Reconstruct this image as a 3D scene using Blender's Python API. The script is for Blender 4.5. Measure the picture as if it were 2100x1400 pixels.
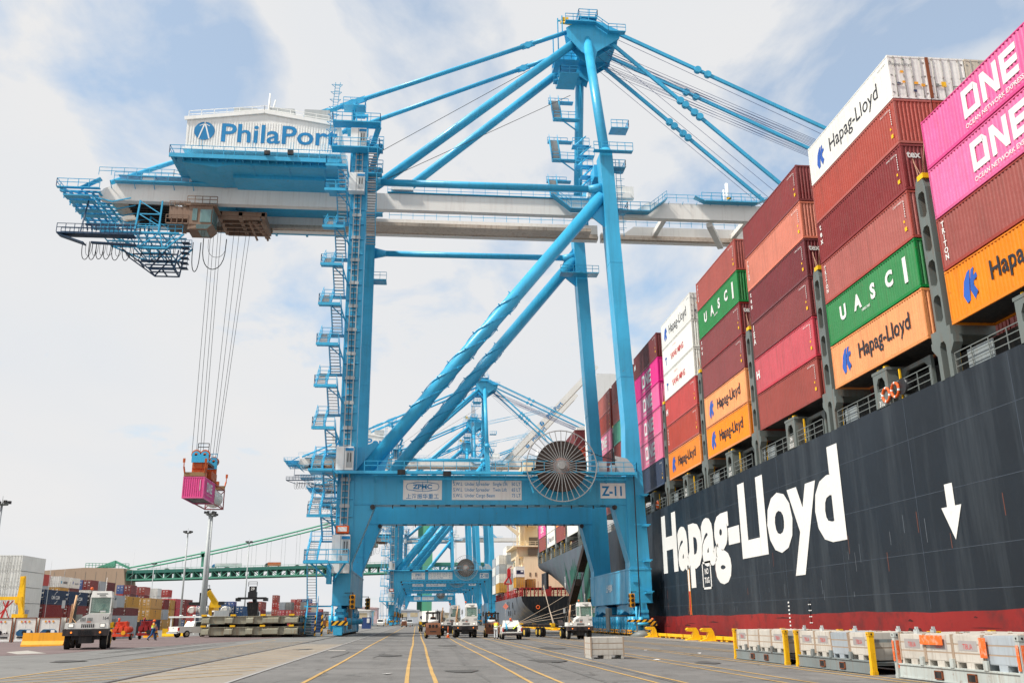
import bpy, math, random
from mathutils import Vector, Matrix
R = math.radians
for _o in list(bpy.data.objects): bpy.data.objects.remove(_o)
SC = bpy.context.scene
COL = SC.collection
random.seed(7)

def S(r, g, b):
    f = lambda c: (c/255/12.92) if c/255 <= .04045 else ((c/255+.055)/1.055)**2.4
    return (f(r), f(g), f(b), 1.0)

# ------------------------------------------------------------------ camera
CAM_H = 1.66
YAW, PITCH, ROLL = 1.03107243e-01, 2.94958668e-01, -1.05311083e-02
cam = bpy.data.cameras.new('camera'); camo = bpy.data.objects.new('camera', cam); COL.objects.link(camo)
cam.sensor_width = 36; cam.lens = 1874.2458/2100*36; cam.clip_start = .1; cam.clip_end = 9000
_f = Vector((math.sin(YAW)*math.cos(PITCH), math.cos(YAW)*math.cos(PITCH), math.sin(PITCH)))
_r = Vector((math.cos(YAW), -math.sin(YAW), 0)); _u = _r.cross(_f)
_r2 = _r*math.cos(ROLL)+_u*math.sin(ROLL); _u2 = -_r*math.sin(ROLL)+_u*math.cos(ROLL)
camo.matrix_world = Matrix(((_r2.x, _u2.x, -_f.x, 0), (_r2.y, _u2.y, -_f.y, 0), (_r2.z, _u2.z, -_f.z, CAM_H), (0, 0, 0, 1)))
SC.camera = camo

# ------------------------------------------------------------------ world, sun, exposure
SUN_EL, SUN_AZ = 52, -110          # azimuth measured from +Y (the quay direction) towards +X
W = bpy.data.worlds.new('World'); SC.world = W; W.use_nodes = True
nt = W.node_tree; N = nt.nodes; Lk = nt.links; N.clear()
out = N.new('ShaderNodeOutputWorld'); bg = N.new('ShaderNodeBackground'); bg2 = N.new('ShaderNodeBackground'); mx = N.new('ShaderNodeMixShader')
sky = N.new('ShaderNodeTexSky'); sky.sky_type = 'NISHITA'; sky.sun_disc = False
sky.sun_elevation = R(SUN_EL); sky.sun_rotation = R(SUN_AZ); sky.dust_density = 1.5; sky.ozone_density = .8; sky.air_density = .9
bg.inputs[1].default_value = .15
tint = N.new('ShaderNodeMix'); tint.data_type = 'RGBA'; tint.blend_type = 'MULTIPLY'; tint.inputs[0].default_value = 1; tint.inputs[7].default_value = (.62, 1.0, 1.08, 1); Lk.new(sky.outputs[0], tint.inputs[6]); Lk.new(tint.outputs[2], bg.inputs[0])
tc = N.new('ShaderNodeTexCoord'); sep = N.new('ShaderNodeSeparateXYZ'); Lk.new(tc.outputs['Generated'], sep.inputs[0])
def M(op, a, b=None, c=None):
    n = N.new('ShaderNodeMath'); n.operation = op
    for i, v in enumerate((a, b, c)):
        if v is None: continue
        if isinstance(v, (int, float)): n.inputs[i].default_value = v
        else: Lk.new(v, n.inputs[i])
    return n.outputs[0]
zc = M('MAXIMUM', sep.outputs[2], 0.0); den = M('ADD', zc, .22)
cx = M('DIVIDE', sep.outputs[0], den); cy = M('DIVIDE', sep.outputs[1], den)
cmb = N.new('ShaderNodeCombineXYZ'); Lk.new(cx, cmb.inputs[0]); Lk.new(cy, cmb.inputs[1])
mp = N.new('ShaderNodeMapping'); mp.inputs[1].default_value = (3.1, 1.7, .4); mp.inputs[3].default_value = (1.1, .8, 1); Lk.new(cmb.outputs[0], mp.inputs[0])
nz = N.new('ShaderNodeTexNoise'); nz.inputs['Scale'].default_value = 3.6; nz.inputs['Detail'].default_value = 10; nz.inputs['Roughness'].default_value = .56; nz.inputs['Distortion'].default_value = .3
Lk.new(mp.outputs[0], nz.inputs['Vector'])
def dirv(az, el): return (math.sin(R(az))*math.cos(R(el)), math.cos(R(az))*math.cos(R(el)), math.sin(R(el)))
cov = M('ADD', nz.outputs[0], .045)
# clearer patches of sky: (azimuth, elevation, half-width deg, amount)
for az, el, wd, am in ((-17.5, 32, 7, -.22), (-14, 31, 5, -.08), (-23, 26, 6, -.06), (25.5, 28, 7, -.15), (19, 30, 6, -.07), (-1, 37, 7, -.06), (34, 33, 7, -.05), (2, 12, 16, .10), (-30, 10, 20, .07)):
    vm = N.new('ShaderNodeVectorMath'); vm.operation = 'DOT_PRODUCT'; vm.inputs[1].default_value = dirv(az, el); Lk.new(tc.outputs['Generated'], vm.inputs[0])
    d = M('SUBTRACT', 1.0, vm.outputs['Value']); k = 1/(1-math.cos(R(wd)))
    g = M('MAXIMUM', M('SUBTRACT', 1.0, M('MULTIPLY', d, k)), 0.0)
    cov = M('ADD', cov, M('MULTIPLY', g, am))
low = M('MULTIPLY', M('SUBTRACT', .30, zc), .55)
cov = M('ADD', cov, M('MAXIMUM', low, 0.0))
rp = N.new('ShaderNodeValToRGB'); rp.color_ramp.elements[0].position = .36; rp.color_ramp.elements[0].color = (.42, .42, .42, 1); rp.color_ramp.elements[1].position = .55
Lk.new(cov, rp.inputs[0]); Lk.new(rp.outputs[0], mx.inputs[0])
nz2 = N.new('ShaderNodeTexNoise'); nz2.inputs['Scale'].default_value = 1.3; nz2.inputs['Detail'].default_value = 6; Lk.new(mp.outputs[0], nz2.inputs['Vector'])
rp2 = N.new('ShaderNodeValToRGB'); rp2.color_ramp.elements[0].position = .30; rp2.color_ramp.elements[0].color = (.86, .89, .93, 1); rp2.color_ramp.elements[1].position = .62; rp2.color_ramp.elements[1].color = (.93, .925, .925, 1)
Lk.new(nz2.outputs[0], rp2.inputs[0]); Lk.new(rp2.outputs[0], bg2.inputs[0]); bg2.inputs[1].default_value = .64
Lk.new(bg.outputs[0], mx.inputs[1]); Lk.new(bg2.outputs[0], mx.inputs[2]); Lk.new(mx.outputs[0], out.inputs[0])

sl = bpy.data.lights.new('sun', 'SUN'); sl.energy = 3.7; sl.angle = R(5); sl.color = (1, .955, .88)
so = bpy.data.objects.new('sun', sl); COL.objects.link(so)
so.rotation_euler = Vector(dirv(SUN_AZ, SUN_EL)).to_track_quat('Z', 'Y').to_euler()
SC.view_settings.view_transform = 'Standard'; SC.view_settings.look = 'None'; SC.view_settings.gamma = 1
SC.view_settings.exposure = .50
SC.cycles.max_bounces = 6; SC.cycles.use_denoising = True

# ------------------------------------------------------------------ helpers
def gz(x):      # the apron falls towards the quay edge and, more, towards the container yard
    if x >= -22: return -0.0113*min(26, x)
    return .2486-(.5486/24)*min(24, -22-x)

def tag(o, label=None, cat=None, group=None, kind=None):
    if label: o['label'] = label
    if cat: o['category'] = cat
    if group: o['group'] = group
    if kind: o['kind'] = kind
    return o
def thing(name, label, cat, loc=(0, 0, 0), rz=0, group=None):
    o = bpy.data.objects.new(name, None); COL.objects.link(o); o.location = loc; o.rotation_euler = (0, 0, rz); o.empty_display_size = .5
    return tag(o, label, cat, group)
def kids(o): return [c for c in bpy.data.objects if c.parent is o]
KID = {}
def setpar(c, p):
    c.parent = p; KID.setdefault(p.name, []).append(c)
def copy_tree(o, parent=None, skip=()):
    c = o.copy(); COL.objects.link(c)
    if parent is not None: setpar(c, parent)
    for ch in KID.get(o.name, []):
        if ch.name.split('.')[0] not in skip: copy_tree(ch, c, skip)
    return c

class MB:
    def __init__(s): s.v = []; s.f = []; s.mi = []; s.sm = []
    def add(s, vs, fs, m=0, sm=False):
        n = len(s.v); s.v += [tuple(v) for v in vs]
        for f in fs: s.f.append(tuple(n+i for i in f)); s.mi.append(m); s.sm.append(sm)
    def box(s, x0, x1, y0, y1, z0, z1, m=0):
        if x0 > x1: x0, x1 = x1, x0
        if y0 > y1: y0, y1 = y1, y0
        if z0 > z1: z0, z1 = z1, z0
        s.add([(x0,y0,z0),(x1,y0,z0),(x1,y1,z0),(x0,y1,z0),(x0,y0,z1),(x1,y0,z1),(x1,y1,z1),(x0,y1,z1)],
              [(0,3,2,1),(4,5,6,7),(0,1,5,4),(1,2,6,5),(2,3,7,6),(3,0,4,7)], m)
    def hexa(s, b, t, m=0):      # b, t: four corners each, counter-clockwise from above
        s.add(list(b)+list(t), [(0,3,2,1),(4,5,6,7),(0,1,5,4),(1,2,6,5),(2,3,7,6),(3,0,4,7)], m)
    def beam(s, p, q, w, h=None, m=0, up=(0,0,1)):
        p = Vector(p); q = Vector(q); d = (q-p)
        if d.length < 1e-6: return
        d.normalize(); h = w if h is None else h; u = Vector(up)
        if abs(d.dot(u)) > .98: u = Vector((0,1,0)) if abs(d.y) < .9 else Vector((1,0,0))
        a = d.cross(u).normalized(); b = a.cross(d)
        a *= w/2; b *= h/2
        s.hexa([p-a-b, p+a-b, q+a-b, q-a-b], [p-a+b, p+a+b, q+a+b, q-a+b], m)
    def tube(s, p, q, r0, r1=None, n=12, m=0, cap=True, sm=True):
        p = Vector(p); q = Vector(q); r1 = r0 if r1 is None else r1; d = (q-p)
        if d.length < 1e-6: return
        d.normalize(); u = Vector((0,0,1)) if abs(d.z) < .95 else Vector((1,0,0))
        a = d.cross(u).normalized(); b = a.cross(d); vs = []
        for c, r in ((p, r0), (q, r1)):
            for i in range(n):
                t = 2*math.pi*i/n; vs.append(c+a*(r*math.cos(t))+b*(r*math.sin(t)))
        s.add(vs, [(i, (i+1) % n, n+(i+1) % n, n+i) for i in range(n)], m, sm)
        if cap:
            k = len(s.v)-2*n; s.f.append(tuple(k+i for i in range(n))[::-1]); s.mi.append(m); s.sm.append(False)
            s.f.append(tuple(k+n+i for i in range(n))); s.mi.append(m); s.sm.append(False)
    def path(s, pts, r, n=6, m=0):
        for a, b in zip(pts, pts[1:]): s.tube(a, b, r, r, n, m, False)
    def prism(s, pts, axis, a0, a1, m=0):   # outline pts (2D) extruded along axis 'x','y','z'
        n = len(pts)
        def P(u, v, a): return {'x': (a,u,v), 'y': (u,a,v), 'z': (u,v,a)}[axis]
        vs = [P(u, v, a0) for u, v in pts]+[P(u, v, a1) for u, v in pts]
        ar = sum(pts[i][0]*pts[(i+1) % n][1]-pts[(i+1) % n][0]*pts[i][1] for i in range(n))
        fs = [tuple(range(n)), tuple(range(2*n-1, n-1, -1))]+[(i, n+i, n+(i+1) % n, (i+1) % n) for i in range(n)]
        flip = (ar > 0) != (axis == 'y'); flip = flip if a1 > a0 else not flip
        if flip: fs = [f[::-1] for f in fs]
        s.add(vs, fs, m)
    def disc(s, c, r, axis, th, n=24, m=0):
        c = Vector(c); a = {'x': Vector((1,0,0)), 'y': Vector((0,1,0)), 'z': Vector((0,0,1))}[axis]
        s.tube(c-a*th/2, c+a*th/2, r, r, n, m)
    def wheel(s, c, r, w, axis='x', m=0, mh=1, n=20):
        c = Vector(c); a = {'x': Vector((1,0,0)), 'y': Vector((0,1,0))}[axis]
        s.tube(c-a*w/2, c-a*(w/2-.05), r*.93, r, n, m); s.tube(c-a*(w/2-.05), c+a*(w/2-.05), r, r, n, m, False); s.tube(c+a*(w/2-.05), c+a*w/2, r, r*.93, n, m)
        s.tube(c-a*(w/2+.012), c+a*(w/2+.012), r*.52, r*.52, 14, mh); s.tube(c-a*(w/2+.04), c+a*(w/2+.04), r*.2, r*.2, 8, mh)
    def ball(s, c, r, n=10, m=0, sc=(1,1,1)):
        vs = []; fs = []; h = n//2
        for j in range(h+1):
            t = math.pi*j/h
            for i in range(n):
                p = 2*math.pi*i/n; vs.append((c[0]+r*sc[0]*math.sin(t)*math.cos(p), c[1]+r*sc[1]*math.sin(t)*math.sin(p), c[2]+r*sc[2]*math.cos(t)))
        for j in range(h):
            for i in range(n): fs.append((j*n+i, (j+1)*n+i, (j+1)*n+(i+1) % n, j*n+(i+1) % n))
        s.add(vs, fs, m, True)
    def rail(s, pts, h=1.1, step=1.6, r=.028, m=0, bars=(1., .55)):
        for a, b in zip(pts, pts[1:]):
            a = Vector(a); b = Vector(b)
            for k in bars: s.beam(a+Vector((0,0,h*k)), b+Vector((0,0,h*k)), r*2, r*2, m)
            n = max(1, int((b-a).length/step+.5))
            for i in range(n+1):
                p = a.lerp(b, i/n); s.beam(p, p+Vector((0,0,h)), r*2, r*2, m)
    def grid(s, fn, nu, nv, m=0, sm=True):
        vs = [fn(i/nu, j/nv) for j in range(nv+1) for i in range(nu+1)]
        s.add(vs, [(j*(nu+1)+i, j*(nu+1)+i+1, (j+1)*(nu+1)+i+1, (j+1)*(nu+1)+i) for j in range(nv) for i in range(nu)], m, sm)
    def mesh(s, name, mats, org=(0,0,0)):
        me = bpy.data.meshes.new(name); ox, oy, oz = org
        me.from_pydata([(x-ox, y-oy, z-oz) for x, y, z in s.v], [], s.f)
        for m in (mats if isinstance(mats, (list, tuple)) else [mats]): me.materials.append(m)
        me.polygons.foreach_set('material_index', s.mi); me.polygons.foreach_set('use_smooth', s.sm)
        me.update(); return me
    def build(s, name, mats, parent=None, org=(0,0,0)):
        return put(s.mesh(name, mats, org), name, parent)
def put(me, name, parent=None, loc=(0,0,0), rot=(0,0,0)):
    o = bpy.data.objects.new(name, me); COL.objects.link(o); o.location = loc; o.rotation_euler = rot
    if parent is not None: setpar(o, parent)
    return o

# ---- lettering: the built-in font turned into flat meshes
_TX = {}
def text_mesh(body, size, mat, sx=1, bold=0, sp=1, align='CENTER', ext=.006, mtx=None):
    key = (body, size, mat.name, sx, bold, sp, align, ext)
    if key not in _TX:
        c = bpy.data.curves.new('lettering', 'FONT'); c.body = body; c.size = 1; c.offset = bold; c.space_character = sp; c.align_x = align; c.extrude = 0; c.resolution_u = 3
        o = bpy.data.objects.new('tmp', c); COL.objects.link(o); bpy.context.view_layer.update()
        me = bpy.data.meshes.new_from_object(o.evaluated_get(bpy.context.evaluated_depsgraph_get()))
        bpy.data.objects.remove(o)
        me.transform(Matrix.Diagonal((size*sx, size, 1, 1)))
        me.materials.clear(); me.materials.append(mat); me.name = 'lettering'
        _TX[key] = me
    return _TX[key]
ROTF = {'-y': (R(90), 0, 0), '-x': (R(90), 0, R(-90)), '+x': (R(90), 0, R(90)), '+y': (R(90), 0, R(180)), 'z': (0, 0, 0)}
def letters(body, size, mat, loc, face, parent, name='lettering', **k):
    return put(text_mesh(body, size, mat, **k), name, parent, loc, ROTF[face])
def poly(pts, mat, loc, face, parent, name='emblem'):
    me = bpy.data.meshes.new(name); me.from_pydata([(x, y, 0) for x, y in pts], [], [tuple(range(len(pts)))]); me.materials.append(mat); me.update()
    return put(me, name, parent, loc, ROTF[face])

# ------------------------------------------------------------------ procedural materials
_MT = {}
def mat(name, col, rough=.5, metal=0, var=.12, dirt=(.22,.18,.14), dirt_amt=.15, scale=1.0, streak=True, rust=0, bump=.0, spec=.4, alpha=None, fade=0, plates=False):
    if name in _MT: return _MT[name]
    m = bpy.data.materials.new(name); m.use_nodes = True; t = m.node_tree; n = t.nodes; l = t.links
    b = n['Principled BSDF']; b.inputs['Metallic'].default_value = metal; b.inputs['Specular IOR Level'].default_value = spec
    tcn = n.new('ShaderNodeTexCoord'); oi = n.new('ShaderNodeObjectInfo')
    w = n.new('ShaderNodeMath'); w.operation = 'MULTIPLY'; w.inputs[1].default_value = 37; l.new(oi.outputs['Random'], w.inputs[0])
    def noise(sc, det, vec=None, ro=.55):
        k = n.new('ShaderNodeTexNoise'); k.noise_dimensions = '4D'; k.inputs['Scale'].default_value = sc; k.inputs['Detail'].default_value = det; k.inputs['Roughness'].default_value = ro
        l.new(vec or tcn.outputs['Object'], k.inputs['Vector']); l.new(w.outputs[0], k.inputs['W']); return k.outputs['Fac']
    def ramp(src, a, bb, lo=0, hi=1):
        k = n.new('ShaderNodeMapRange'); k.inputs[1].default_value = a; k.inputs[2].default_value = bb; k.inputs[3].default_value = lo; k.inputs[4].default_value = hi; l.new(src, k.inputs[0]); return k.outputs[0]
    def mix(fac, c1, c2, mode='MIX'):
        k = n.new('ShaderNodeMix'); k.data_type = 'RGBA'; k.blend_type = mode
        for i, v in ((0, fac), (6, c1), (7, c2)):
            if isinstance(v, (tuple, float, int)): k.inputs[i].default_value = v
            else: l.new(v, k.inputs[i])
        return k.outputs[2]
    c = tuple(col[:3])+(1,)
    base = mix(ramp(noise(.35*scale, 4), .35, .65), tuple(x*(1-var) for x in c[:3])+(1,), tuple(min(1, x*(1+var)) for x in c[:3])+(1,))
    if dirt_amt > 0:
        if streak:
            mpn = n.new('ShaderNodeMapping'); mpn.inputs[3].default_value = (3*scale, 3*scale, .22*scale); l.new(tcn.outputs['Object'], mpn.inputs[0])
            st = noise(1.6, 6, mpn.outputs[0], .65)
        else: st = noise(2.2*scale, 7, None, .65)
        base = mix(ramp(st, .5, .8, 0, dirt_amt*2.2), base, tuple(dirt)+(1,))
    if rust > 0:
        base = mix(ramp(noise(3.2*scale, 8, None, .7), .66-.12*rust, .72, 0, .9), base, (.16, .055, .02, 1))
    if fade > 0:
        hs = n.new('ShaderNodeHueSaturation'); l.new(ramp(oi.outputs['Random'], 0, 1, 1-fade*.9, 1+fade*.35), hs.inputs['Saturation']); fr = n.new('ShaderNodeMath'); fr.operation = 'FRACT'; l.new(w.outputs[0], fr.inputs[0]); l.new(ramp(fr.outputs[0], 0, 1, 1-fade, 1+fade*.6), hs.inputs['Value']); l.new(base, hs.inputs['Color']); base = hs.outputs[0]
        sc_ = noise(14*scale, 3, None, .8); base = mix(ramp(sc_, .72, .78, 0, .55), base, (.42, .36, .30, 1))
    l.new(base, b.inputs['Base Color'])
    l.new(ramp(noise(1.7*scale, 5), .3, .7, max(.05, rough-.1), min(1, rough+.12)), b.inputs['Roughness'])
    if bump > 0:
        bn = n.new('ShaderNodeBump'); bn.inputs['Strength'].default_value = bump; bn.inputs['Distance'].default_value = .02; l.new(noise(9*scale, 5), bn.inputs['Height']); b2 = n.new('ShaderNodeBump'); b2.inputs['Strength'].default_value = .5; b2.inputs['Distance'].default_value = .10 if not plates else .06; l.new(noise(.7 if not plates else .35, 3), b2.inputs['Height']); l.new(b2.outputs[0], bn.inputs['Normal']); l.new(bn.outputs[0], b.inputs['Normal'])
    if alpha is not None:
        b.inputs['Alpha'].default_value = alpha
    _MT[name] = m; return m
def emis(name, col, st):
    m = bpy.data.materials.new(name); m.use_nodes = True; b = m.node_tree.nodes['Principled BSDF']; b.inputs['Base Color'].default_value = col
    b.inputs['Emission Color'].default_value = col; b.inputs['Emission Strength'].default_value = st; return m
def stripes(name, c1, c2, freq, direction):
    m = mat(name, c1, .5); t = m.node_tree; n = t.nodes; l = t.links; b = n['Principled BSDF']
    tcn = n.new('ShaderNodeTexCoord'); d = n.new('ShaderNodeVectorMath'); d.operation = 'DOT_PRODUCT'; d.inputs[1].default_value = direction; l.new(tcn.outputs['Object'], d.inputs[0])
    f = n.new('ShaderNodeMath'); f.operation = 'MULTIPLY'; f.inputs[1].default_value = freq; l.new(d.outputs['Value'], f.inputs[0])
    g = n.new('ShaderNodeMath'); g.operation = 'FRACT'; l.new(f.outputs[0], g.inputs[0])
    h = n.new('ShaderNodeMath'); h.operation = 'GREATER_THAN'; h.inputs[1].default_value = .5; l.new(g.outputs[0], h.inputs[0])
    src = b.inputs['Base Color'].links[0].from_socket
    k = n.new('ShaderNodeMix'); k.data_type = 'RGBA'; l.new(h.outputs[0], k.inputs[0]); l.new(src, k.inputs[6]); k.inputs[7].default_value = c2; l.new(k.outputs[2], b.inputs['Base Color'])
    return m
BLUE = mat('crane_blue_paint', S(58,170,212), .38, spec=.5, var=.10, dirt=(.04,.17,.24), dirt_amt=.22, scale=.45, bump=.08, rust=.05)
WHITE = mat('white_paint', S(240,239,235), .5, var=.05, dirt=(.45,.40,.34), dirt_amt=.16, scale=.5)
CREAM = mat('cream_girder_paint', S(234,229,222), .5, var=.04, dirt=(.45,.34,.27), dirt_amt=.15, scale=.5)
RUSTW = mat('stained_white_paint', S(200,184,168), .6, var=.1, dirt=(.26,.14,.08), dirt_amt=.4, scale=.6)
GREY = mat('grey_steel', S(120,124,122), .5, var=.1, dirt_amt=.25, rust=.3)
LGREY = mat('light_grey_paint', S(176,180,180), .5, var=.06, dirt_amt=.15)
DARK = mat('dark_steel', S(38,38,40), .5, var=.15, dirt_amt=.2)
RUBBER = mat('tyre_rubber', (.014,.014,.015), .85, var=.2, dirt=(.08,.07,.06), dirt_amt=.2)
YEL = mat('yellow_paint', S(246,190,20), .5, var=.06, dirt=(.3,.14,.03), dirt_amt=.3)
YELD = mat('golden_yellow_paint', S(233,160,26), .55, var=.08, dirt=(.3,.12,.03), dirt_amt=.2)
RED = mat('red_paint', S(190,30,34), .45, dirt_amt=.2)
ORANGE = mat('orange_paint', S(232,100,32), .5, dirt_amt=.25, rust=.3)
BLACK = mat('black_paint', (.012,.012,.014), .4, var=.2, dirt_amt=.1)
NAVY = mat('navy_lettering', S(38,46,84), .5, dirt_amt=.05)
LBLUE = mat('blue_lettering', S(0,126,182), .5, dirt_amt=.05)
LWHITE = mat('white_lettering', S(228,226,222), .6, var=.03, dirt=(.4,.3,.25), dirt_amt=.12)
EMB = mat('emblem_blue', S(44,92,180), .5, dirt_amt=.05)
GLASS = mat('window_glass', (.05,.10,.10), .06, var=.2, dirt=(.2,.26,.25), dirt_amt=.15, spec=.9)
DGLASS = mat('dark_window_glass', (.015,.02,.025), .07, var=.2, dirt_amt=.03, spec=.9)
LAMP = emis('headlamp_glow', (1,.95,.85,1), .35)
AMBER = emis('amber_lamp', (1,.25,.03,1), .8)
STRIPE = stripes('hazard_stripes', S(240,176,30), (.012,.012,.014,1), 1.5, (1, 1, -1))
# ================================================================== setting
def structure(o): o['kind'] = 'structure'; return o
def ground_mat():
    m = bpy.data.materials.new('asphalt'); m.use_nodes = True; t = m.node_tree; n = t.nodes; l = t.links; b = n['Principled BSDF']
    tcn = n.new('ShaderNodeTexCoord')
    def noise(sc, det, stretch=(1,1,1), ro=.6):
        mpn = n.new('ShaderNodeMapping'); mpn.inputs[3].default_value = stretch; l.new(tcn.outputs['Object'], mpn.inputs[0])
        k = n.new('ShaderNodeTexNoise'); k.inputs['Scale'].default_value = sc; k.inputs['Detail'].default_value = det; k.inputs['Roughness'].default_value = ro; l.new(mpn.outputs[0], k.inputs['Vector']); return k.outputs['Fac']
    def mr(s_, a, c, lo, hi):
        k = n.new('ShaderNodeMapRange'); k.inputs[1].default_value = a; k.inputs[2].default_value = c; k.inputs[3].default_value = lo; k.inputs[4].default_value = hi; l.new(s_, k.inputs[0]); return k.outputs[0]
    def mix(fac, c1, c2, mode='MIX'):
        k = n.new('ShaderNodeMix'); k.data_type = 'RGBA'; k.blend_type = mode
        for i, v in ((0, fac), (6, c1), (7, c2)):
            if isinstance(v, (tuple, float, int)): k.inputs[i].default_value = v
            else: l.new(v, k.inputs[i])
        return k.outputs[2]
    return m, n, l, b, noise, mr, mix
def surface(name, c_lo, c_hi, stain=.5, crack=.0, fleck=.25):
    m, n, l, b, noise, mr, mix = ground_mat(); m.name = name
    _tc = n.new('ShaderNodeTexCoord'); _w = n.new('ShaderNodeVectorMath'); _w.operation = 'ADD'; _nz = n.new('ShaderNodeTexNoise'); _nz.inputs['Scale'].default_value = .5; _nz.inputs['Detail'].default_value = 5; l.new(_tc.outputs['Object'], _nz.inputs['Vector']); _sc = n.new('ShaderNodeVectorMath'); _sc.operation = 'SCALE'; _sc.inputs['Scale'].default_value = 2.2; l.new(_nz.outputs['Color'], _sc.inputs[0]); l.new(_tc.outputs['Object'], _w.inputs[0]); l.new(_sc.outputs[0], _w.inputs[1]); noise_vec = _w.outputs[0]
    c = mix(mr(noise(.11, 6), .3, .7, 0, 1), c_lo+(1,), c_hi+(1,))
    c = mix(mr(noise(.9, 8, (1, .35, 1), .7), .52, .78, 0, stain), c, tuple(x*.42 for x in c_lo)+(1,))          # tyre dust, oil
    c = mix(mr(noise(.55, 7, (2.2, .12, 1), .6), .55, .8, 0, stain*.6), c, tuple(x*.5 for x in c_lo)+(1,))      # long drag marks
    c = mix(mr(noise(.23, 9, (1, 1, 1), .75), .46, .62, 0, stain*.55), c, tuple(x*.62 for x in c_lo)+(1,))
    c = mix(mr(noise(3.1, 6, (1, .5, 1), .7), .62, .74, 0, stain*.6), c, tuple(x*.35 for x in c_lo)+(1,))
    vo = n.new('ShaderNodeTexVoronoi'); vo.feature = 'DISTANCE_TO_EDGE'; vo.inputs['Scale'].default_value = .13; l.new(noise_vec, vo.inputs['Vector']); c = mix(mr(vo.outputs['Distance'], 0, .010, .75*min(1, stain), 0), c, tuple(x*.3 for x in c_lo)+(1,))
    c = mix(mr(noise(38, 3), .45, .75, 0, fleck), c, tuple(min(1, x*1.7) for x in c_hi)+(1,))                  # aggregate
    c = mix(mr(noise(26, 3), .55, .75, 0, fleck), c, tuple(x*.4 for x in c_lo)+(1,))
    l.new(c, b.inputs['Base Color']); b.inputs['Roughness'].default_value = .86; b.inputs['Specular IOR Level'].default_value = .3
    bn = n.new('ShaderNodeBump'); bn.inputs['Strength'].default_value = .35; bn.inputs['Distance'].default_value = .01; l.new(noise(30, 4), bn.inputs['Height']); l.new(bn.outputs[0], b.inputs['Normal'])
    return m
ASPH = surface('asphalt_surface', (.125,.121,.116), (.185,.178,.170), .95, fleck=.4)
ASPH2 = surface('side_asphalt_surface', (.155,.152,.145), (.205,.20,.19), .6)
BROWN = surface('reddish_paving', (.135,.095,.092), (.18,.135,.13), .4)
TAN = surface('concrete_surface', (.235,.205,.17), (.29,.26,.22), .4, fleck=.15)
PATCH = surface('concrete_patch', (.33,.31,.28), (.40,.37,.33), .3)
YLINE = surface('yellow_road_paint', (.40,.245,.08), (.50,.32,.12), .7, fleck=.5)
WLINE = surface('pale_road_paint', (.40,.40,.40), (.5,.5,.5), .4)

def sheet(name, x0, x1, y0, y1, lift, m, pts=None):
    xs = sorted(set([x0, x1]+[x for x in (-46, -22, 0) if x0 < x < x1])); mb = MB()
    if pts is None:
        for a, c in zip(xs, xs[1:]): mb.add([(a,y0,gz(a)+lift),(c,y0,gz(c)+lift),(c,y1,gz(c)+lift),(a,y1,gz(a)+lift)], [(0,1,2,3)])
    else: mb.add([(x,y,gz(x)+lift) for x, y in pts], [tuple(range(len(pts)))])
    return structure(mb.build(name, m))
g = MB(); EDGE = 25.95
for a, c in ((-4000,-46), (-46,-22), (-22,EDGE)): g.add([(a,-60,gz(a)),(c,-60,gz(c)),(c,700,gz(c)),(a,700,gz(a))], [(0,1,2,3)])
for a, c in ((-4000,-46), (-46,-22), (-22,EDGE)): g.add([(a,700,gz(a)),(c,700,gz(c)),(c,820,gz(c)),(a,820,gz(a))], [(0,1,2,3)])
g.add([(EDGE,-60,gz(EDGE)),(EDGE,-60,-6),(EDGE,820,-6),(EDGE,820,gz(EDGE))], [(0,1,2,3)])
structure(g.build('ground', ASPH))
g = MB(); g.add([(-4000,1400,1.2),(4000,1400,1.2),(4000,6000,1.2),(-4000,6000,1.2)], [(0,1,2,3)]); structure(g.build('far_bank', mat('far_land', (.18,.19,.16), .9, streak=False)))
wm = bpy.data.materials.new('river_water'); wm.use_nodes = True; b = wm.node_tree.nodes['Principled BSDF']; b.inputs['Base Color'].default_value = (.05,.065,.06,1); b.inputs['Roughness'].default_value = .12
nn = wm.node_tree.nodes.new('ShaderNodeTexNoise'); nn.inputs['Scale'].default_value = .8; nn.inputs['Detail'].default_value = 5; bb = wm.node_tree.nodes.new('ShaderNodeBump'); bb.inputs['Strength'].default_value = .35; wm.node_tree.links.new(nn.outputs[0], bb.inputs['Height']); wm.node_tree.links.new(bb.outputs[0], b.inputs['Normal'])
g = MB(); g.add([(EDGE-.5,-400,-2.6),(4000,-400,-2.6),(4000,6000,-2.6),(EDGE-.5,6000,-2.6)], [(0,1,2,3)]); g.add([(-4000,815,-2.6),(EDGE-.5,815,-2.6),(EDGE-.5,1400,-2.6),(-4000,1400,-2.6)], [(0,1,2,3)])
structure(g.build('water', wm))
sheet('yard_paving', 0, 0, 0, 0, .004, BROWN, [(-22,46.5),(-18.4,50.9),(-18.1,57.2),(-17.3,64.2),(-15.8,70.4),(-14.5,83.5),(-13.6,97),(-13.4,106),(-19,118),(-22,119)])
sheet('yard_paving', -75, -22, 46.5, 119, .004, BROWN)
sheet('side_road', -90, -5.15, -20, 260, .0025, ASPH2)
sheet('crane_track_strip', -8.4, -5.2, -20, 71.4, .008, TAN)
sheet('quay_edge_strip', 22.6, EDGE-.02, -40, 600, .008, TAN)
sheet('pale_patch', 0, 0, 0, 0, .010, PATCH, [(-21.9,57.2),(-19.1,52.4),(-20.0,51.0),(-21.9,54.3)])
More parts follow.
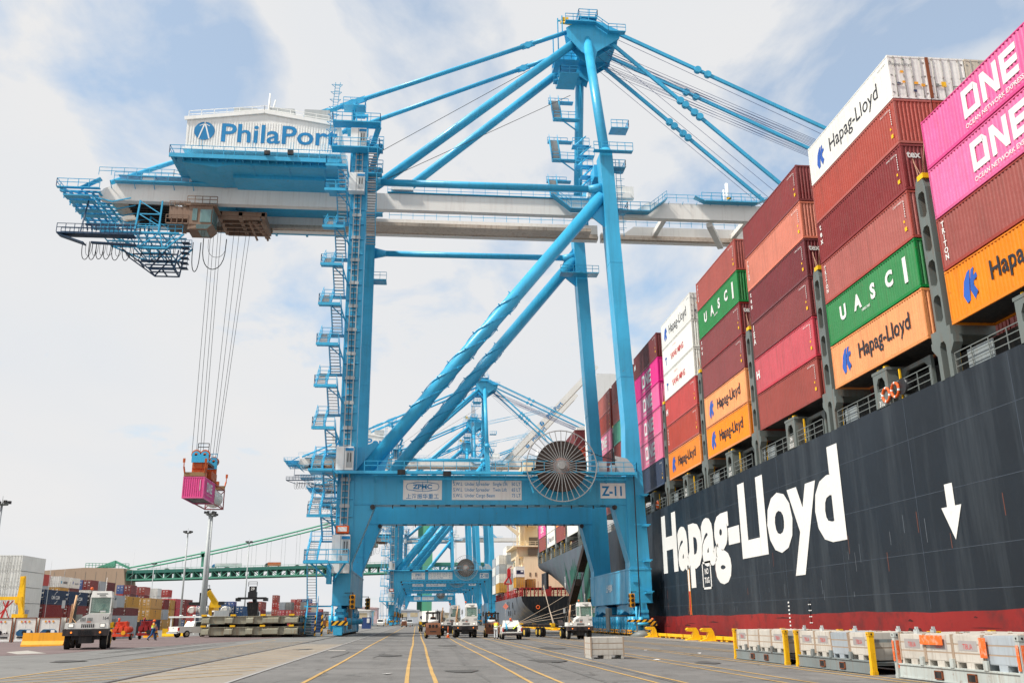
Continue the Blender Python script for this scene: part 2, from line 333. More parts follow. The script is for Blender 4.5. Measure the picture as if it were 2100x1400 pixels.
# worn lane markings, one sheet per stripe
for x, w, y1 in ((-12.1,.13,85), (-3.07,.125,300), (-.23,.125,300), (.59,.125,300), (3.24,.11,260), (4.05,.11,260), (6.72,.11,240), (7.55,.11,240), (10.3,.11,200), (11.1,.11,200), (13.75,.11,200), (14.35,.11,200), (17.6,.12,170), (18.3,.12,170)):
    g = MB(); ys = [ -10 + i*2.5 for i in range(int((y1+10)/2.5)+1)]
    pr = [x+.035*math.sin(y*.11+x)+random.uniform(-.012,.012) for y in ys]
    vs = []
    for y, q in zip(ys, pr): vs += [(q-w/2,y,gz(q)+.012),(q+w/2,y,gz(q)+.012)]
    g.add(vs, [(2*i,2*i+1,2*i+3,2*i+2) for i in range(len(ys)-1)]); structure(g.build('lane_marking', YLINE))
for i in range(22):
    y = 20+i*2.55; g = MB()
    x0, x1 = -11.9, -8.75; y1 = y+(x1-x0)*2.35
    g.add([(x0,y,gz(x0)+.012),(x0,y-.28,gz(x0)+.012),(x1,y1-.28,gz(x1)+.012),(x1,y1,gz(x1)+.012)], [(0,1,2,3)])
    x0, x1 = -8.15, -5.5; y2 = y1+.5+(x1-x0)*1.5
    if y2 < 70: g.add([(x0,y1+.5,gz(x0)+.0165),(x0,y1+.3,gz(x0)+.0165),(x1,y2-.2,gz(x1)+.0165),(x1,y2,gz(x1)+.0165)], [(0,1,2,3)])
    structure(g.build('hatch_marking', YLINE))
for x, y, w, d in ((-4.5,56.3,1.0,1.6), (-6.1,55.3,.9,1.2), (-9.2,63,2.6,.5), (-7,66,3.6,.5), (-6,74,4,.6), (-10,78,4.5,.5), (-4.2,82,1.2,.6), (-1.5,83,1.1,.5), (-10.6,88,4,.6), (-3.2,97,1.6,.7), (-1.2,112,1.5,.8), (-4.5,118,2.5,.8)):
    sheet('faded_marking', x-w/2, x+w/2, y-d/2, y+d/2, .0145, PATCH)
# crane rails set in the paving
RAILM = mat('rail_steel', S(66,54,50), .45, metal=.6, rust=.4, streak=False)
for x, w, mm in ((-8.46,.17,RAILM), (-5.15,.13,mat('joint_steel', S(150,148,146), .6, streak=False)), (24.9,.17,RAILM)):
    g = MB(); g.box(x-w/2, x+w/2, -20, 600, gz(x)-.05, gz(x)+.022); structure(g.build('crane_rail', mm))
# darker tyre tracks left in the lanes
TRACK = surface('tyre_track', (.11,.107,.103), (.15,.146,.14), .8, fleck=.6)
random.seed(11)
for i in range(12):
    x = random.choice((-1.7,1.9,5.3,8.9,12.4,-4.0,-1.3,2.3,5.7,-14,-16))+random.uniform(-.4,.4); y0 = 22+random.random()*45; L_ = 9+random.random()*26
    for dx in (0, 1.95):
        g = MB(); vs = []; n_ = 14
        for k in range(n_+1):
            y = y0+L_*k/n_; q = x+dx+.10*math.sin(k*.3+i); w = .13*math.sin(math.pi*(k+.3)/(n_+.6))+.01; vs += [(q-w,y,gz(q)+.0075+.0006*i),(q+w,y,gz(q)+.0075+.0006*i)]
        g.add(vs, [(2*k,2*k+1,2*k+3,2*k+2) for k in range(n_)]) if x > -12 or True else None
        structure(g.build('tyre_track', TRACK))
for i, (x, y, r_) in enumerate(((1.6,33,.5),(5.6,41,.7),(-1.4,48,.6),(8.4,60,.8),(12,39,.45),(-6.6,58,.5),(2.2,66,.6),(-14.5,42,.6))):
    g = MB(); g.add([(x+r_*(1+.35*math.sin(3*a+i))*math.cos(a),y+2.2*r_*(1+.3*math.cos(2*a+i))*math.sin(a),gz(x)+.0195) for a in [2*math.pi*k/18 for k in range(18)]], [tuple(range(18))]); structure(g.build('oil_stain', surface('oil_stain', (.06,.058,.056), (.10,.097,.092), .5, fleck=.3)))
# litter
for i, (x, y) in enumerate(((-.9,31.5), (4.0,71), (13.3,55), (10.6,41.8), (15,50), (-14.5,35), (-16,31))):
    a = random.random()*3; g = MB(); s_ = .11
    g.add([(x+s_*math.cos(a+k*1.57+random.random()*.4)*(1.6 if k % 2 else .8), y+s_*2.2*math.sin(a+k*1.57), gz(x)+.02+random.random()*.03) for k in range(4)], [(0,1,2,3)])
    tag(g.build('paper_scrap', LWHITE), 'crumpled scrap of white paper lying on the asphalt', 'litter', 'paper scraps on the apron')
# yellow bull rail and bollards on the quay edge
def curb(y0, y1):
    g = MB(); x = 25.55; z = gz(x); g.box(x-.22, x+.22, y0+.06, y1-.06, z+.16, z+.42)
    for y in (y0+.5, y1-.5, (y0+y1)/2): g.box(x-.16, x+.16, y-.25, y+.25, z-.02, z+.158)
    return g.build('quay_curb_rail', YEL)
y = 30.; i = 0
ordn = ['first','second','third','fourth','fifth','sixth','seventh','eighth','ninth','tenth','eleventh','twelfth','thirteenth','fourteenth','fifteenth','sixteenth','seventeenth','eighteenth','nineteenth','twentieth']
segs = []
while y < 330:
    L = 5.6; segs.append((y, y+L)); y += L+.35
for i, (a, c) in enumerate(segs):
    if any(a-1 < bb_ < c+.6 for bb_ in (57.5, 62.2, 66.5)): c2 = c
    w_ = 'near the flat racks' if c < 60 else ('right of the crane foot' if c < 105 else 'below the stern' if c < 220 else 'beside the farther moored ship')
    tag(curb(a, c), f'yellow quay edge curb rail, {ordn[i] if i<20 else "number "+str(i+1)} from the near end, {w_}', 'curb rail', 'yellow rails along the quay edge')
def bollard(x, y, lab, s_=1.0):
    g = MB(); z = gz(x)
    g.prism([(x+.55,z),(x-.75,z),(x-.7,z+.1),(x-.25,z+.25),(x-.05,z+.75),(x-.62,z+.78),(x-.72,z+.95),(x-.55,z+1.08),(x+.2,z+1.08),(x+.38,z+.8)], 'y', y-.24, y+.24)
    g.box(x-.8, x+.65, y-.45, y+.45, z-.02, z+.06)
    tag(g.build('mooring_bollard', YEL), lab, 'bollard', 'yellow bollards on the quay edge')
bollard(24.8, 84.0, 'yellow horned quay bollard, left one of a matching pair right of the crane foot')
bollard(24.8, 79.6, 'yellow horned bollard on the quay edge closest to the yellow-posted flat rack')
bollard(24.7, 98.8, 'yellow bollard half hidden behind the blue buffer of the nearest crane')
for k, (yy, w_) in enumerate(((170,'holding the two steep stern ropes'),(198,'behind the white pickup'), (222,'farther along the quay beyond the stern'), (236,'where the stern ropes meet'),(262,'farthest along the quay'))):
    bollard(24.7, yy, f'yellow bollard on the quay edge {w_}')
# ================================================================== ship-to-shore gantry crane
YC = 118.85
YN = (106.5, 108.9); YF = (128.8, 131.2)
GN = (114.0, 115.0); GF = (122.3, 123.3)       # boom girders
ORG = (8.0, YC, 0.0)
CG = 'blue gantry cranes along the quay'
crane = thing('gantry_crane', 'nearest and largest blue quay crane, with white machinery house and unit sign ending in 11', 'crane', ORG, 0, CG)
def cb(mb, name, mats=BLUE, parent=crane): return mb.build(name, mats, parent, ORG)

# --- rail-side base beams
for X0, X1 in ((-9.3, -7.35), (24.36, 26.85)):
    m = MB(); m.box(X0, X1, 106.4, 131.3, 3.4, 7.1); m.box(X0-.06, X1+.06, 106.34, 131.36, 7.0, 7.18); m.box(X0-.04, X1+.04, 106.36, 131.34, 3.32, 3.45)
    for yy in (108.9, 128.8): m.box(X0-.03, X0+.02, yy-.12, yy+.12, 3.45, 7.0); m.box(X1-.02, X1+.03, yy-.12, yy+.12, 3.45, 7.0)
    m.box(X0+.3, X0+.9, 106.28, 106.39, 5.6, 6.3); m.box(X1-.9, X1-.3, 106.28, 106.39, 4.3, 4.6)
    bo = cb(m, 'base_beam')
    if X0 > 0:
        letters('上海振华', 1.0, LWHITE, (X0-.07-ORG[0], 118.2-ORG[1], 4.9), '-x', crane, bold=.02)
# --- equaliser beams and bogies
for side, (X0, X1) in enumerate(((-9.0, -7.7), (24.7, 26.4))):
    xc = (X0+X1)/2; zg = gz(xc)
    for yc in (111.9, 125.8):
        m = MB()
        m.prism([(yc-4.8,2.2),(yc-4.2,3.0),(yc-1,3.38),(yc+1,3.38),(yc+4.2,3.0),(yc+4.8,2.2),(yc+3.4,2.05),(yc,2.5),(yc-3.4,2.05)], 'x', X0+.1, X1-.1)
        for yy in (yc-3.4, yc+3.4): m.tube((X0-.1,yy,2.35),(X1+.1,yy,2.35),.3,.3,10)
        cb(m, 'equaliser_beam')
        for k in range(4):
            y0 = yc+(k-1.5)*3.3; b_ = MB()
            b_.prism([(y0-1.45,zg+.55),(y0-1.2,zg+1.15),(y0-.5,zg+1.75),(y0+.5,zg+1.75),(y0+1.2,zg+1.15),(y0+1.45,zg+.55),(y0+1.3,zg+.3),(y0-1.3,zg+.3)], 'x', X0+.22, X1-.22)
            b_.box(X0+.15, X1-.15, y0-.35, y0+.35, zg+1.4, zg+2.1)
            for d in (-.75, .75):
                b_.tube((X0-.25,y0+d,zg+1.0),(X0-.25,y0+d,zg+2.15),.3,.3,10); b_.box(X0-.5, X0, y0+d-.35, y0+d+.35, zg+.75, zg+1.2)
                b_.tube((X1+.25,y0+d,zg+1.2),(X1+.25,y0+d,zg+1.9),.24,.24,8)
            b_.box(X0-.6, X0-.55, y0-1.2, y0+1.2, zg+.62, zg+.70, 1); b_.box(X0-.6, X0-.55, y0-1.2, y0+1.2, zg+.28, zg+.35, 1)
            for d in (-1.15, 0, 1.15): b_.box(X0-.6, X0-.54, y0+d-.04, y0+d+.04, zg+.26, zg+.70, 1)
            bg_ = cb(b_, 'bogie', [BLUE, YELD])
            w_ = MB()
            for d in (-.75, .75): w_.disc((xc,y0+d,zg+.36),.36,'x',.5,16)
            w_.build('wheel_set', DARK, bg_, ORG)
    for yy, sg in ((106.5-.9, -1), (131.3+.9, 1)):
        m = MB(); y0 = yy
        m.box(X0+.1, X1-.1, y0-.9, y0+.9, zg+.35, zg+1.05); m.box(xc-.45, xc+.45, y0+sg*.9, y0+sg*1.5, zg+.15, zg+.95)
        m.prism([(X0+.1,zg+1.05),(X1-.1,zg+1.05),(X1-.5,3.3),(X0+.5,3.3)], 'y', y0-.1 if sg < 0 else y0-.3, y0+.3)
        for zz in (1.5, 2.1, 2.7): m.box(xc-.5, xc+.5, y0-.35 if sg < 0 else y0+.2, y0-.15 if sg < 0 else y0+.4, zg+zz-.15, zg+zz+.15)
        m.tube((X0-.1,y0+sg*.5,zg+.5),(X0-.1,y0+sg*.5,zg+3.2),.12,.12,8); m.tube((X0+.35,y0+sg*.6,zg+1.1),(X0+.35,y0+sg*.6,zg+2.1),.28,.28,10)
        cb(m, 'buffer')
        m = MB(); m.box(X0-.1, X1+.35, y0+sg*1.0, y0+sg*1.1, zg+1.15, zg+1.62); cb(m, 'hazard_bar', STRIPE)
        m = MB(); m.tube((X1+.05,y0+sg*.3,zg+1.6),(X1+.05,y0+sg*.3,zg+1.95),.13,.13,8); cb(m, 'warning_lamp', ORANGE)
    m = MB(); m.box(X1+.05, X1+.45, 108.6, 110.2, zg+.7, zg+3.3) if side == 0 else m.box(X0-.75, X0-.3, 117.6, 119.4, zg+.5, zg+3.2); cb(m, 'electrical_cabinet', GREY)
# traffic lights
for x, y, z in ((-7.0,105.7,3.7), (-6.6,131.6,3.9), (24.35,105.9,3.6), (24.3,131.9,3.6)):
    m = MB(); m.box(x-.28, x+.28, y-.2, y+.2, z-.75, z+.75, 0); m.box(x-.1, x+.5 if x > 0 else x-.9, y-.04, y+.04, z+.9, z+.98, 2)
    for k in (-.5, 0, .5): m.tube((x,y-.2,z+k),(x,y-.34,z+k),.17,.19,12,1); m.tube((x-.28,y,z+k),(x-.4,y,z+k),.17,.19,12,1)
    m.box(x-.06, x+.06, y-.04, y+.04, z+.7, z+1.0, 2)
    cb(m, 'traffic_light', [YELD, BLACK, DARK])

# --- legs
for (Y0, Y1) in (YN, YF):
    m = MB(); m.box(-9.2, -7.35, Y0, Y1, 7.18, 60.6)
    m.box(-9.3, -9.16, Y0-.05, Y0+.12, 8, 60); m.box(-7.4, -7.27, Y0-.05, Y0+.12, 18, 60)
    for z in range(10, 60, 3): m.box(-8.9, -7.4, Y0-.04, Y0+.001, z, z+.08)
    cb(m, 'leg')
    # sea-side leg: leans landward as it rises
    def xr(z): return ((24.40, 26.80) if z < 8 else (24.3-(z-8)*.01, 26.8-(z-8)*.025) if z <= 22 else (24.82-(z-22)*(1.5/38) if False else 24.75-(z-22)*.042, 26.45-(z-22)*.045))
    m = MB(); zs = [7.18, 17.7, 24, 60.5]; L = [(24.42,26.82),(24.42,26.45),(24.62,26.25),(22.95,24.62)]
    for i in range(3):
        (a0, a1), (b0, b1) = L[i], L[i+1]
        m.hexa([(a0,Y0,zs[i]),(a1,Y0,zs[i]),(a1,Y1,zs[i]),(a0,Y1,zs[i])], [(b0,Y0,zs[i+1]),(b1,Y0,zs[i+1]),(b1,Y1,zs[i+1]),(b0,Y1,zs[i+1])])
    for z in (12, 30, 45): 
        t = (z-24)/(60.5-24) if z > 24 else 0; x0 = 24.62-1.67*t-.02; x1 = (26.25-1.63*t if z > 24 else 26.6)+.02; m.box(x0, x1, Y0-.02, Y1+.02, z, z+.05)
    cb(m, 'leg')
# --- portal (sill) beams with haunches
for (Y0, Y1), near in ((YN, 1), (YF, 0)):
    m = MB(); m.box(-7.35, 24.42, Y0+.12, Y1-.12, 14.45, 17.7)
    m.box(-7.3, 24.4, Y0+.05, Y1-.05, 14.38, 14.45); m.box(-7.3, 24.4, Y0+.05, Y1-.05, 17.7, 17.78)
    for x in (-4.6, 2.9, 10.4, 17.6, 21.0): m.box(x, x+.035, Y0+.105, Y1-.105, 14.45, 17.7)
    m.box(-7.3, 24.4, Y0+.11, Y0+.13, 14.95-.4, 14.97-.4)
    m.prism([(-7.35,8.0),(-7.35,14.44),(-5.0,14.44)], 'y', Y0+.14, Y1-.14)
    m.prism([(24.42,8.0),(24.42,14.44),(22.9,14.44)], 'y', Y0+.14, Y1-.14)
    m.beam((-7.4,(Y0+Y1)/2,7.9), (-4.95,(Y0+Y1)/2,14.4), Y1-Y0-.12, .08, up=(0,0,1)); m.beam((24.46,(Y0+Y1)/2,7.9), (22.85,(Y0+Y1)/2,14.4), Y1-Y0-.12, .08)
    cb(m, 'portal_beam')
    m = MB()
    for x in [-3+2.6*i for i in range(11)]: m.box(x, x+.12, Y0+.3, Y0+.5, 14.0, 14.4); m.box(x+.9, x+1.5, Y0+.2, Y0+.45, 14.28, 14.38)
    for x in (-5.2, 22.9): m.disc((x,Y0-.05,14.1),.28,'y',.3,12)
    cb(m, 'under_lights', DARK)
# --- signboards
zb0, zb1 = 14.95, 17.2; yb = YN[0]+.12
def board(x0, x1, z0, z1, name='signboard'):
    m = MB(); m.box(x0, x1, yb-.05, yb-.002, z0, z1); return cb(m, name, WHITE)
b1 = board(-1.78, 2.68, zb0, zb1); yl = yb-.056-ORG[1]
ring = [(1.85*math.cos(t), .5*math.sin(t)) for t in [2*math.pi*i/6 for i in range(6)]]
def outline(pts, w, mat_, loc, face, parent, closed=True, name='emblem'):
    vs = []; fs = []; n = len(pts)
    for i in range(n if closed else n-1):
        a = Vector(pts[i]); c = Vector(pts[(i+1) % n]); d = (c-a).normalized(); p = Vector((-d.y, d.x))*w/2; k = len(vs)
        a2 = a-d*w*.3; c2 = c+d*w*.3
        vs += [(*(a2+p),0),(*(a2-p),0),(*(c2-p),0),(*(c2+p),0)]; fs.append((k,k+1,k+2,k+3))
    me = bpy.data.meshes.new(name); me.from_pydata(vs, [], fs); me.materials.append(mat_); return put(me, name, parent, loc, ROTF[face])
cx_, cz_ = .45-ORG[0], 16.45
outline([(-1.9,0),(-1.75,.33),(-.6,.52),(.6,.52),(1.75,.33),(1.9,0),(1.75,-.33),(.6,-.52),(-.6,-.52),(-1.75,-.33)], .06, LBLUE, (cx_, yl, cz_), '-y', b1)
outline([(0,.52),(0,.27)], .05, LBLUE, (cx_, yl, cz_), '-y', b1, False); outline([(0,-.52),(0,-.27)], .05, LBLUE, (cx_, yl, cz_), '-y', b1, False); outline([(-1.2,.42),(-.6,.32),(.6,.32),(1.2,.42)], .04, LBLUE, (cx_, yl, cz_), '-y', b1, False); outline([(-1.2,-.42),(-.6,-.32),(.6,-.32),(1.2,-.42)], .04, LBLUE, (cx_, yl, cz_), '-y', b1, False)
letters('ZPMC', .66, LBLUE, (cx_, yl-.002, cz_-.22), '-y', b1, bold=.035, sx=1.25)
letters('上海振华重工', .62, LBLUE, (cx_, yl, 15.12), '-y', b1, bold=.012, sp=1.05)
b2 = board(3.84, 11.97, zb0, zb1)
for k, (t1, t2, t3) in enumerate((('S.W.L  Under Spreader','Single Lift','50 LT'), ('S.W.L  Under Spreader','Twin Lift','65 LT'), ('S.W.L  Under Cargo Beam','','75 LT'))):
    z = 16.6-.66*k
    letters(t1, .56, LBLUE, (3.98-ORG[0], yl, z), '-y', b2, align='LEFT', sx=.8, bold=.008)
    if t2: letters(t2, .56, LBLUE, (8.6-ORG[0], yl, z), '-y', b2, align='LEFT', sx=.8, bold=.008)
    letters(t3, .56, LBLUE, (11.85-ORG[0], yl, z), '-y', b2, align='RIGHT', sx=.8, bold=.008)
b3 = board(21.32, 24.30, 15.18, 16.95, 'number_board')
NUM = letters('Z-11', 1.55, LBLUE, (22.81-ORG[0], yl, 15.5), '-y', b3, bold=.03, sx=.85, name='number')

# --- portal walkway
m = MB(); m.box(-9.6, 25.4, 104.9, 106.45, 17.82, 17.98); m.box(-12.3, -9.6, 103.0, 106.4, 17.72, 17.96)
m.box(-9.6, 25.4, 104.86, 104.94, 17.7, 18.02)
for x in range(-8, 25, 3): m.beam((x,105.0,17.8),(x,106.5,16.9),.08,.08)
m.rail([(-6.2,104.95,18),(11.8,104.95,18),(25.4,104.95,18),(25.4,106.3,18)], 1.15, 1.55, .035)
m.box(11.9, 20.6, 104.3, 104.9, 17.82, 17.98); m.rail([(11.9,104.3,18),(20.6,104.3,18)], 1.15, 1.2, .035)
cb(m, 'walkway')
m = MB()
for x, z in ((3.2,17.75), (13.4,18.2), (-2,17.9)): m.box(x-.45, x+.45, 104.5, 104.9, z-.35, z+.2)
cb(m, 'floodlight', BLACK)
m = MB(); m.box(20.9,21.9,105.2,106.0,18,19.3); m.box(22.4,22.9,105.2,106.0,18,18.9); m.prism([(23.0,18.0),(25.3,18.0),(25.1,18.9),(24.4,19.7),(23.0,20.0)], 'y', 105.4, 105.5)
cb(m, 'drive_housing', LGREY)
# --- cable reel
rc = Vector((16.4,104.4,18.6)); RO = 4.1
m = MB(); m.tube(rc+Vector((0,-.05,0)), rc+Vector((0,.55,0)), 2.95, 2.95, 48, 0); m.tube(rc+Vector((0,-.1,0)), rc+Vector((0,-.05,0)), .95, .95, 24, 1)
for k in range(9): m.tube(rc+Vector((0,-.051-.0,0)), rc+Vector((0,-.06,0)), 1.0+.21*k, 1.0+.21*k, 40, 0) if k == 99 else None
rr = cb(m, 'cable_reel', [mat('cable_winding', (.045,.032,.028), .8, streak=False, scale=6), ORANGE])
m = MB()
for yo in (-.22,):
    for k in range(36):
        t = 2*math.pi*k/36; a = rc+Vector((.35*math.cos(t),yo,.35*math.sin(t))); c = rc+Vector((RO*math.cos(t),yo,RO*math.sin(t))); m.beam(a, c, .075, .06, up=(0,1,0))
        t2 = 2*math.pi*(k+1)/36; m.beam(c, rc+Vector((RO*math.cos(t2),yo,RO*math.sin(t2))), .1, .1, up=(0,1,0))
m.disc(rc+Vector((0,-.3,0)), .4, 'y', .3, 20)
m.build('reel_spokes', mat('spoke_grey', S(150,152,152), .5), rr, ORG)
m = MB(); m.beam(rc+Vector((-4.0,.9,-.5)), rc+Vector((-3.2,.9,-3.0)), .16); m.beam(rc+Vector((4.2,.9,-.5)), rc+Vector((3.4,.9,-2.9)), .16); m.tube(rc+Vector((0,.4,0)), rc+Vector((0,2.0,0)), .4, .4, 12)
m.build('reel_bracket', BLUE, rr, ORG)
m = MB(); P0 = rc+Vector((1.6,.3,2.5)); pts = [P0.lerp(Vector((24.3,105.6,19.4)), t)+Vector((0,0,-1.3*t*(1-t))) for t in [i/8 for i in range(9)]]; m.path(pts, .05, 5); m.path([(25.1,105.3,17.6),(25.1,105.3,1.0)], .07, 6)
cb(m, 'power_cable', BLACK)
m = MB()
for z in (4.5, 8, 12, 15.5): m.box(25.0, 26.9, 105.6, 105.75, z, z+.12); m.box(26.0, 26.7, 105.5, 106.5, z-.15, z+.02)
m.tube((25.0,104.6,.9),(25.0,104.6,1.2),.9,.9,10); cb(m, 'cable_bracket', BLUE)
m = MB(); m.box(23.3,26.2,103.9,104.3,gz(25)+1.55,gz(25)+1.8,1); m.box(24.3,24.45,104,104.2,gz(25),gz(25)+1.6,0); m.box(25.1,25.3,104,104.2,gz(25),gz(25)+1.6,0); m.tube((24.8,104.1,gz(25)),(24.8,104.1,gz(25)+.65),1.5,.35,12,0); m.box(23.2,26.4,103.9,104.0,gz(25)+.55,gz(25)+.62,1)
cb(m, 'cable_guide', [GREY, STRIPE])

# --- ties, diagonal braces
for yc, z0 in (((YN[0]+YN[1])/2, 55.6), ((YF[0]+YF[1])/2, 54.9)):
    m = MB(); m.tube((-7.4,yc,z0),(-5.6,yc,z0),.85,.45,16); m.tube((-5.6,yc,z0),(21.4,yc,z0+.1),.45,.45,20); m.tube((21.4,yc,z0+.1),(23.3,yc,z0+.1),.45,.9,16); cb(m, 'tie_beam')
for yc in ((YN[0]+YN[1])/2, (YF[0]+YF[1])/2):
    p = Vector((-7.2,yc,17.3)); q = Vector((23.2,yc,54.7)); m = MB(); m.tube(p, q, .84, .84, 24)
    m.prism([(-7.2,17.7),(-4.2,17.7),(-3.4,20.6),(-5.1,21.9),(-7.2,21)], 'y', yc-.12, yc+.12); m.prism([(23.4,57.0),(23.8,50),(22.0,51.5),(20.9,52.6),(21.8,54.9)], 'y', yc-.1, yc+.1)
    cb(m, 'diagonal_brace')
    m = MB(); d = (q-p).normalized(); a = Vector((0,1,0)); b_ = d.cross(a); L_ = (q-p).length
    for ph in (0, 2.094, 4.189):
        prev = None
        for k in range(49):
            s_ = .22+.40*k/48; t = ph+k/48*2*math.pi*1.55; c = p+d*(L_*s_)+(a*math.cos(t)+b_*math.sin(t))*.93
            if prev is not None: m.beam(prev, c, .09, .16, up=d)
            if k % 6 == 0: m.beam(c-(a*math.cos(t)+b_*math.sin(t))*.1, c+(a*math.cos(t)+b_*math.sin(t))*.25, .12)
            prev = c
    cb(m, 'vortex_strake')
for x0, x1 in ((-9.0,-7.5), (22.6,24.4)):
    m = MB(); m.box(x0, x1, YN[1]+.05, YF[0]-.05, 58.2, 60.0); m.box(x0+.2, x1-.2, GN[0], GN[1], 57.2, 58.2); m.box(x0+.2, x1-.2, GF[0], GF[1], 57.2, 58.2)
    cb(m, 'cross_beam')

# --- apex frame
AX = 23.7; AZ = 85.4
mast = {}
for yb_, yt in (((YN[0]+YN[1])/2, 116.0), ((YF[0]+YF[1])/2, 121.7)):
    m = MB(); m.tube((23.95,yb_,60.4),(AX,yt,AZ-.4),.68,.66,24); m.tube((23.95,yb_,60.2),(23.95,yb_,61.6),.95,.72,20); cb(m, 'apex_mast')
m = MB()
m.box(AX-1.0, AX+1.0, 115.3, 122.4, AZ-2.2, AZ+.8)
for y in (115.2, 116.9, 120.8, 122.4):
    m.prism([(AX-3.2,AZ+.4),(AX-3.0,AZ-1.2),(AX-1,AZ-3.6),(AX+1.0,AZ-5.0),(AX+1.4,AZ-3.4),(AX+4.8,AZ-1.0),(AX+5.0,AZ+.3),(AX+2.0,AZ+1.7),(AX-.6,AZ+2.2)], 'y', y-.07, y+.07)
m.box(AX+2.2, AX+4.4, 115.3, 122.3, AZ-1.5, AZ-.3); m.prism([(AX+1,AZ-2.2),(AX+4.6,AZ-1.2),(AX+4.6,AZ-1.0),(AX+1,AZ-.4)], 'y', 115.3, 122.3)
cb(m, 'apex_head')
m = MB()
for y in (116.2, 117.4, 118.9, 120.3, 121.5): m.disc((AX+.6,y,AZ+1.5),.95,'y',.25,20); m.disc((AX+4.2,y,AZ+.2),.6,'y',.2,16)
cb(m, 'sheaves', mat('sheave_paint', S(24,110,160), .4))
m = MB()
m.box(AX-3.4, AX+1.2, 114.2, 115.1, AZ+1.0, AZ+1.12); m.rail([(AX-3.4,114.2,AZ+1.1),(AX+1.2,114.2,AZ+1.1)], 1.1, 1.1, .04)
m.box(AX-1.2, AX+1.6, 115, 122.6, AZ+2.4, AZ+2.5); m.rail([(AX-1.2,115,AZ+2.5),(AX+1.6,115,AZ+2.5),(AX+1.6,122.6,AZ+2.5),(AX-1.2,122.6,AZ+2.5),(AX-1.2,115,AZ+2.5)], 1.2, 1.4, .04)
m.box(AX+3.0, AX+5.6, 114.2, 115.1, AZ-.4, AZ-.28); m.rail([(AX+1.2,114.2,AZ+1.1),(AX+3.0,114.2,AZ-.3),(AX+5.6,114.2,AZ-.3)], 1.1, 1.1, .04)
m.beam((AX+1.2,114.6,AZ+1.0),(AX+3.1,114.6,AZ-.35),.8,.1)
m.box(AX-4.6, AX-1.0, 117, 120.6, AZ-3.9, AZ-3.8); m.rail([(AX-1,117,AZ-3.8),(AX-4.6,117,AZ-3.8),(AX-4.6,120.6,AZ-3.8)], 1.1, 1.2, .04)
m.box(AX-4.0, AX-1.2, 116.5, 121, AZ-6.4, AZ-6.3); m.rail([(AX-1.2,116.5,AZ-6.3),(AX-4.0,116.5,AZ-6.3),(AX-4.0,121,AZ-6.3)], 1.1, 1.2, .04)
for x, y, z0, z1 in ((AX-4.2,116.6,AZ-4,AZ+3), (AX-3.6,116.2,AZ+.5,AZ+3.2), (AX-4.5,119.5,AZ-4,AZ+1.5)): m.beam((x,y,z0),(x,y,z1),.16)
m.beam((AX-4.2,116.6,AZ+2.6),(AX+.2,116.6,AZ+2.6),.2); m.beam((AX+1.2,118.8,AZ+2.5),(AX+1.2,118.8,AZ+6.5),.09)
cb(m, 'apex_platform')
m = MB(); m.tube((AX-3.8,116.4,AZ+2.2),(AX-.9,116.4,AZ+1.9),.24,.24,10); m.box(AX-3.6, AX-2.6, 116.2, 116.9, AZ+2.4, AZ+3.0); cb(m, 'hoist', YEL)
# --- land braces, backstays, forestays
for yt, yb_ in ((116.0, 114.85), (121.7, 122.85)):
    m = MB(); m.tube((AX-1.2,yt,AZ-1.0),(-7.6,yb_,57.7),.62,.62,22); cb(m, 'rear_brace')
    a = Vector((AX-3.0,yt,AZ+.2)); c = Vector((-41.5,yb_,57.7)); d = (c-a)
    m = MB()
    for s0, s1 in ((.0,.085), (.105,.475), (.52,.555), (.60,1.0)): m.tube(a+d*s0, a+d*s1, .33, .33, 14)
    for s0, s1 in ((.08,.11), (.47,.525), (.55,.605)): m.beam(a+d*s0, a+d*s1, .26, .85); m.disc(a+d*((s0+s1)/2), .5, 'y', .4, 14)
    cb(m, 'backstay')
    p = a+d*.495; m = MB(); m.tube(p+Vector((0,0,-.3)),(p.x,p.y,60.0),.22,.22,10); m.box(p.x-1.4, p.x+1.6, p.y-1.6, p.y+.4, p.z-1.4, p.z-1.28); m.rail([(p.x-1.4,p.y-1.6,p.z-1.3),(p.x+1.6,p.y-1.6,p.z-1.3),(p.x+1.6,p.y+.4,p.z-1.3)], 1.1, 1, .035); m.box(p.x+.2, p.x+1.6, p.y-1.4, p.y, p.z-2.6, p.z-2.5); cb(m, 'stay_post')
def forestay(a, c, joints, parent_name='forestay'):
    m = MB(); d = c-a; s0 = 0
    for j in list(joints)+[1.0]:
        m.beam(a+d*s0, a+d*j, .34, .50)
        if j < 1: m.disc(a+d*j, .52, 'y', .62, 16); m.beam(a+d*j, a+d*(j+.02), .5, .34); m.disc(a+d*(j+.025), .52, 'y', .62, 16); s0 = j+.025
    return m
FS = []
for y in (115.8, 121.9):
    FS.append(cb(forestay(Vector((AX+4.4,y,AZ+.5)), Vector((88,y,57.6)), (.205,.6)), 'forestay'))
    FS.append(cb(forestay(Vector((AX+3.2,y,AZ-1.0)), Vector((56,y,57.5)), (.36,.43)), 'forestay'))
# --- boom ropes
m = MB()
for i, y in enumerate((116.6,117.2,117.8,119.6,120.2,120.8)):
    for dz in (0, .8): m.path([(AX+3.5,y,AZ-2.2-dz),(84,y,58.2+dz*.3)], .035, 4)
for y in (116.9, 120.6): m.path([(AX+4.6,y,AZ+.2),(84,y,58.9)], .04, 4)
for y in (116.2, 118.4, 121.2): m.path([(AX+1.5,y,AZ-1.5),(54,y,57.6)], .035, 4)
BR = cb(m, 'boom_rope', mat('rope_steel', S(70,84,130), .5, streak=False))
m = MB(); m.path([(AX-4,118.5,AZ-2),(-6.5,112,62)], .04, 4); m.path([(AX-2,120,AZ-8),(-6.5,114,58.5)], .04, 4)
cb(m, 'guy_rope', DARK)

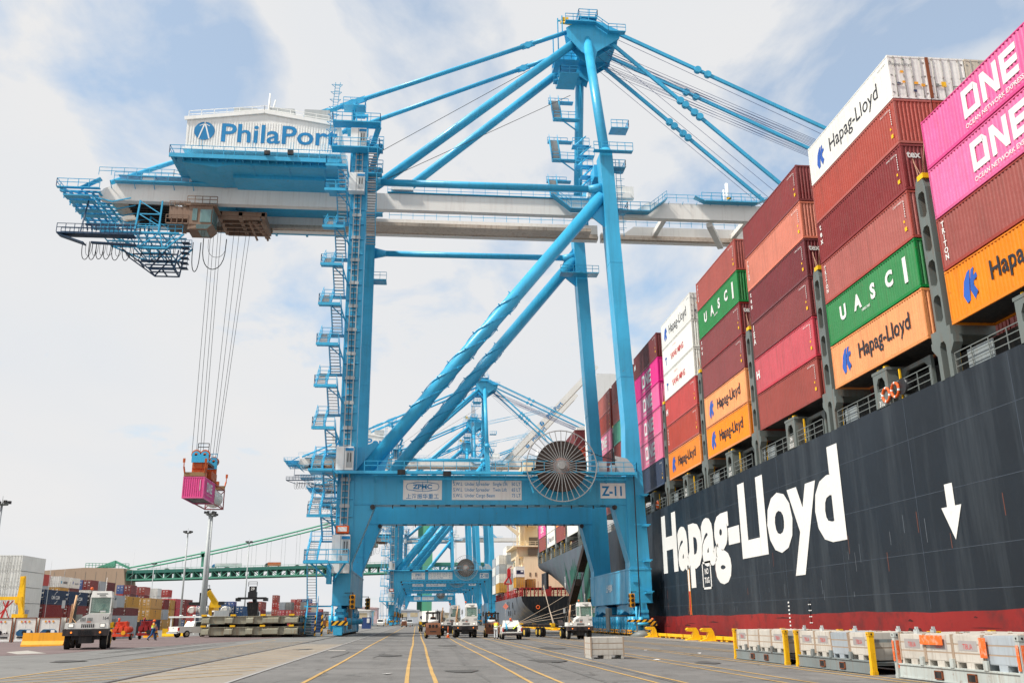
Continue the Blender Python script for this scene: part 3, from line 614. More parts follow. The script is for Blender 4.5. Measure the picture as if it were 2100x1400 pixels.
# --- girders: the land-side part is fixed, the boom is hinged at the sea side
def girder(x0, x1, Y, nm, taper=False, parent=crane):
    Y0, Y1 = Y; m = MB()
    if taper: m.prism([(x0,55.5),(x0+.3,54.9),(x0+1.0,54.8),(x1,54.8),(x1,57.15),(x0+2.2,57.15),(x0+.6,56.4)], 'y', Y0, Y1)
    else: m.box(x0, x1, Y0, Y1, 54.8, 57.15)
    inner = Y1 if Y is GN else Y0; s_ = 1 if Y is GN else -1
    m.box(x0+1, x1, inner, inner+s_*.35, 55.7 if s_ > 0 else 54.95, 56.0 if s_ > 0 else 55.3, 1)
    if s_ < 0: m.box(x0+1, x1, inner-.012, inner, 54.82, 55.75, 1)
    return cb(m, nm, [CREAM, RUSTW], parent)
for Y in (GN, GF): girder(-42.6, 25.5, Y, 'rear_girder', True)
BOOM = []
for Y in (GN, GF):
    m = MB(); Y0, Y1 = Y
    m.prism([(26.0,54.8),(104.0,54.8),(104.0,56.4),(102,57.15),(31.0,57.15),(29.5,56.0),(26.0,56.0)], 'y', Y0, Y1)
    s_ = 1 if Y is GN else -1; inner = Y1 if Y is GN else Y0; m.box(26, 103, inner, inner+s_*.35, 55.7 if s_ > 0 else 54.95, 56.0 if s_ > 0 else 55.3, 1)
    if s_ < 0: m.box(26, 103, inner-.012, inner, 54.82, 55.75, 1)
    BOOM.append(cb(m, 'boom_girder', [CREAM, RUSTW]))
m = MB()
for x in (34, 46, 58, 70, 82, 94): m.box(x-.35, x+.35, GN[1]+.1, GF[0]-.1, 55.6, 56.3)
m.beam((40,GN[1],54.5),(44,GF[0],54.3),.8,.6)
BOOM.append(cb(m, 'boom_crosstie', CREAM))
def walk(x0, x1, y, out, z=57.28, parent=crane, name='girder_walkway'):
    m = MB(); ya, yb2 = (y-out*1.0, y)
    m.box(x0, x1, min(ya,yb2), max(ya,yb2), z-.12, z); m.rail([(x0,ya,z),(x1,ya,z)], 1.1, 1.7, .03)
    return m
m = walk(-40.5, -8, GN[0], 1); m.box(-40, -28, GN[0]-1.05, GN[0]+.3, 57.9, 58.0)
m.rail([(-42.5,GN[0]-1,57.9),(-33,GN[0]-1,57.9),(-31,GN[0]-1,57.3)], 1.1, 1.6, .03)
for x in (-41, -38, -35.5, -33, -30.5): m.beam((x,GN[0]-.95,57.2),(x,GN[0],56.5),.08)
m.rail([(-5,GN[0]+.3,57.3),(25,GN[0]+.3,57.3)], 1.1, 1.7, .03); m.box(-5, 25, GN[0]-.3, GN[0]+1.3, 57.22, 57.3)
m.rail([(-5,GF[0]+.2,57.3),(24,GF[0]+.2,57.3)], 1.1, 1.7, .03); m.rail([(-38,GF[1],57.3),(-8,GF[1],57.3)], 1.1, 1.7, .03)
m.box(20, 31, GN[0]-1.4, GN[0]-.05, 55.2, 55.32); m.rail([(20,GN[0]-1.4,55.3),(31,GN[0]-1.4,55.3)], 1.2, 1.3, .035); m.beam((17.5,GN[0]-.7,57.4),(20,GN[0]-.7,55.3),1.2,.12); m.beam((31,GN[0]-.7,55.3),(33.5,GN[0]-.7,57.3),1.2,.12)
m.rail([(17.5,GN[0]-1.3,57.3),(20,GN[0]-1.3,55.3)], 1.1, .8, .03); m.rail([(31,GN[0]-1.3,55.3),(33.5,GN[0]-1.3,57.3)], 1.1, .8, .03)
cb(m, 'girder_walkway')
m = MB(); m.rail([(33.5,GN[0]-.2,57.3),(60,GN[0]-.2,57.3)], 1.1, 1.7, .03); m.rail([(28,GF[0],57.3),(60,GF[0],57.3)], 1.1, 1.7, .03); m.box(39, 46.5, GN[0]-1.2, GN[0]-.02, 57.15, 57.3); m.rail([(38.5,GN[0]-1.2,57.3),(47,GN[0]-1.2,57.3)], 1.1, 1.4, .035); m.beam((37.6,GN[0]-.6,57.9),(39,GN[0]-.6,57.2),1,.1); m.beam((46.5,GN[0]-.6,57.2),(48,GN[0]-.6,57.9),1,.1)
for x in range(34, 60, 2): m.beam((x,GN[0]-.02,57.0),(x,GN[0]-.5,57.2),.06)
BOOM.append(cb(m, 'boom_walkway'))
m = MB(); m.tube((43.0,115,57.3),(43.0,115,61.0),.3,.22,10,0); m.tube((42.5,115,57.3),(42.5,115,60),.12,.12,8,0); m.box(42.72, 43.5, 114.6, 114.68, 57.5, 58.7, 1)
BOOM.append(cb(m, 'anemometer_post', [WHITE, STRIPE]))
m = MB(); m.box(22.4, 28.5, GN[0]-.9, GN[0]-.1, 57.3, 58.1); m.box(26.2, 29, GN[0]-.6, GN[0]+.2, 57.4, 59.2); m.box(-4.5, -1.5, GN[0]-.6, GN[0]+.4, 57.5, 57.9); m.box(-37, -35.4, GN[0]-.7, GN[0]-.1, 57.5, 58.5); m.box(-31, -29.4, GN[0]-.7, GN[0]-.1, 57.5, 58.5); m.box(18, 23, GN[0]+.4, GN[0]+1.3, 57.4, 58.0)
cb(m, 'equipment_box', WHITE)

# --- machinery house
HY0, HY1 = 108.0, 129.6
m = MB(); m.prism([(-30.5,59.6),(-11.2,59.6),(-11.0,63.6),(-17.2,64.9),(-20.9,65.1),(-30.6,63.75)], 'y', HY0, HY1)
x = -30.4
while x < -11.3: m.box(x, x+.13, HY0-.05, HY0+.01, 59.7, 63.65); x += .34
m.box(-30.75, -10.85, HY0-.3, HY1+.3, 59.35, 59.62)
m.beam((-30.9,HY0-.15,63.75),(-20.9,HY0-.15,65.2),.5,.22,up=(0,1,0)); m.beam((-20.9,HY0-.15,65.2),(-10.8,HY0-.15,63.65),.5,.22,up=(0,1,0))
house = cb(m, 'machinery_house', WHITE)
yl2 = HY0-.07-ORG[1]
letters('PhilaPort', 3.7, LBLUE, (-18.9-ORG[0], yl2, 60.72), '-y', house, bold=.016, sx=1.1)
def circ_logo(cx, z, r, parent, y, mt=LBLUE, mw=None):
    mb_ = MB(); n = 40; mb_.tube((cx,y,z),(cx,y-.012,z),r,r,n,0)
    for a, c in (((0,.92),(-.52,-.86)), ((0,.92),(.52,-.86)), ((0,.75),(0,1.0))): mb_.beam((cx+a[0]*r,y-.022,z+a[1]*r),(cx+c[0]*r,y-.022,z+c[1]*r),.13*r,.012,1,up=(0,1,0))
    for sx_ in (-1, 1):
        for k in (.25, .5): mb_.beam((cx,y-.022,z+.8*r),(cx+sx_*k*r,y-.022,z+(.85-k*.6)*r),.06*r,.012,1,up=(0,1,0))
    return mb_.build('emblem', [mt, mw or WHITE], parent, (0,0,0))
circ_logo(-28.3-ORG[0], 62.1, 1.28, house, yl2)
m = MB()
for x in (-23.6, -18.9, -14.3): m.box(x-1.7, x+1.6, HY0+1.0, HY0+4, 65.0, 66.5) if x > -23 else m.box(x-1.5, x+1.5, HY0+1, HY0+4, 64.9, 66.3)
m.build('roof_unit', LGREY, house, ORG)
m = MB(); m.rail([(-30.5,HY0+.1,63.9),(-21,HY0+.1,65.1),(-11,HY0+.1,63.8)], 1.1, 1.6, .03); m.tube((-20.6,HY0+1,65),(-20.6,HY0+1,68.6),.16,.1,8); m.tube((-20.4,HY0+1.4,65),(-19.9,HY0+1.4,67.9),.14,.1,8)
m.build('roof_railing', WHITE, house, ORG)
m = MB()
m.box(-32.0, -10.6, 106.7, 131, 57.95, 58.15); m.box(-32.0, -10.6, 106.65, 106.8, 57.6, 58.15)
for x in [-31.4+1.05*i for i in range(20)]: m.box(x-.05, x+.05, 106.9, 108, 57.5, 57.95)
m.box(-30.6, -10.7, 107.6, 130, 57.45, 57.95)
m.prism([(-30.6,57.45),(-26.4,56.9),(-24.5,57.3),(-10.8,57.3),(-10.8,57.45)], 'y', 107.7, 113.6)
for x in (-26.5, -22, -17.5, -13): m.box(x-.15, x+.15, 107.7, 130, 57.2, 57.45)
m.box(-24.8, -11, 110.5, 127, 56.9, 57.3)
m.rail([(-32,106.75,58.15),(-10.8,106.75,58.15)], 1.15, 1.3, .035); m.rail([(-32,106.75,58.15),(-32,131,58.15)], 1.15, 1.6, .035)
for x in (-28.4,-21.9,-17.1,-13.2): m.beam((x,106.7,59.2),(x,106.7,60.3),.05); m.beam((x+.35,106.7,59.2),(x+.35,106.7,60.3),.05)
cb(m, 'house_platform')
m = MB(); m.box(-20.3, -19.6, 106.3, 106.7, 58.3, 58.8); m.box(-17.4,-16.7,106.3,106.7,58.4,59.0); cb(m, 'platform_lamp', DARK)

# --- tail of the girders: platform, festoon track, trussed service cage
m = MB()
[m.box(-47.6, -42.2, 113.0+1.15*i, 113.55+1.15*i, 56.0, 56.12) for i in range(11)]; m.rail([(-42.2,113,56.1),(-47.6,113,56.1),(-47.6,124.5,56.1)], 1.1, 1.3, .035)
m.beam((-42.3,113.6,57.6),(-44.8,113.6,56.1),.9,.12)
for k, y in enumerate((113.4, 115.6, 117.8, 120.0, 122.2, 124.3)):
    m.beam((-47.2,y,55.9),(-40.5,y,54.3),.16); m.beam((-46.6,y,55.9),(-46.6,y,54.6),.12); m.beam((-40.5,y,54.3),(-38.2,y,54.9),.14); m.box(-46.4,-43.2,y-.9,y+.1,54.6+(k%2)*.3,54.72+(k%2)*.3)
    m.beam((-44,y,55.5),(-41.5,y,53.6),.12)
[m.box(-46.8+.9*i, -46.5+.9*i, 112.8, 124, 55.3, 55.42) for i in range(6)]
cb(m, 'tail_platform')
m = MB()
for y in (113.2, 118.2):
    for xa, xb in ((-36.9,-37.2), (-34.1,-34.2)): m.beam((xa,y,54.5),(xb,y,50.0),.2)
    for za, zb_ in ((54.4,52.6),(52.6,50.9)): m.beam((-36.9,y,za),(-34.1,y,zb_),.12); m.beam((-37,y,zb_),(-34.1,y,zb_),.12)
    m.beam((-41.5,y,50.0),(-31.6,y,50.0),.2); m.beam((-41.5,y,50),(-36.5,y,47.9),.18); m.beam((-36.5,y,47.9),(-33,y,47.9),.18); m.beam((-33,y,47.9),(-31,y,49.9),.18); m.beam((-36.6,y,50),(-36.5,y,47.9),.14); m.beam((-34,y,50),(-33.5,y,47.9),.14); m.beam((-36.5,y,48),(-34,y,50),.12); m.beam((-33.4,y,48),(-31.8,y,50),.12)
for z, x0, x1 in ((50.0,-41.5,-31.0), (47.9,-36.5,-33)):
    for i in range(4): m.box(x0, x1, 113.3+1.36*i, 113.5+1.36*i, z-.14, z)
    for i in range(int((x1-x0)/1.1)): m.box(x0+1.1*i, x0+1.1*i+.16, 113.2, 118.2, z-.2, z-.14)
for x in (-37,-35.6,-34.2,-33): m.beam((x,113.2,47.8),(x+.4,118.2,47.8),.12)
m.rail([(-41.5,113.2,50),(-31.2,113.2,50)], 1.2, .9, .03); m.rail([(-41.5,118.2,50),(-31.2,118.2,50)], 1.2, .9, .03)
cb(m, 'service_frame')
m = MB()       # lower cage, its shade put into a darker crane blue
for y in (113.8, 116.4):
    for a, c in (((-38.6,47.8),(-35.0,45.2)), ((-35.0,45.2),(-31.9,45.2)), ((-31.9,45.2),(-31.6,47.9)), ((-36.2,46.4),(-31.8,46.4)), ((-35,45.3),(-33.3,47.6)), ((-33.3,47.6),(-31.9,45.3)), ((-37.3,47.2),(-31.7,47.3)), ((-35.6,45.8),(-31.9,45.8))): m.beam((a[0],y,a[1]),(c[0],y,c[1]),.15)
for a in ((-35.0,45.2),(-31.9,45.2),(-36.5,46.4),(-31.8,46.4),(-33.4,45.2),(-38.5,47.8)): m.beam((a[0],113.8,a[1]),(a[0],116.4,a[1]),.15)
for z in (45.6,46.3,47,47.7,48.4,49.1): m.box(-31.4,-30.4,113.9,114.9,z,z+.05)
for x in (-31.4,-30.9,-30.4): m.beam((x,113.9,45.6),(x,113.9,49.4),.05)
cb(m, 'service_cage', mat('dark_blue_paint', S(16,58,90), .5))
m = MB()
m.box(-46.2, -36.8, 111.6, 113.0, 48.95, 49.1); m.rail([(-46.2,111.6,49.1),(-36.5,111.6,49.1)], 1.15, 1.1, .035); m.rail([(-46.2,113,49.1),(-36.5,113,49.1)], 1.15, 1.1, .035)
m.beam((-46.0,112.3,48.9),(-42.8,112.3,47.8),1.2,.12); m.beam((-42,112.3,48.0),(-36.5,112.3,47.8),.5,.2)
m.box(-43.5,-36.5,113.4,113.7,50.9,51.15)
for x in [-43.3+.55*i for i in range(15)]: m.beam((x,113.5,51),(x+.15,113.5,50.2),.16)
m.beam((-43.6,112.3,49),(-43.6,113.8,54.5),.15)
cb(m, 'festoon_track', mat('dark_blue_paint', S(16,58,90), .5))  # same crane blue darkened for shade as on the cage
def loop(mb, x, y, w, z0, h, r=.05):
    n = 12; pts = [(x+w/2*math.cos(math.pi*(1+i/n))*(1 if i else 1), y, z0-h*math.sin(math.pi*i/n)**.55) for i in range(n+1)]
    mb.path(pts, r, 5)
m = MB()
for x, w, h in ((-43.0,1.0,2.5),(-42.2,.9,2.5),(-41.3,.9,2.4),(-40.4,.9,2.4),(-39.3,1.0,2.5),(-38.0,1.0,2.5),(-36.6,1.0,2.5),(-34.4,1.2,2.5),(-32.6,1.0,2.4)): loop(m, x, 113.4, w, 48.6, h); loop(m, x+.15, 113.9, w*.8, 48.6, h*.7, .03)
loop(m, -30.2, 117, 1.0, 50.4, 4.2, .06); loop(m, -27.9, 117, 3.0, 51.0, 4.4, .06); loop(m, -27.6, 117.2, 2.4, 51.0, 2.6, .03)
cb(m, 'festoon_cable', BLACK)
# dark grating between the girders
m = MB(); m.box(-39.2, -33.4, 115.7, 121.9, 54.9, 55.05)
for i in range(9): m.box(-39.2, -33.4, 115.9+.7*i, 116.0+.7*i, 54.6, 54.9)
cb(m, 'grating', DARK)
m = MB(); m.box(-42.3, -34, 115.7, 121.9, 56.2, 57.1); m.box(-10.5, 24, 119.5, 121.8, 54.9, 55.4); m.beam((-33,115.8,56.5),(-31,121.8,55.2),.7,.5); cb(m, 'girder_crosstie', RUSTW)
# --- trolley and operator's cab
CABP = mat('stained_beige_paint', S(138,112,94), .6, var=.15, dirt=(.16,.08,.05), dirt_amt=.45, scale=.8)
m = MB(); m.box(-33.4, -21.2, 115.9, 116.5, 54.0, 54.6); m.box(-33.4, -21.2, 121.1, 121.7, 54.0, 54.6); [m.box(-27.2, -22.0, 116.0+1.35*i, 116.3+1.35*i, 53.5, 54.0) for i in range(5)]
for x in (-33.2, -27.3, -24.6, -21.6): m.box(x-.25, x+.25, 115.9, 121.7, 53.6, 54.5)
for x in (-26.3, -24.8, -23.3): m.disc((x,118.8,54.5),.7,'x',.3,18); m.disc((x,117.2,54.5),.5,'y',.3,18)
m.beam((-21.8,116,53.2),(-20.9,117,50.9),.2); m.beam((-23.4,116,53.2),(-22.3,117,50.9),.2)
for k in range(6): m.box(-23+.35*k,-22+.35*k-.3,115.9,116.8,53.1-.4*k,53.16-.4*k)
tro = cb(m, 'trolley', CABP)
m = MB(); cx0, cx1, cy0, cy1 = -30.6, -27.6, 112.9, 115.9
m.hexa([(cx0,cy0+.2,50.6),(cx1-.5,cy0+.2,50.6),(cx1-.5,cy1,50.6),(cx0,cy1,50.6)], [(cx0,cy0+.2,51.3),(cx1+.2,cy0,51.3),(cx1+.2,cy1,51.3),(cx0,cy1,51.3)])
m.box(cx0, cx1, cy0+.1, cy1, 51.3, 53.9); m.box(cx0-.4, cx1+.5, cy0-.1, cy1+.2, 53.9, 54.1); m.box(-33.2, cx0, 113.4, 115.8, 52.2, 53.9); m.box(-33.4,-30.6,113,115.9,51.3,51.45)
m.build('operator_cab', CABP, tro, ORG)
m = MB(); m.box(cx0+1.5, cx1-.1, cy0+.02, cy0+.12, 51.6, 53.4, 0); m.box(cx1+.0, cx1+.08, cy0+.2, cy1-.2, 51.6, 53.6, 0); m.hexa([(cx1-1.9,cy0+.14,50.7),(cx1-.55,cy0+.14,50.7),(cx1-.55,cy0+.18,50.7),(cx1-1.9,cy0+.18,50.7)],[(cx1-1.9,cy0-.03,51.25),(cx1+.1,cy0-.03,51.25),(cx1+.1,cy0+.1,51.25),(cx1-1.9,cy0+.1,51.25)],0); m.box(cx0+.5, cx0+1.1, cy0+.03, cy0+.12, 51.8, 53.5, 0)
m.box(cx1-1.7, cx1-.6, cy0+.4, cy1-.5, 50.56, 50.6, 0)
m.build('cab_window', mat('cab_glass', (.12,.22,.21), .1, dirt=(.3,.4,.38), dirt_amt=.3, spec=.9), tro, ORG)
m = MB(); m.rail([(-33.4,113,51.45),(-30.6,113,51.45)], 1.1, .7, .04); m.rail([(-30.8,112.6,54.1),(-27,112.6,54.1)], 1.0, .9, .04); m.rail([(-33.2,113.3,53.9),(-30.6,113.3,53.9)],.7,.7,.04); m.build('cab_railing', CABP, tro, ORG)

# --- elevator mast and landings on the near land leg
m = MB()
for x in (-8.75, -7.95): m.box(x-.06, x+.06, 106.2, 106.34, 7.2, 60)
z = 7.6
while z < 60: m.box(-8.75, -7.95, 106.2, 106.3, z, z+.09); z += .75
for z in range(9, 60, 2): m.box(-9.15, -7.45, 106.3, 106.5, z, z+.1, 1)
for z in range(8, 60, 3): m.box(-8.9, -7.8, 106.14, 106.2, z, z+.35, 0)
m.beam((-8.35,106.15,7.2),(-8.35,106.15,60),.06,.06,2)
cb(m, 'elevator_track', [LGREY, BLUE, BLACK])
for z0, z1 in ((6.75,10.9), (18.1,20.8), (53.0,55.5), (59.1,61.8)):
    m = MB(); m.box(-9.45, -7.5, 105.0, 106.1, z0, z1, 0); m.box(-8.3, -7.6, 104.95, 105.01, z0+.3 if z1-z0 < 4 else z0+1.9, z1-.15, 1)
    for x in (-8.1, -7.8): m.box(x-.05, x+.05, 104.93, 104.96, (z0+.9 if z1-z0 < 4 else z1-1.9), z1-.75, 2)
    m.box(-8.4, -7.5, 104.93, 104.99, z1-.5, z1-.18, 3); m.box(-8.55,-8.45,104.97,105.0,z0,z1-.1,1)
    if z1-z0 > 4: m.box(-8.45, -8.3, 104.94, 105.0, z0+.1, z0+1.8, 1)
    cb(m, 'elevator_landing', [WHITE, LGREY, DARK, LBLUE])
m = MB(); m.box(-9.1, -7.7, 105.2, 106.1, 11.1, 11.9, 0); m.box(-8.9,-7.9,105.12,105.2,11.25,11.75,1); cb(m, 'elevator_car', [ORANGE, LWHITE])
# --- stair tower: each storey a landing, an inner flight going back and an outer flight returning
LV = [7.99, 12.9, 17.84, 22.7, 27.6, 32.57, 37.5, 42.5, 47.4, 52.3, 55.6]
TREAD = mat('galvanised_tread', S(186,184,182), .5, streak=False)
def flight(mb, x0, x1, ya, za, yb2, zb2, rail_=True):
    n = max(5, int(abs(zb2-za)/.27))
    for i in range(n):
        t = (i+.5)/n; y = ya+(yb2-ya)*t; z = za+(zb2-za)*t; mb.box(x0+.06, x1-.06, y-.14, y+.14, z-.03, z+.02, 1)
    for x in (x0, x1): mb.beam((x,ya,za),(x,yb2,zb2),.07,.25,0)
    if rail_:
        for x in (x0, x1):
            for h_ in (.55, 1.05): mb.beam((x,ya,za+h_),(x,yb2,zb2+h_),.05,.05,0)
            for i in range(0, 4): t = i/3; mb.beam((x,ya+(yb2-ya)*t,za+(zb2-za)*t),(x,ya+(yb2-ya)*t,za+(zb2-za)*t+1.05),.05,.05,0)
YA, YB = 104.2, 107.6
for i, z in enumerate(LV):
    m = MB(); xo, xm, xi = -12.1, -10.85, -9.62
    m.box(xo-.05, xi, YA-1.1, YA, z-.14, z, 0); m.box(xo-.08, xi, YA-1.14, YA-1.06, z-.3, z+.04, 0)
    m.rail([(xo,YA,z),(xo,YA-1.1,z),(xi,YA-1.1,z)], 1.1, 1.2, .032, 0)
    m.beam((xi,YA-.5,z-.1),(-9.2,106.2,z-1.3),.12); m.beam((xm,YA-.9,z-.12),(-9.2,106.4,z-1.0),.1)
    if i+1 < len(LV):
        h_ = LV[i+1]-z; zm = z+h_/2
        m.box(xo, xi+.2, YB, YB+1.0, zm-.14, zm, 0); m.rail([(xo,YB+1,zm),(xi,YB+1,zm)], 1.1, 1.1, .032, 0); m.beam((xi,YB+.5,zm-.1),(-9.2,YB+.5,zm-.1),.14)
        flight(m, xo+.02, xm-.05, YA, z, YB, zm); flight(m, xm+.05, xi, YA, LV[i+1], YB, zm)
    cb(m, 'stair_flight', [BLUE, TREAD])
m = MB(); flight(m, -12.0, -11.0, 104.4, 7.9, 106.6, 3.4); m.box(-12.3, -9.3, 106.6, 107.6, 3.2, 3.35, 0); flight(m, -11.9, -10.8, 104.4, .25, 106.6, 3.3)
m.box(-12.3, -7.4, 103.1, 104.3, 7.7, 7.95, 0); m.rail([(-12.2,104,7.95),(-12.2,103.1,7.95),(-7.5,103.1,7.95),(-7.5,104.3,7.95)], 1.2, 1.2, .035, 0); m.beam((-11.5,103.4,7.7),(-9.4,105.4,5.9),.16); m.beam((-7.8,103.4,7.7),(-9.2,105.6,5.9),.16)
m.box(-9.9, -9.4, 104.9, 106.3, 5.6, 7.7, 0)
cb(m, 'access_stair', [BLUE, TREAD])
m = MB()
for x in (-12.0, -10.75): m.box(x-.07, x+.07, 104.05, 104.2, .2, 2.3)
m.box(-10.2,-10.0,104.6,104.8,.2,2.4); cb(m, 'hazard_post', STRIPE)
m = MB()      # upper landings round the top of the tower
for z in (59.0, 62.6): m.box(-11.8, -5.8, 104.6, 106.3, z-.15, z); m.rail([(-11.8,106,z),(-11.8,104.6,z),(-5.8,104.6,z),(-5.8,106.5,z)], 1.15, 1.1, .035)
for k in range(4):
    z = 55.8+k*1.7; m.box(-7.2, -5.4, 105.4+(k%2)*2, 106.6+(k%2)*2, z-.12, z); m.rail([(-7.2,105.4+(k%2)*2,z),(-5.4,105.4+(k%2)*2,z)], 1.1, .9, .035)
    m.beam((-6.8,105.6+(k%2)*2,z),(-6.0,107.4-(k%2)*1.4,z+1.7),.7,.15)
m.box(-9.3, -7.2, 106.5, 108.9, 60.6, 60.9); m.box(-9.1,-8.9,107,107.2,60.9,65); m.box(-7.7,-7.5,107,107.2,60.9,65); m.box(-9.1,-7.5,106.9,107.3,64.6,64.9)
for x in (-12.5,-11.9): m.beam((x,107,59.2),(x+.6,107,69.5),.07)
for k in range(24): m.beam((-12.5+.025*k,107,59.4+.42*k),(-11.9+.025*k,107,59.4+.42*k),.05)
for k in range(1, 9): m.beam((-12.9+.07*k,106.4,60+1.1*k),(-11.5+.07*k,106.4,60+1.1*k),.05); m.beam((-12.9+.07*k,106.4,60+1.1*k),(-12.5+.07*k,107,60+1.1*k),.05); m.beam((-11.5+.07*k,106.4,60+1.1*k),(-11.9+.07*k,107,60+1.1*k),.05)
m.box(-7.2, -5.2, 106.3, 107.4, 50.6, 50.75); 
for z in (46.5, 50.5, 54.5): flight(m, -7.15, -6.0, 104.4, z+3.6, 106.9, z, True)
m.box(-8.3, -5.4, 129, 131, 50.2, 50.4); m.rail([(-8.3,129,50.4),(-5.4,129,50.4)],1.1,1,.03)
cb(m, 'upper_landing', [BLUE, TREAD])
# --- stairs up to the apex on the sea side
m = MB()
for z0, zt in ((62.2,68.0), (68.2,73.8), (74.0,79.6)):
    flight(m, 19.3, 20.6, 126.0-(z0-62)*.35, z0, 129.0-(z0-62)*.35, zt-.3)
    y_ = 126.0-(z0-62)*.35
    m.box(19.2, 23.2, y_-1.0, y_, z0-.14, z0, 0); m.rail([(19.2,y_,z0),(19.2,y_-1,z0),(22.6,y_-1,z0)], 1.1, 1, .035); m.beam((20.5,y_-.5,z0-.1),(23.2,y_,z0-1.8),.16)
    m.box(19.2, 23.0, y_+3, y_+4, zt-.4, zt-.26, 0); m.rail([(19.2,y_+4,zt-.3),(22.4,y_+4,zt-.3)], 1.1, 1, .035)
m.box(19.2, 23.4, 119.6, 120.8, 79.7, 79.85); m.rail([(19.2,119.6,79.8),(23,119.6,79.8)], 1.1, 1, .035)
for k in range(5):
    z = 57.6+k*2.1; x = 20.8+.5*(k%2); m.box(x, x+2.4, 110.5+k, 111.8+k, z-.1, z); m.rail([(x,110.5+k,z),(x+2.4,110.5+k,z)], 1.1, .8, .035); m.beam((x+.3,111+k,z),(x+2.0,112+k,z+2.1),.8,.15)
m.box(22.0, 27.2, 105.6, 106.4, 60.4, 60.5); m.rail([(22,105.6,60.5),(27.2,105.6,60.5)], 1.1, 1, .035)
m.box(25, 27.4, 108, 110, 65.2, 65.3); m.rail([(25,108,65.3),(27.4,108,65.3),(27.4,110,65.3)], 1.1, .8, .035)
for z in (52.5, 58.6): m.box(24.6, 26.4, 106.8, 108.6, z, z+.12); m.rail([(24.6,106.8,z),(26.4,106.8,z),(26.4,108.6,z)], 1.1, .8, .035)
for x in (25.3, 25.9): m.beam((x,107.5,49),(x-.1,107.5,60),.07)
for z in range(50, 60, 1): m.beam((25.2,107.5,z),(26,107.5,z),.06); m.beam((25,107,z),(26.2,107,z),.04)
m.box(20.6, 26.4, 126.8, 128.7, 51.4, 51.55); m.rail([(20.6,126.8,51.5),(26.4,126.8,51.5)], 1.1, .9, .035)
cb(m, 'apex_stair', [BLUE, TREAD])
# --- hoist ropes
m = MB()
for (xt, xb, yt, yb2) in ((-28.4,-27.9,116.4,115.2),(-28.0,-27.4,116.4,115.3),(-27.6,-26.9,117,115.2),(-27.3,-26.6,117.4,115.3),(-26.0,-26.9,119.4,120.4),(-25.4,-26.5,119.9,120.4),(-24.6,-26.2,120.6,120.5),(-24.2,-26.0,121,120.6)): m.path([(xt,yt,53.6),(xb,yb2,21.8)], .028, 4)
cb(m, 'hoist_rope', DARK)

# --- the other cranes of the row, farther along the quay
def another(dy, num, lab, raised):
    c = copy_tree(crane, None, ('number','hoist_rope')+(('boom_girder','boom_crosstie','boom_walkway','anemometer_post','forestay','boom_rope') if raised else ()))
    c.location.y = ORG[1]+dy; c['label'] = lab
    nb = [k for k in KID[c.name] if k.name.startswith('number_board')][0]
    letters(num, 1.55, LBLUE, (22.81-ORG[0], yl, 15.5), '-y', nb, bold=.03, sx=.85, name='number')
    if raised:
        ang = R(raised); px, pz = 26.5, 56.0
        def rot(x, z): dx, dz = x-px, z-pz; return (px+dx*math.cos(ang)-dz*math.sin(ang), pz+dx*math.sin(ang)+dz*math.cos(ang))
        for k in KID[crane.name]:
            if k.name.split('.')[0] in ('boom_girder','boom_crosstie','boom_walkway'):
                n_ = k.copy(); n_.data = k.data.copy(); COL.objects.link(n_); setpar(n_, c)
                for v in n_.data.vertices:
                    x2, z2 = rot(v.co.x+ORG[0], v.co.z); v.co.x, v.co.z = x2-ORG[0], z2
                n_.data.update()
        bg_ = [k for k in KID[c.name] if k.name.startswith('boom_girder')][-2]
        t = text_mesh('PhilaPort', 2.6, LBLUE, bold=.02); x2, z2 = rot(75, 55.2)
        o = put(t, 'lettering', bg_, (x2-ORG[0], GN[0]-.06-ORG[1], z2), (R(90), -ang, 0))
        x2, z2 = rot(66.5, 56.0); circ_logo(x2-ORG[0], z2, 1.0, bg_, GN[0]-.06-ORG[1])
        m = MB()
        for y in (115.8, 121.9):
            mx_, mz_ = rot(75, 57.5); m2_, n2_ = rot(50, 57.5)
            m.path([(AX+4.2,y,AZ+.4),(mx_,y,mz_)], .07, 5); m.path([(AX+4.2,y,AZ-.2),(mx_+1,y,mz_+1)], .07, 5); m.beam((AX+3,y,AZ-1),((AX+m2_)/2,y,(AZ+n2_)/2-9),.4,.5); m.beam(((AX+m2_)/2,y,(AZ+n2_)/2-9),(m2_,y,n2_),.4,.5)
        m.build('raised_stay', BLUE, c, ORG)
    return c
c10 = another(214, 'Z-10', 'second blue quay crane in the row, its unit sign ending in 10, boom lowered', 0)
c9 = another(283, 'Z-9', 'third blue quay crane in the row, its white boom raised to the upper right', 46.5)
c8 = another(338, 'Z-8', 'fourth blue quay crane, mostly hidden behind the second and third, boom raised', 46.5)
# ================================================================== containers
CC = {'maroon':S(132,44,44),'redbrown':S(172,72,58),'brown':S(150,64,54),'wine':S(110,40,44),'salmon':S(214,112,80),'crimson':S(196,42,62),'red':S(186,56,50),'darkred':S(116,30,32),
 'orange':S(240,140,40),'pink':S(228,60,140),'paleorange':S(230,90,30),'green':S(30,128,62),'teal':S(80,164,134),'white':S(232,230,223),'ltgrey':S(170,178,184),'grey':S(140,140,138),'slate':S(58,70,92),
 'blue':S(32,80,128),'navy':S(22,50,84),'dark':S(16,24,34),'mustard':S(204,152,58),'yellow':S(226,166,52),'palepink':S(232,110,150),'brightblue':S(62,96,160),'cream':S(206,196,176)}
def cmat(c, strong=True):
    light = c in ('white','ltgrey','cream')
    return mat('container_paint_'+c, CC[c], .42, var=.07, dirt=(.30,.20,.13) if light else (.10,.05,.03), dirt_amt=.14 if light else .2, scale=.8, rust=.35 if light else .3, bump=.15, fade=.16 if not light else .04)
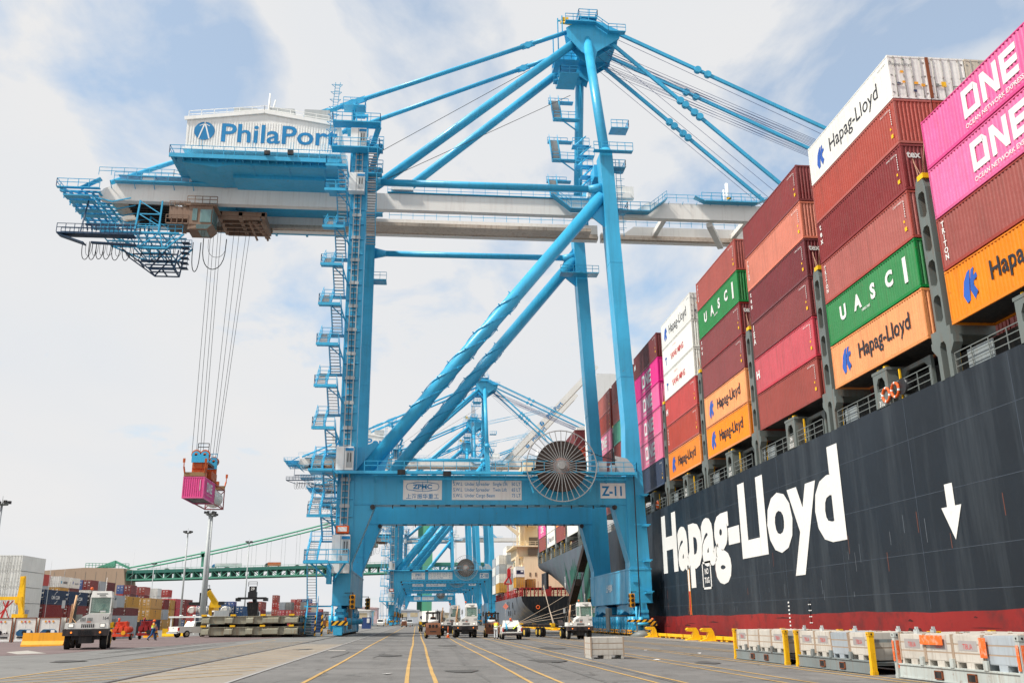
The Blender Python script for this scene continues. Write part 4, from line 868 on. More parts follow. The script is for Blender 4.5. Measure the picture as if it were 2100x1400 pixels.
LOCK = mat('lock_bar_steel', S(150,146,140), .45, streak=False, rust=.2)
_CM = {}
def cparts(L, H, W, kind, col):
    """meshes of one container: long axis +x, side y=0 outward -y, end x=0 is the door end"""
    key = (L, H, W, kind, col)
    if key in _CM: return _CM[key]
    cm = cmat(col); cf = cm; P = []
    f = MB(); r = .11
    for x in (0, L-r):
        for y in (0, W-r): f.box(x, x+r, y, y+r, .16, H-.16)
        for y in (0, W-.17):
            for z in (0, H-.13): f.box(x-.004 if x == 0 else x-.06, x+.17 if x == 0 else L+.004, y-.004, y+.174, z, z+.13, 1 if kind == 'reefer' and False else 0)
    for y in (0, W-.09):
        f.box(.12, L-.12, y, y+.09, .0, .17); f.box(.12, L-.12, y, y+.07, H-.10, H-.03)
    for x in (0, L-.1): f.box(x, x+.1, .12, W-.12, .0, .16); f.box(x, x+.1, .12, W-.12, H-.13, H-.01)
    P.append(('frame', f.mesh('frame', cf), []))
    w = MB(); z0, z1 = .17, H-.10
    dp = .04 if kind != 'reefer' else .006; pit = .28 if kind != 'reefer' else .45
    def side(y, s):
        x = .12; vs = []; n = int((L-.24)/pit); p = (L-.24)/n
        for i in range(n):
            for fx, d in ((0, .012), (.30, .012), (.5, dp+.012), (.80, dp+.012)): vs.append((x+(i+fx)*p, y+s*d))
        vs.append((L-.12, y+s*.012)); m = len(vs)
        V = [(a, b_, z0) for a, b_ in vs]+[(a, b_, z1) for a, b_ in vs]
        F = [(i, i+1, m+i+1, m+i) for i in range(m-1)]
        if s < 0: F = [q[::-1] for q in F]
        w.add(V, F, 0)
    side(0, 1); side(W, -1)
    def end(x, s):
        vs = []; n = 9; p = (W-.22)/n; dd = .05 if kind != 'reefer' else .004
        for i in range(n):
            for fx, d in ((0, .014), (.3, .014), (.5, dd+.014), (.8, dd+.014)): vs.append((.11+(i+fx)*p, x+s*d))
        vs.append((W-.11, x+s*.014)); m = len(vs)
        V = [(b_, a, .16) for a, b_ in vs]+[(b_, a, H-.13) for a, b_ in vs]
        F = [(i, i+1, m+i+1, m+i) for i in range(m-1)]
        if s > 0: F = [q[::-1] for q in F]
        w.add(V, F, 0)
    if kind != 'reeferunit': end(L, -1)
    w.box(.1, L-.1, .06, W-.06, H-.05, H-.02); w.box(.1, L-.1, .08, W-.08, .12, .16, 1)
    P.append(('wall_panels', w.mesh('wall_panels', [cm, DARK]), []))
    for y0, y1 in ((.11, W/2-.008), (W/2+.008, W-.11)):
        d = MB(); d.box(.03, .07, y0, y1, .16, H-.13)
        if kind != 'reefer':
            for k in range(4): zz = .35+k*(H-.6)/4; d.prism([(zz,.03),(zz+.08,.005),(zz+(H-.6)/4-.28,.005),(zz+(H-.6)/4-.2,.03)], 'y', y0+.1, y1-.1) if False else d.box(.008, .03, y0+.1, y1-.1, zz, zz+(H-.6)/4-.25)
        b = MB()
        for y in (y0+.26, y1-.26):
            b.tube((-.03,y,.10),(-.03,y,H-.06),.024,.024,6); b.box(-.05, .02, y-.05, y+.05, .12, .22); b.box(-.05, .02, y-.05, y+.05, H-.22, H-.12); b.box(-.05, .02, y-.04, y+.04, H*.5, H*.5+.08)
            b.box(-.06, -.02, y-.02, y+.38 if y < y0+.4 else y+.02, .95, .99)
        for z in (.4, .95, 1.6, H-.45): b.box(-.0, .05, y0-.03 if y0 < W/2-.3 else y1-.1, y0+.1 if y0 < W/2-.3 else y1+.03, z-.05, z+.05)
        P.append(('door', d.mesh('door', cm), [('lock_bar', b.mesh('lock_bar', LOCK))]))
    _CM[key] = P; return P
WD = 2.44
def container(loc, rot, L, H, col, label, kind='dry', group=None, W=WD, text=None, doors=True):
    t = thing('shipping_container', label, 'container', loc, rot, group)
    for nm, me, sub in cparts(L, H, W, kind, col):
        if nm == 'door' and not doors: continue
        o = put(me, nm, t)
        for n2, m2 in sub: put(m2, n2, o)
    if not doors:
        key = (L, H, W, kind, col, 'front')
        if key not in _CM:
            e = MB(); n = 9; p = (W-.22)/n; vs = []
            for i in range(n):
                for fx, d in ((0, .014), (.3, .014), (.5, .06), (.8, .06)): vs.append((.11+(i+fx)*p, d))
            vs.append((W-.11, .014)); m = len(vs)
            e.add([(b_, a, .16) for a, b_ in vs]+[(b_, a, H-.13) for a, b_ in vs], [(i, i+1, m+i+1, m+i)[::-1] for i in range(m-1)])
            _CM[key] = e.mesh('end_wall', cmat(col))
        put(_CM[key], 'end_wall', t)
    if text: text(t, L, H)
    return t
# ---- lettering schemes on the long side y=0 (reads along +x)
BLK = mat('dark_lettering', S(40,42,50), .5, dirt_amt=.05); REDL = mat('red_lettering', S(206,70,70), .5, dirt_amt=.1)
def hl_emblem(parent, x, z, s, face='-y', yy=-.006):
    for a in ([(-.80,-.45),(-.48,-1.0),(-.12,-.92),(-.06,-.25),(.22,1.0),(-.12,.88),(-.55,.40)], [(.02,-.30),(.40,-1.0),(.78,-.58),(.44,-.08),(.50,.14),(.92,.30),(.84,.60),(.52,.48),(.66,1.0),(.34,.92),(.12,.30)]):
        poly([(p*s, q*s*1.05) for p, q in a], EMB, (x, yy, z), face, parent)
def t_hapag(t, L, H, k=1.0, x0=.36, blk=None, bold=.012, thin=1.0):
    hl_emblem(t, L*.17, H*.50, .80*k)
    letters('Hapag-Lloyd', 1.42*k, blk or BLK, (L*.59, -.006, H*.38), '-y', t, bold=bold+.004, sx=.92)
def t_hapag_r(t, L, H): hl_emblem(t, L*.15, H*.47, .72); letters('Hapag-Lloyd', 1.5, BLK, (L*.57, -.006, H*.34), '-y', t, bold=.0, sx=.95); letters('HLXU 108 220 5', .14, BLK, (L*.93, -.006, H*.84), '-y', t)
def block_one(t, x, z, w, h, f=1.0, yy=-.006):
    k = .37*f; m = MB(); g_ = w*.31; a = x-w/2
    def q(x0, z0, x1, z1): m.add([(x0,yy,z0),(x1,yy,z0),(x1,yy,z1),(x0,yy,z1)], [(0,1,2,3)])
    q(a, z, a+k, z+h); q(a+g_-k, z, a+g_, z+h-k*.9); q(a+k, z, a+g_-k, z+k); q(a+k, z+h-k, a+g_-k*.9, z+h); m.add([(a+g_-k,yy,z+h-k*.9),(a+g_,yy,z+h-k*.9),(a+g_-k*.9,yy,z+h)], [(0,1,2)])
    b = a+w*.36; q(b, z, b+k, z+h); q(b+g_-k, z, b+g_, z+h); m.add([(b+k,yy,z+h),(b+k,yy,z+h-k*1.6),(b+g_-k,yy,z),(b+g_-k,yy,z+k*1.6)][::-1], [(0,1,2,3)])
    c = a+w*.72; q(c, z, c+k, z+h); [q(c+k, z+v, c+g_*.9, z+v+k) for v in (0, h/2-k/2, h-k)]
    return m.build('lettering', LWHITE, t)
def t_one(t, L, H):
    xx = L*.52; block_one(t, xx, H*.30, 4.6, 1.62); letters('OCEAN NETWORK EXPRESS', .36, LWHITE, (xx+.1, -.006, H*.12), '-y', t, bold=.012, sx=1.05)
def t_uasc(t, L, H):
    for i, c in enumerate('UASC'): letters(c, 1.3, LWHITE, (L*(.20+.175*i), -.006, H*.42), '-y', t, bold=.05)
    letters('uasc.net', .34, LWHITE, (L*.46, -.006, H*.30), '-y', t, bold=.01)
    m = MB(); m.box(L*.87, L*.87+.38, -.02, -.008, H*.25, H*.78); m.build('placard', LWHITE, t)
def vert(s, size=.42, xf=.045, mt=None):
    def f(t, L, H):
        for i, c in enumerate(s): letters(c, size, mt or LWHITE, (L*xf, -.006, H*.80-i*size*.86), '-y', t, bold=.03)
        marks(t, L, H)
    return f
def marks(t, L, H):
    m = MB(); x = L*.91
    for k in range(7): m.box(x+.5, x+.56, -.012, -.007, H*.50+k*.16, H*.50+k*.16+.10, 0)
    m.box(x+.30, x+.55, -.012, -.007, H*.22, H*.30, 1); m.box(x+.28, x+.42, -.012, -.007, H*.40, H*.45, 1)
    m.build('marking', [LWHITE, YEL], t)
    random.seed(int(L*10)+len(t.name)+hash(t['label']) % 997 if False else sum(map(ord, t['label']))); letters(''.join(random.choice('ABCDEFGHKLMST') for _ in range(3))+'U '+str(random.randint(100000,999999))+' '+str(random.randint(0,9)), .17, LWHITE, (L*.90, -.006, H*.84), '-y', t, name='code')
def t_tex(t, L, H): vert('tex', .62)(t, L, H)
def t_plain(t, L, H): marks(t, L, H)
def t_hs(t, L, H): letters('H', .9, LWHITE, (L*.05, -.006, H*.42), '-y', t, bold=.05, sx=1.2); marks(t, L, H)
def t_ym(t, L, H): letters('T', 1.1, EMB, (L*.12, -.006, H*.32), '-y', t, bold=.06, sx=.8); letters('YANG MING', .92, REDL, (L*.50, -.006, H*.34), '-y', t, bold=.02, sx=1.0); letters('Yang Ming Marine', .2, REDL, (L*.42, -.006, H*.78), '-y', t)
def t_words(s, size, mt, xf=.5, zf=.4, **k):
    def f(t, L, H): letters(s, size, mt, (L*xf, -.006, H*zf), '-y', t, **k)
    return f
def endtex(t, L, H):
    put(text_mesh('tex', .62, LWHITE, bold=.03), 'lettering', t, (L+.008, .75, H*.70), ROTF['+x'])

# ================================================================== the big container ship
XS = 28.3; TP = 3.063; CH = 3.0; ZD = 13.9; ZB = 16.52
HULLM = mat('hull_paint', S(30,37,45), .46, var=.22, dirt=(.045,.055,.065), dirt_amt=.55, scale=.16, spec=.35, bump=.12, plates=True)
HULLG = mat('hull_paint_weathered', S(82,90,100), .55, var=.1, dirt=(.02,.16,.12), dirt_amt=.25, scale=.15)
HULLR = mat('boot_top_red', S(140,36,34), .55, var=.22, dirt=(.09,.018,.018), dirt_amt=.6, scale=.35, streak=False)
HGREEN = mat('green_undercoat', S(20,92,76), .6, var=.15, dirt=(.10,.12,.14), dirt_amt=.2, scale=.3)
ship = thing('container_ship', 'nearest container ship, dark grey hull with huge white lettering and a red waterline band', 'container ship', (XS+24, 90, 0))
SO = (XS+24, 90, 0)
def sb(mb, name, mats, parent=None): return mb.build(name, mats, parent or ship, SO)
def sect(y):     # the bottom of the visible side and how far it tucks inboard
    if y < 160: return -3.0, 0.0
    t = (y-160)/(219.7-160); return -3.0+12.2*t**1.35, 0.0
def hull_pt(y, s, side=-1):
    zb, _ = sect(y); z = ZD+(zb-ZD)*s; t = max(0, (y-150)/69.7)
    tuck = (s**2.2)*(t**1.5)*16
    if s > .999: tuck = max(tuck, 0)
    x = 24-tuck; return (SO[0]+side*x, y, z)
m = MB(); ys = [-60, -20, 20, 60, 100, 130, 150]+[150+5*i for i in range(1, 14)]+[219.7]
ss = [0, .15, .3, .45, .6, .72, .82, .90, .96, 1.0]
for side in (-1, 1):
    V = [hull_pt(y, s, side) for y in ys for s in ss]; n = len(ss); F = []; 
    for i in range(len(ys)-1):
        for j in range(n-1):
            q = (i*n+j, i*n+j+1, (i+1)*n+j+1, (i+1)*n+j); F.append(q if side < 0 else q[::-1])
    k0 = len(m.v); m.add(V, F, 0, True)
# colour bands by height / along the length
for fi, f in enumerate(m.f):
    zc_ = sum(m.v[i][2] for i in f)/len(f); yc_ = sum(m.v[i][1] for i in f)/len(f)
    m.mi[fi] = 1 if yc_ > 134 else 0
k = len(m.v); n = len(ss)
V = [hull_pt(219.7, s, -1) for s in ss]+[hull_pt(219.7, s, 1) for s in ss]
m.add(V, [(j, n+j, n+j+1, j+1)[::-1] for j in range(n-1)], 1)
m.add([hull_pt(y, 1, -1) for y in ys]+[hull_pt(y, 1, 1) for y in ys], [(i, i+1, len(ys)+i+1, len(ys)+i) for i in range(len(ys)-1)], 0)
m.add([hull_pt(-60, s, -1) for s in ss]+[hull_pt(-60, s, 1) for s in ss], [(j, j+1, n+j+1, n+j) for j in range(n-1)], 0)
m.box(XS+.3, SO[0]+23.7, -60, 219, ZD-.3, ZD-.02, 2)
hull = sb(m, 'hull', [HULLM, HULLG, GREY])
m = MB()      # waterline band, a skin a centimetre proud
V = []; yy_ = [-60+2*i for i in range(int(245/2)+1)]
for y in yy_:
    top = 1.86+.05*math.sin(y*.35)+.03*math.sin(y*1.1); V += [(XS-.012, y, -2.9), (XS-.012, y, top)]
m.add(V, [(2*i, 2*i+1, 2*i+3, 2*i+2) for i in range(len(yy_)-1) if yy_[i] < 150])
sb(m, 'boot_top', HULLR, hull)
m = MB()
for z in (2.9, 5.0, 8.1, 11.4): m.box(XS-.008, XS+.01, -58, 132, z, z+.025)
for y in range(-50, 140, 9): m.box(XS-.007, XS+.01, y+(y%4), y+(y%4)+.03, 2.0, ZD-.1)
sb(m, 'weld_seam', mat('seam_grey', S(70,80,92), .6), hull)
m = MB()
random.seed(3)
for i, (y, w) in enumerate(((156,5.6),(163,2.2),(167,3.6),(172,6.5),(179,2.4),(151,2.4))):
    pts = []; N_ = 7
    for k in range(N_+1): pts.append((y-w/2+w*k/N_, 12.4-random.random()*2.6-(2 if k in (0, N_) else 0)))
    V = []; 
    for (py, pz) in pts:
        for s_ in (0, .25, .5, .75, 1.0):
            z = pz+(max(sect(py)[0], 1.0)+.4-pz)*s_; zb, _ = sect(py); sv = (z-ZD)/(zb-ZD); p = hull_pt(py, min(1, sv)); V.append((p[0]-.03, py, z))
    m.add(V, [(5*k+j, 5*k+j+1, 5*k+j+6, 5*k+j+5) for k in range(N_) for j in range(4)])
sb(m, 'worn_patch', HGREEN, hull)
# the huge lettering, condensed and heavy, reading from far to near
tm = text_mesh('Hapag-Lloyd', 8.35, LWHITE, bold=.044, sx=1.0, sp=1.03, align='LEFT')
xs_ = [v.co.x for v in tm.vertices]; wd_ = max(xs_)-min(xs_); mnx = min(xs_)
tm = tm.copy()
for v in tm.vertices: v.co.x = (v.co.x-mnx)*(46.9/wd_)
put(tm, 'lettering', hull, (XS-.03-SO[0], 106.0-SO[1], 6.87), ROTF['-x'])
poly([(-.38,1.2),(.38,1.2),(.38,0),(.95,0),(0,-1.75),(-.95,0),(-.38,0)], LWHITE, (XS-.03-SO[0], 46.6-SO[1], 7.2), '-x', hull, 'load_arrow')
m = MB()
m.box(XS-.03, XS-.02, 96.0, 96.5, 4.3, 6.9, 0); m.box(XS-.03, XS-.02, 96.0, 96.5, 1.95, 4.3, 1)
m.box(XS-.025, XS-.015, 95.9, 96.0, 1.9, 6.95, 2); m.box(XS-.025, XS-.015, 96.5, 96.6, 1.9, 6.95, 2)
for y0, y1, z0, z1 in ((88.6,91.4,6.75,6.95),(88.6,91.4,4.3,4.5),(88.6,88.85,4.3,6.95),(91.15,91.4,4.3,6.95)): m.box(XS-.03, XS-.02, y0, y1, z0, z1, 0)
for k in range(9): m.box(XS-.03, XS-.02, 70.0, 70.25, 2.0+k*.28-1.6, 2.12+k*.28-1.6, 0)
for k in range(4): m.box(XS-.03, XS-.02, 66.0, 66.5, 1.2+.42*k, 1.26+.42*k, 0); m.box(XS-.03, XS-.02, 66.2, 66.26, 1.2, 2.7, 0)
sb(m, 'hull_marking', [LWHITE, RED, YELD], hull)
letters('NO', .75, LWHITE, (XS-.03-SO[0], 90.0-SO[1], 5.75), '-x', hull, bold=.03); letters('TUG', .75, LWHITE, (XS-.03-SO[0], 90.0-SO[1], 4.9), '-x', hull, bold=.03)
poly([(-.2,1.2),(.2,1.2),(.2,0),(.5,0),(0,-1.2),(-.5,0),(-.2,0)], LWHITE, (XS-.2-SO[0], 178-SO[1], 8.2), '-x', hull, 'load_arrow')
m = MB(); random.seed(5)
for i in range(60):
    y = random.uniform(20, 128); z = random.uniform(2.1, 6.5); h_ = random.uniform(.15, 1.5); m.box(XS-.009, XS, y, y+.04, z, z+h_, 0 if i % 3 else 1)
for i in range(46):
    y = random.uniform(20, 128); z = random.uniform(-.6, 1.75); l_ = random.uniform(.4, 4.5); k = len(m.v); h_ = random.uniform(.03, .14)
    m.add([(XS-.02,y,z),(XS-.02,y+l_*.3,z-h_*.4),(XS-.02,y+l_,z),(XS-.02,y+l_*.6,z+h_)], [(0,1,2,3)], 2)
m.add([(XS-.02,52+.9*math.cos(a),.5+.55*math.sin(a)*(1+.3*math.sin(3*a))) for a in [2*math.pi*k/16 for k in range(16)]], [tuple(range(16))], 2)
for i in range(5): m.box(XS-.009, XS, 96.2-.5*i*.2+i*.35, 96.26-.5*i*.2+i*.35, 2.0, 4.0-.3*i, 1)
sb(m, 'scrape', [mat('scuff_pale', S(92,100,108), .6), mat('scuff_rust', S(120,70,54), .7), mat('scuff_dark', S(70,22,24), .7)], hull)
# mooring openings near the stern
m = MB(); 
for y0, y1 in ((205.5,210.5),(211.5,213.2)): m.box(XS-.02, XS+.5, y0, y1, 8.0, 11.5)
sb(m, 'mooring_port', BLACK, hull)
# deck edge: railings, coaming, lashing bridges, pedestals
m = MB(); m.box(XS+3.0, XS+3.3, -58, 216, ZD, ZB-.3); m.box(XS+3.3, SO[0]+22, -58, 216, ZB-.75, ZB-.32)
sb(m, 'hatch_coaming', mat('coaming_grey', S(58,62,64), .6, dirt_amt=.3))
BN = [46.4+14.32*k for k in range(-4, 6)]+[131.7, 163.2, 177.5, 191.3, 205.3]      # near end of every bay
m = MB(); prev = -58
for bn in BN:
    a, c = prev+1.0, bn-2.0
    if c > a: m.rail([(XS+.12,a,ZD),(XS+.12,c,ZD)], 1.15, 1.5, .022, 0, (1.,.66,.33))
    prev = bn-.6
m.rail([(XS+.12,prev+1,ZD),(XS+.12,219,ZD)], 1.15, 1.5, .02, 0, (1.,.66,.33))
sb(m, 'deck_railing', mat('railing_grey', S(112,118,116), .5, dirt_amt=.3, rust=.3))
SHG = mat('deck_grey_paint', S(104,111,108), .5, var=.1, dirt=(.16,.08,.04), dirt_amt=.4, scale=.6, rust=.5)
def oval_holes(mb, y0, y1, z0, z1, x0, x1):   # one storey of the lashing tower: posts with rounded gaps
    w = .17; mb.box(x0, x1, y0, y0+w, z0, z1); mb.box(x0, x1, y1-w, y1, z0, z1); mb.box(x0, x1, y0+w, y1-w, z0, z0+.38); mb.box(x0, x1, y0+w, y1-w, z1-.15, z1)
    mb.prism([(y0+w,z0+.38),(y0+w+.16,z0+.38),(y0+w,z0+.58)], 'x', x0, x1); mb.prism([(y1-w,z0+.38),(y1-w,z0+.58),(y1-w-.16,z0+.38)], 'x', x0, x1)
    mb.prism([(y0+w,z1-.15),(y0+w,z1-.38),(y0+w+.16,z1-.15)], 'x', x0, x1); mb.prism([(y1-w,z1-.15),(y1-w-.16,z1-.15),(y1-w,z1-.38)], 'x', x0, x1)
LB = None
def lashing(y0, y1, top):
    m = MB(); x0, x1 = XS+.02, XS+.75
    z = ZB+.1; nst = 4; h_ = (top-z)/nst
    for k in range(nst): oval_holes(m, y0, y1, z+k*h_, z+(k+1)*h_, x0, x1)
    m.prism([(y0,top),(y1,top),(y1-.15,top+.55),((y0+y1)/2+.2,top+.8),((y0+y1)/2-.2,top+.8),(y0+.15,top+.55)], 'x', x0, x1)
    m.box(XS-.02, XS+2.6, y0-.35, y1+.5, ZB-.45, ZB+.1)
    m.prism([(y0-.5,ZB-.45),(y0-.5,ZB-.9),(y0-.1,ZB-1.4),(y0-.1,ZD-.05),(y0+.25,ZD-.05),(y0+.25,ZB-.85),(y0+.38,ZB-.62),(y1-.33,ZB-.62),(y1-.2,ZB-.85),(y1-.2,ZD-.05),(y1+.15,ZD-.05),(y1+.15,ZB-1.3),(y1+.6,ZB-.8),(y1+.6,ZB-.45)], 'x', XS-.02, XS+.5)
    for k in range(1, nst+1): m.box(XS+.8, XS+2.4, y0+.2, y1-.1, z+k*h_-.08, z+k*h_)
    m.box(XS+2.2, XS+2.45, y0+.2, y1-.2, ZB, top-1)
    a = sb(m, 'lashing_bridge', SHG)
    m = MB(); yy = y1+.35
    for y_ in (y0+.62, y1+.75): m.beam((XS+.9,y_,ZD),(XS+.9,y_,ZB-.5),.1); m.beam((XS+.9,y_,ZB-.9),(XS+.5,y_,ZB-.9),.08)
    m.box(XS+1.0, XS+1.1, y0+.1, y0+.2, ZB+.2, top-.5); m.box(XS+.02, XS+.6, y0+.3, y1-.2, top+.55, top+.85) if False else None
    for k in range(1, 4): m.box(XS+.85, XS+1.0, y0+.25, y1-.25, z+k*h_+.5, z+k*h_+.55)
    m.build('safety_rail', YEL, a, SO)
    m = MB(); m.box(XS-.0, XS+.7, (y0+y1)/2-.5, (y0+y1)/2+.1, top+.56, top+.86); m.build('lamp_cover', YEL, a, SO)
    m = MB()
    for (ya, za), (yb_, zb_) in (((y1+.25,top+2.2),(y0+.4,top+.4)), ((y0-.15,top+3.0),(y1-.3,top+.4)), ((y1+.25,top+2.4),(y0+.6,top-.5))): m.tube((XS+.35,ya,za),(XS+.35,yb_,zb_),.03,.03,4)
    m.build('lashing_rod', mat('rod_brown', S(150,112,90), .5), a, SO)
for i, bn in enumerate(BN):
    if 0 < bn < 120: lashing(bn-1.8, bn-.78, 25.0)
    elif bn > 120: lashing(bn-1.6, bn-.5, 28.0)
lashing(217.9, 219.0, 28.0)
def pedestal(y, txt, t2):
    m = MB(); x0 = XS+.0; w = 1.75
    m.box(x0, x0+.12, y, y+.38, ZD+1.0, ZB-.5); m.box(x0, x0+.12, y+w-.38, y+w, ZD+1.0, ZB-.5); m.box(x0, x0+.12, y+.38, y+w-.38, ZB-.8, ZB-.5); m.box(x0, x0+.12, y, y+w, ZD-.05, ZD+1.0)
    m.prism([(y+.38,ZB-.8),(y+.38,ZB-1.15),(y+.62,ZB-.8)], 'x', x0, x0+.12); m.prism([(y+w-.38,ZB-.8),(y+w-.62,ZB-.8),(y+w-.38,ZB-1.15)], 'x', x0, x0+.12)
    for a, c in ((y, y+.15), (y+w-.15, y+w)): m.box(x0+.12, x0+.9, a, c, ZD-.05, ZB-.5)
    m.box(x0-.02, x0+1.6, y-.08, y+w+.08, ZB-.5, ZB-.32)
    m.prism([(y-.1,ZB-.5),(y-3.4,ZB-.5),(y-3.4,ZD),(y-3.1,ZD),(y-3.1,ZB-1.1),(y-2.7,ZB-.75),(y-.7,ZB-.75),(y-.35,ZB-1.1),(y-.35,ZD),(y-.1,ZD)], 'x', x0+.9, x0+1.1)
    o = sb(m, 'hatch_pedestal', SHG)
    m = MB(); m.tube((x0+.3,y+.5,ZB-.32),(x0+.3,y+.5,ZB-.12),.22,.18,10); m.tube((x0+.3,y+1.4,ZB-.32),(x0+.3,y+1.4,ZB-.15),.16,.14,8); m.build('stacking_cone', YEL, o, SO)
    m = MB(); m.beam((x0+.5,y-.6,ZD),(x0+.5,y-.6,ZB-.6),.1); m.build('yellow_post', YEL, o, SO)
    if txt:
        letters(txt, .46, LWHITE, (x0-.012-SO[0], y+w/2-SO[1], ZD+.56), '-x', o, bold=.015); letters(t2, .46, LWHITE, (x0-.012-SO[0], y+w/2-SO[1], ZD+.08), '-x', o, bold=.015, sx=.95)
for bn, a, c in ((32.1,'26','2725'),(46.4,'30','3129'),(60.72,'34','3533'),(75.04,'38','3937'),(89.36,'42','4341'),(103.68,'46','4745'),(118,'',''),(177.5,'',''),(191.3,'',''),(205.3,'','')): pedestal(bn+5.0, a, c)
m = MB()
for y0, w in ((56.2,1.9),(57.9,.3),(70.6,1.6),(72.8,.3),(41.3,2.2),(85,1.6),(99.4,1.5)): m.box(XS+.25, XS+.32, y0, y0+w, ZD+.05, ZD+1.05)
for y0 in (40.0, 54.6, 69.3, 83.6, 98): m.box(XS+2.0, XS+2.9, y0, y0+.7, ZD, ZD+1.7)
sb(m, 'deck_panel', mat('panel_grey', S(140,148,150), .55, dirt_amt=.3, rust=.3))
m = MB(); m.tube((XS-.0,49.9,14.6),(XS+.7,49.9,14.6),.5,.42,18); sb(m, 'fairlead', BLACK)
def ring_buoy(y, z):
    m = MB(); n = 20
    for i in range(n):
        t0 = 2*math.pi*i/n; t1 = 2*math.pi*(i+1)/n; m.tube((XS-.05,y+.42*math.cos(t0),z+.42*math.sin(t0)),(XS-.05,y+.42*math.cos(t1),z+.42*math.sin(t1)),.09,.09,6,1 if i % 5 == 0 else 0,False)
    return m
o = tag(ring_buoy(50.6, 14.55).build('life_ring', [ORANGE, LWHITE], None, (0,0,0)), 'orange life ring on the ship railing beside the pedestal numbered 3129', 'life ring', 'orange life rings on the ship railing')
o = tag(ring_buoy(51.7, 14.5).build('life_ring', [ORANGE, LWHITE], None, (0,0,0)), 'orange life ring partly behind the pedestal numbered 3129', 'life ring', 'orange life rings on the ship railing')
o = tag(ring_buoy(107.2, 14.5).build('life_ring', [ORANGE, LWHITE], None, (0,0,0)), 'small orange life ring on the railing just right of the crane leg', 'life ring', 'orange life rings on the ship railing')
# accommodation block
m = MB(); m.box(XS+1.4, SO[0]+22, 148.5, 160.5, ZD, 41.6); m.box(XS+.2, XS+6, 149, 154, 37.8, 41.0)
blk = sb(m, 'accommodation_block', WHITE)
m = MB()
for z in (20, 23.5, 27, 30.5, 34): 
    for x in range(int(XS)+4, 70, 4): m.box(x, x+1, 148.45, 148.52, z, z+.9)
m.box(XS+.6, XS+1.6, 148.9, 149.02, 38.2, 38.9); m.box(XS+8, 70, 148.4, 148.52, 38.6, 39.9); m.build('window', DGLASS, blk, SO)

# ---- the deck cargo
SHIPG = 'containers stacked along the deck of the nearest ship'
ORD = ['rightmost','second','third','fourth','fifth','sixth','seventh']
TN = ['bottom','second','third','fourth','fifth','top']
bays = {
 -1: [('orange',t_hapag,'orange, dark lettering and blue emblem'),('brown',vert('TRITON',.44),'red-brown, vertical white lettering'),('pink',t_one,'pink with big white lettering, rust specks'),('pink',t_one,'bright pink with big white lettering')],
  0: [('orange',t_hapag,'orange, dark lettering and blue emblem'),('green',t_uasc,'green with four spaced white letters'),('redbrown',vert('TRITON',.40),'light red-brown, vertical white lettering'),('maroon',t_tex,'maroon with tex lettering'),('redbrown',t_plain,'plain red-brown'),('white',t_hapag_r,'white refrigerated, dark lettering')],
  1: [('brown',t_plain,'plain red-brown'),('crimson',t_hs,'crimson with a small white H'),('maroon',vert('IEA',.7),'maroon, sparse white letters'),('wine',t_tex,'dark wine-coloured, dusty lower edge'),('salmon',vert('TRITON',.36),'faded orange'),('maroon',t_plain,'plain maroon')],
  2: [('orange',t_hapag,'orange, dark lettering and blue emblem'),('orange',t_hapag,'orange, dark lettering and blue emblem'),('maroon',t_plain,'plain maroon'),('maroon',t_tex,'maroon with tex lettering'),('green',t_uasc,'green with four spaced white letters'),('redbrown',vert('TRITON',.36),'red-brown, vertical white lettering')],
  3: [('orange',t_hapag,'orange, dark lettering and blue emblem'),('redbrown',vert('TRITON',.36),'red-brown, vertical white lettering'),('red',t_hs,'red with a small white H'),('white',t_ym,'white with red lettering'),('white',t_ym,'cream-stained white with red lettering'),('white',t_hapag_r,'white refrigerated, dark lettering')],
  4: [('slate',t_plain,'slate blue'),('palepink',t_one,'pink with white lettering'),('palepink',t_one,'pink with white lettering'),('pink',t_one,'pink with white lettering'),('pink',t_one,'pink with white lettering'),('darkred',t_hs,'dark red with a small white H')],
  5: [('brown',t_plain,'brown'),('wine',t_plain,'wine-red'),('brown',t_plain,'red-brown'),('teal',t_plain,'pale green'),('redbrown',t_plain,'red-brown'),('brown',t_plain,'brown')]}
ORDS = {-1:'rightmost deck stack',0:'second deck stack from the right',1:'third deck stack from the right',2:'fourth deck stack from the right',3:'fifth deck stack from the right',4:'sixth deck stack from the right',5:'seventh deck stack, behind the crane leg'}
for b_, lst in bays.items():
    yn = 46.4+14.32*b_ if b_ < 5 else 118.2
    for k, (col, tx, desc) in enumerate(lst):
        n_ = len(lst); tn = 'top tier' if k == n_-1 else ('bottom tier' if k == 0 else TN[k]+' tier up')
        c = container((XS, yn+11.95, ZB+k*TP), R(-90), 11.95, CH, col, f'{desc} container, {tn}, {ORDS[b_]}', 'reefer' if 'refrig' in desc else 'dry', SHIPG, text=tx)
        if 'refrig' in desc:     # door end faces the camera
            for ch in KID[c.name]:
                if ch.name.startswith('door'): ch.location.x = 11.95; ch.scale.x = -1
            put(text_mesh('Hapag-Lloyd', .3, BLK), 'lettering', c, (11.97+.05, .75, CH*.75), ROTF['+x'])
            m = MB()
            for y_, z_, s_, q in ((.4,.9,.22,0),(.75,1.05,.18,1),(.7,1.75,.2,1),(1.5,.95,.26,1),(1.95,.85,.24,1),(.95,2.65,.1,2),(1.4,.45,.2,0)): m.box(11.95+.045, 11.95+.055, y_, y_+s_, z_, z_+s_*.8, q)
            m.build('sticker', [NAVY, YELD, HGREEN], c)
        if tx is t_tex: endtex(c, 11.95, CH)
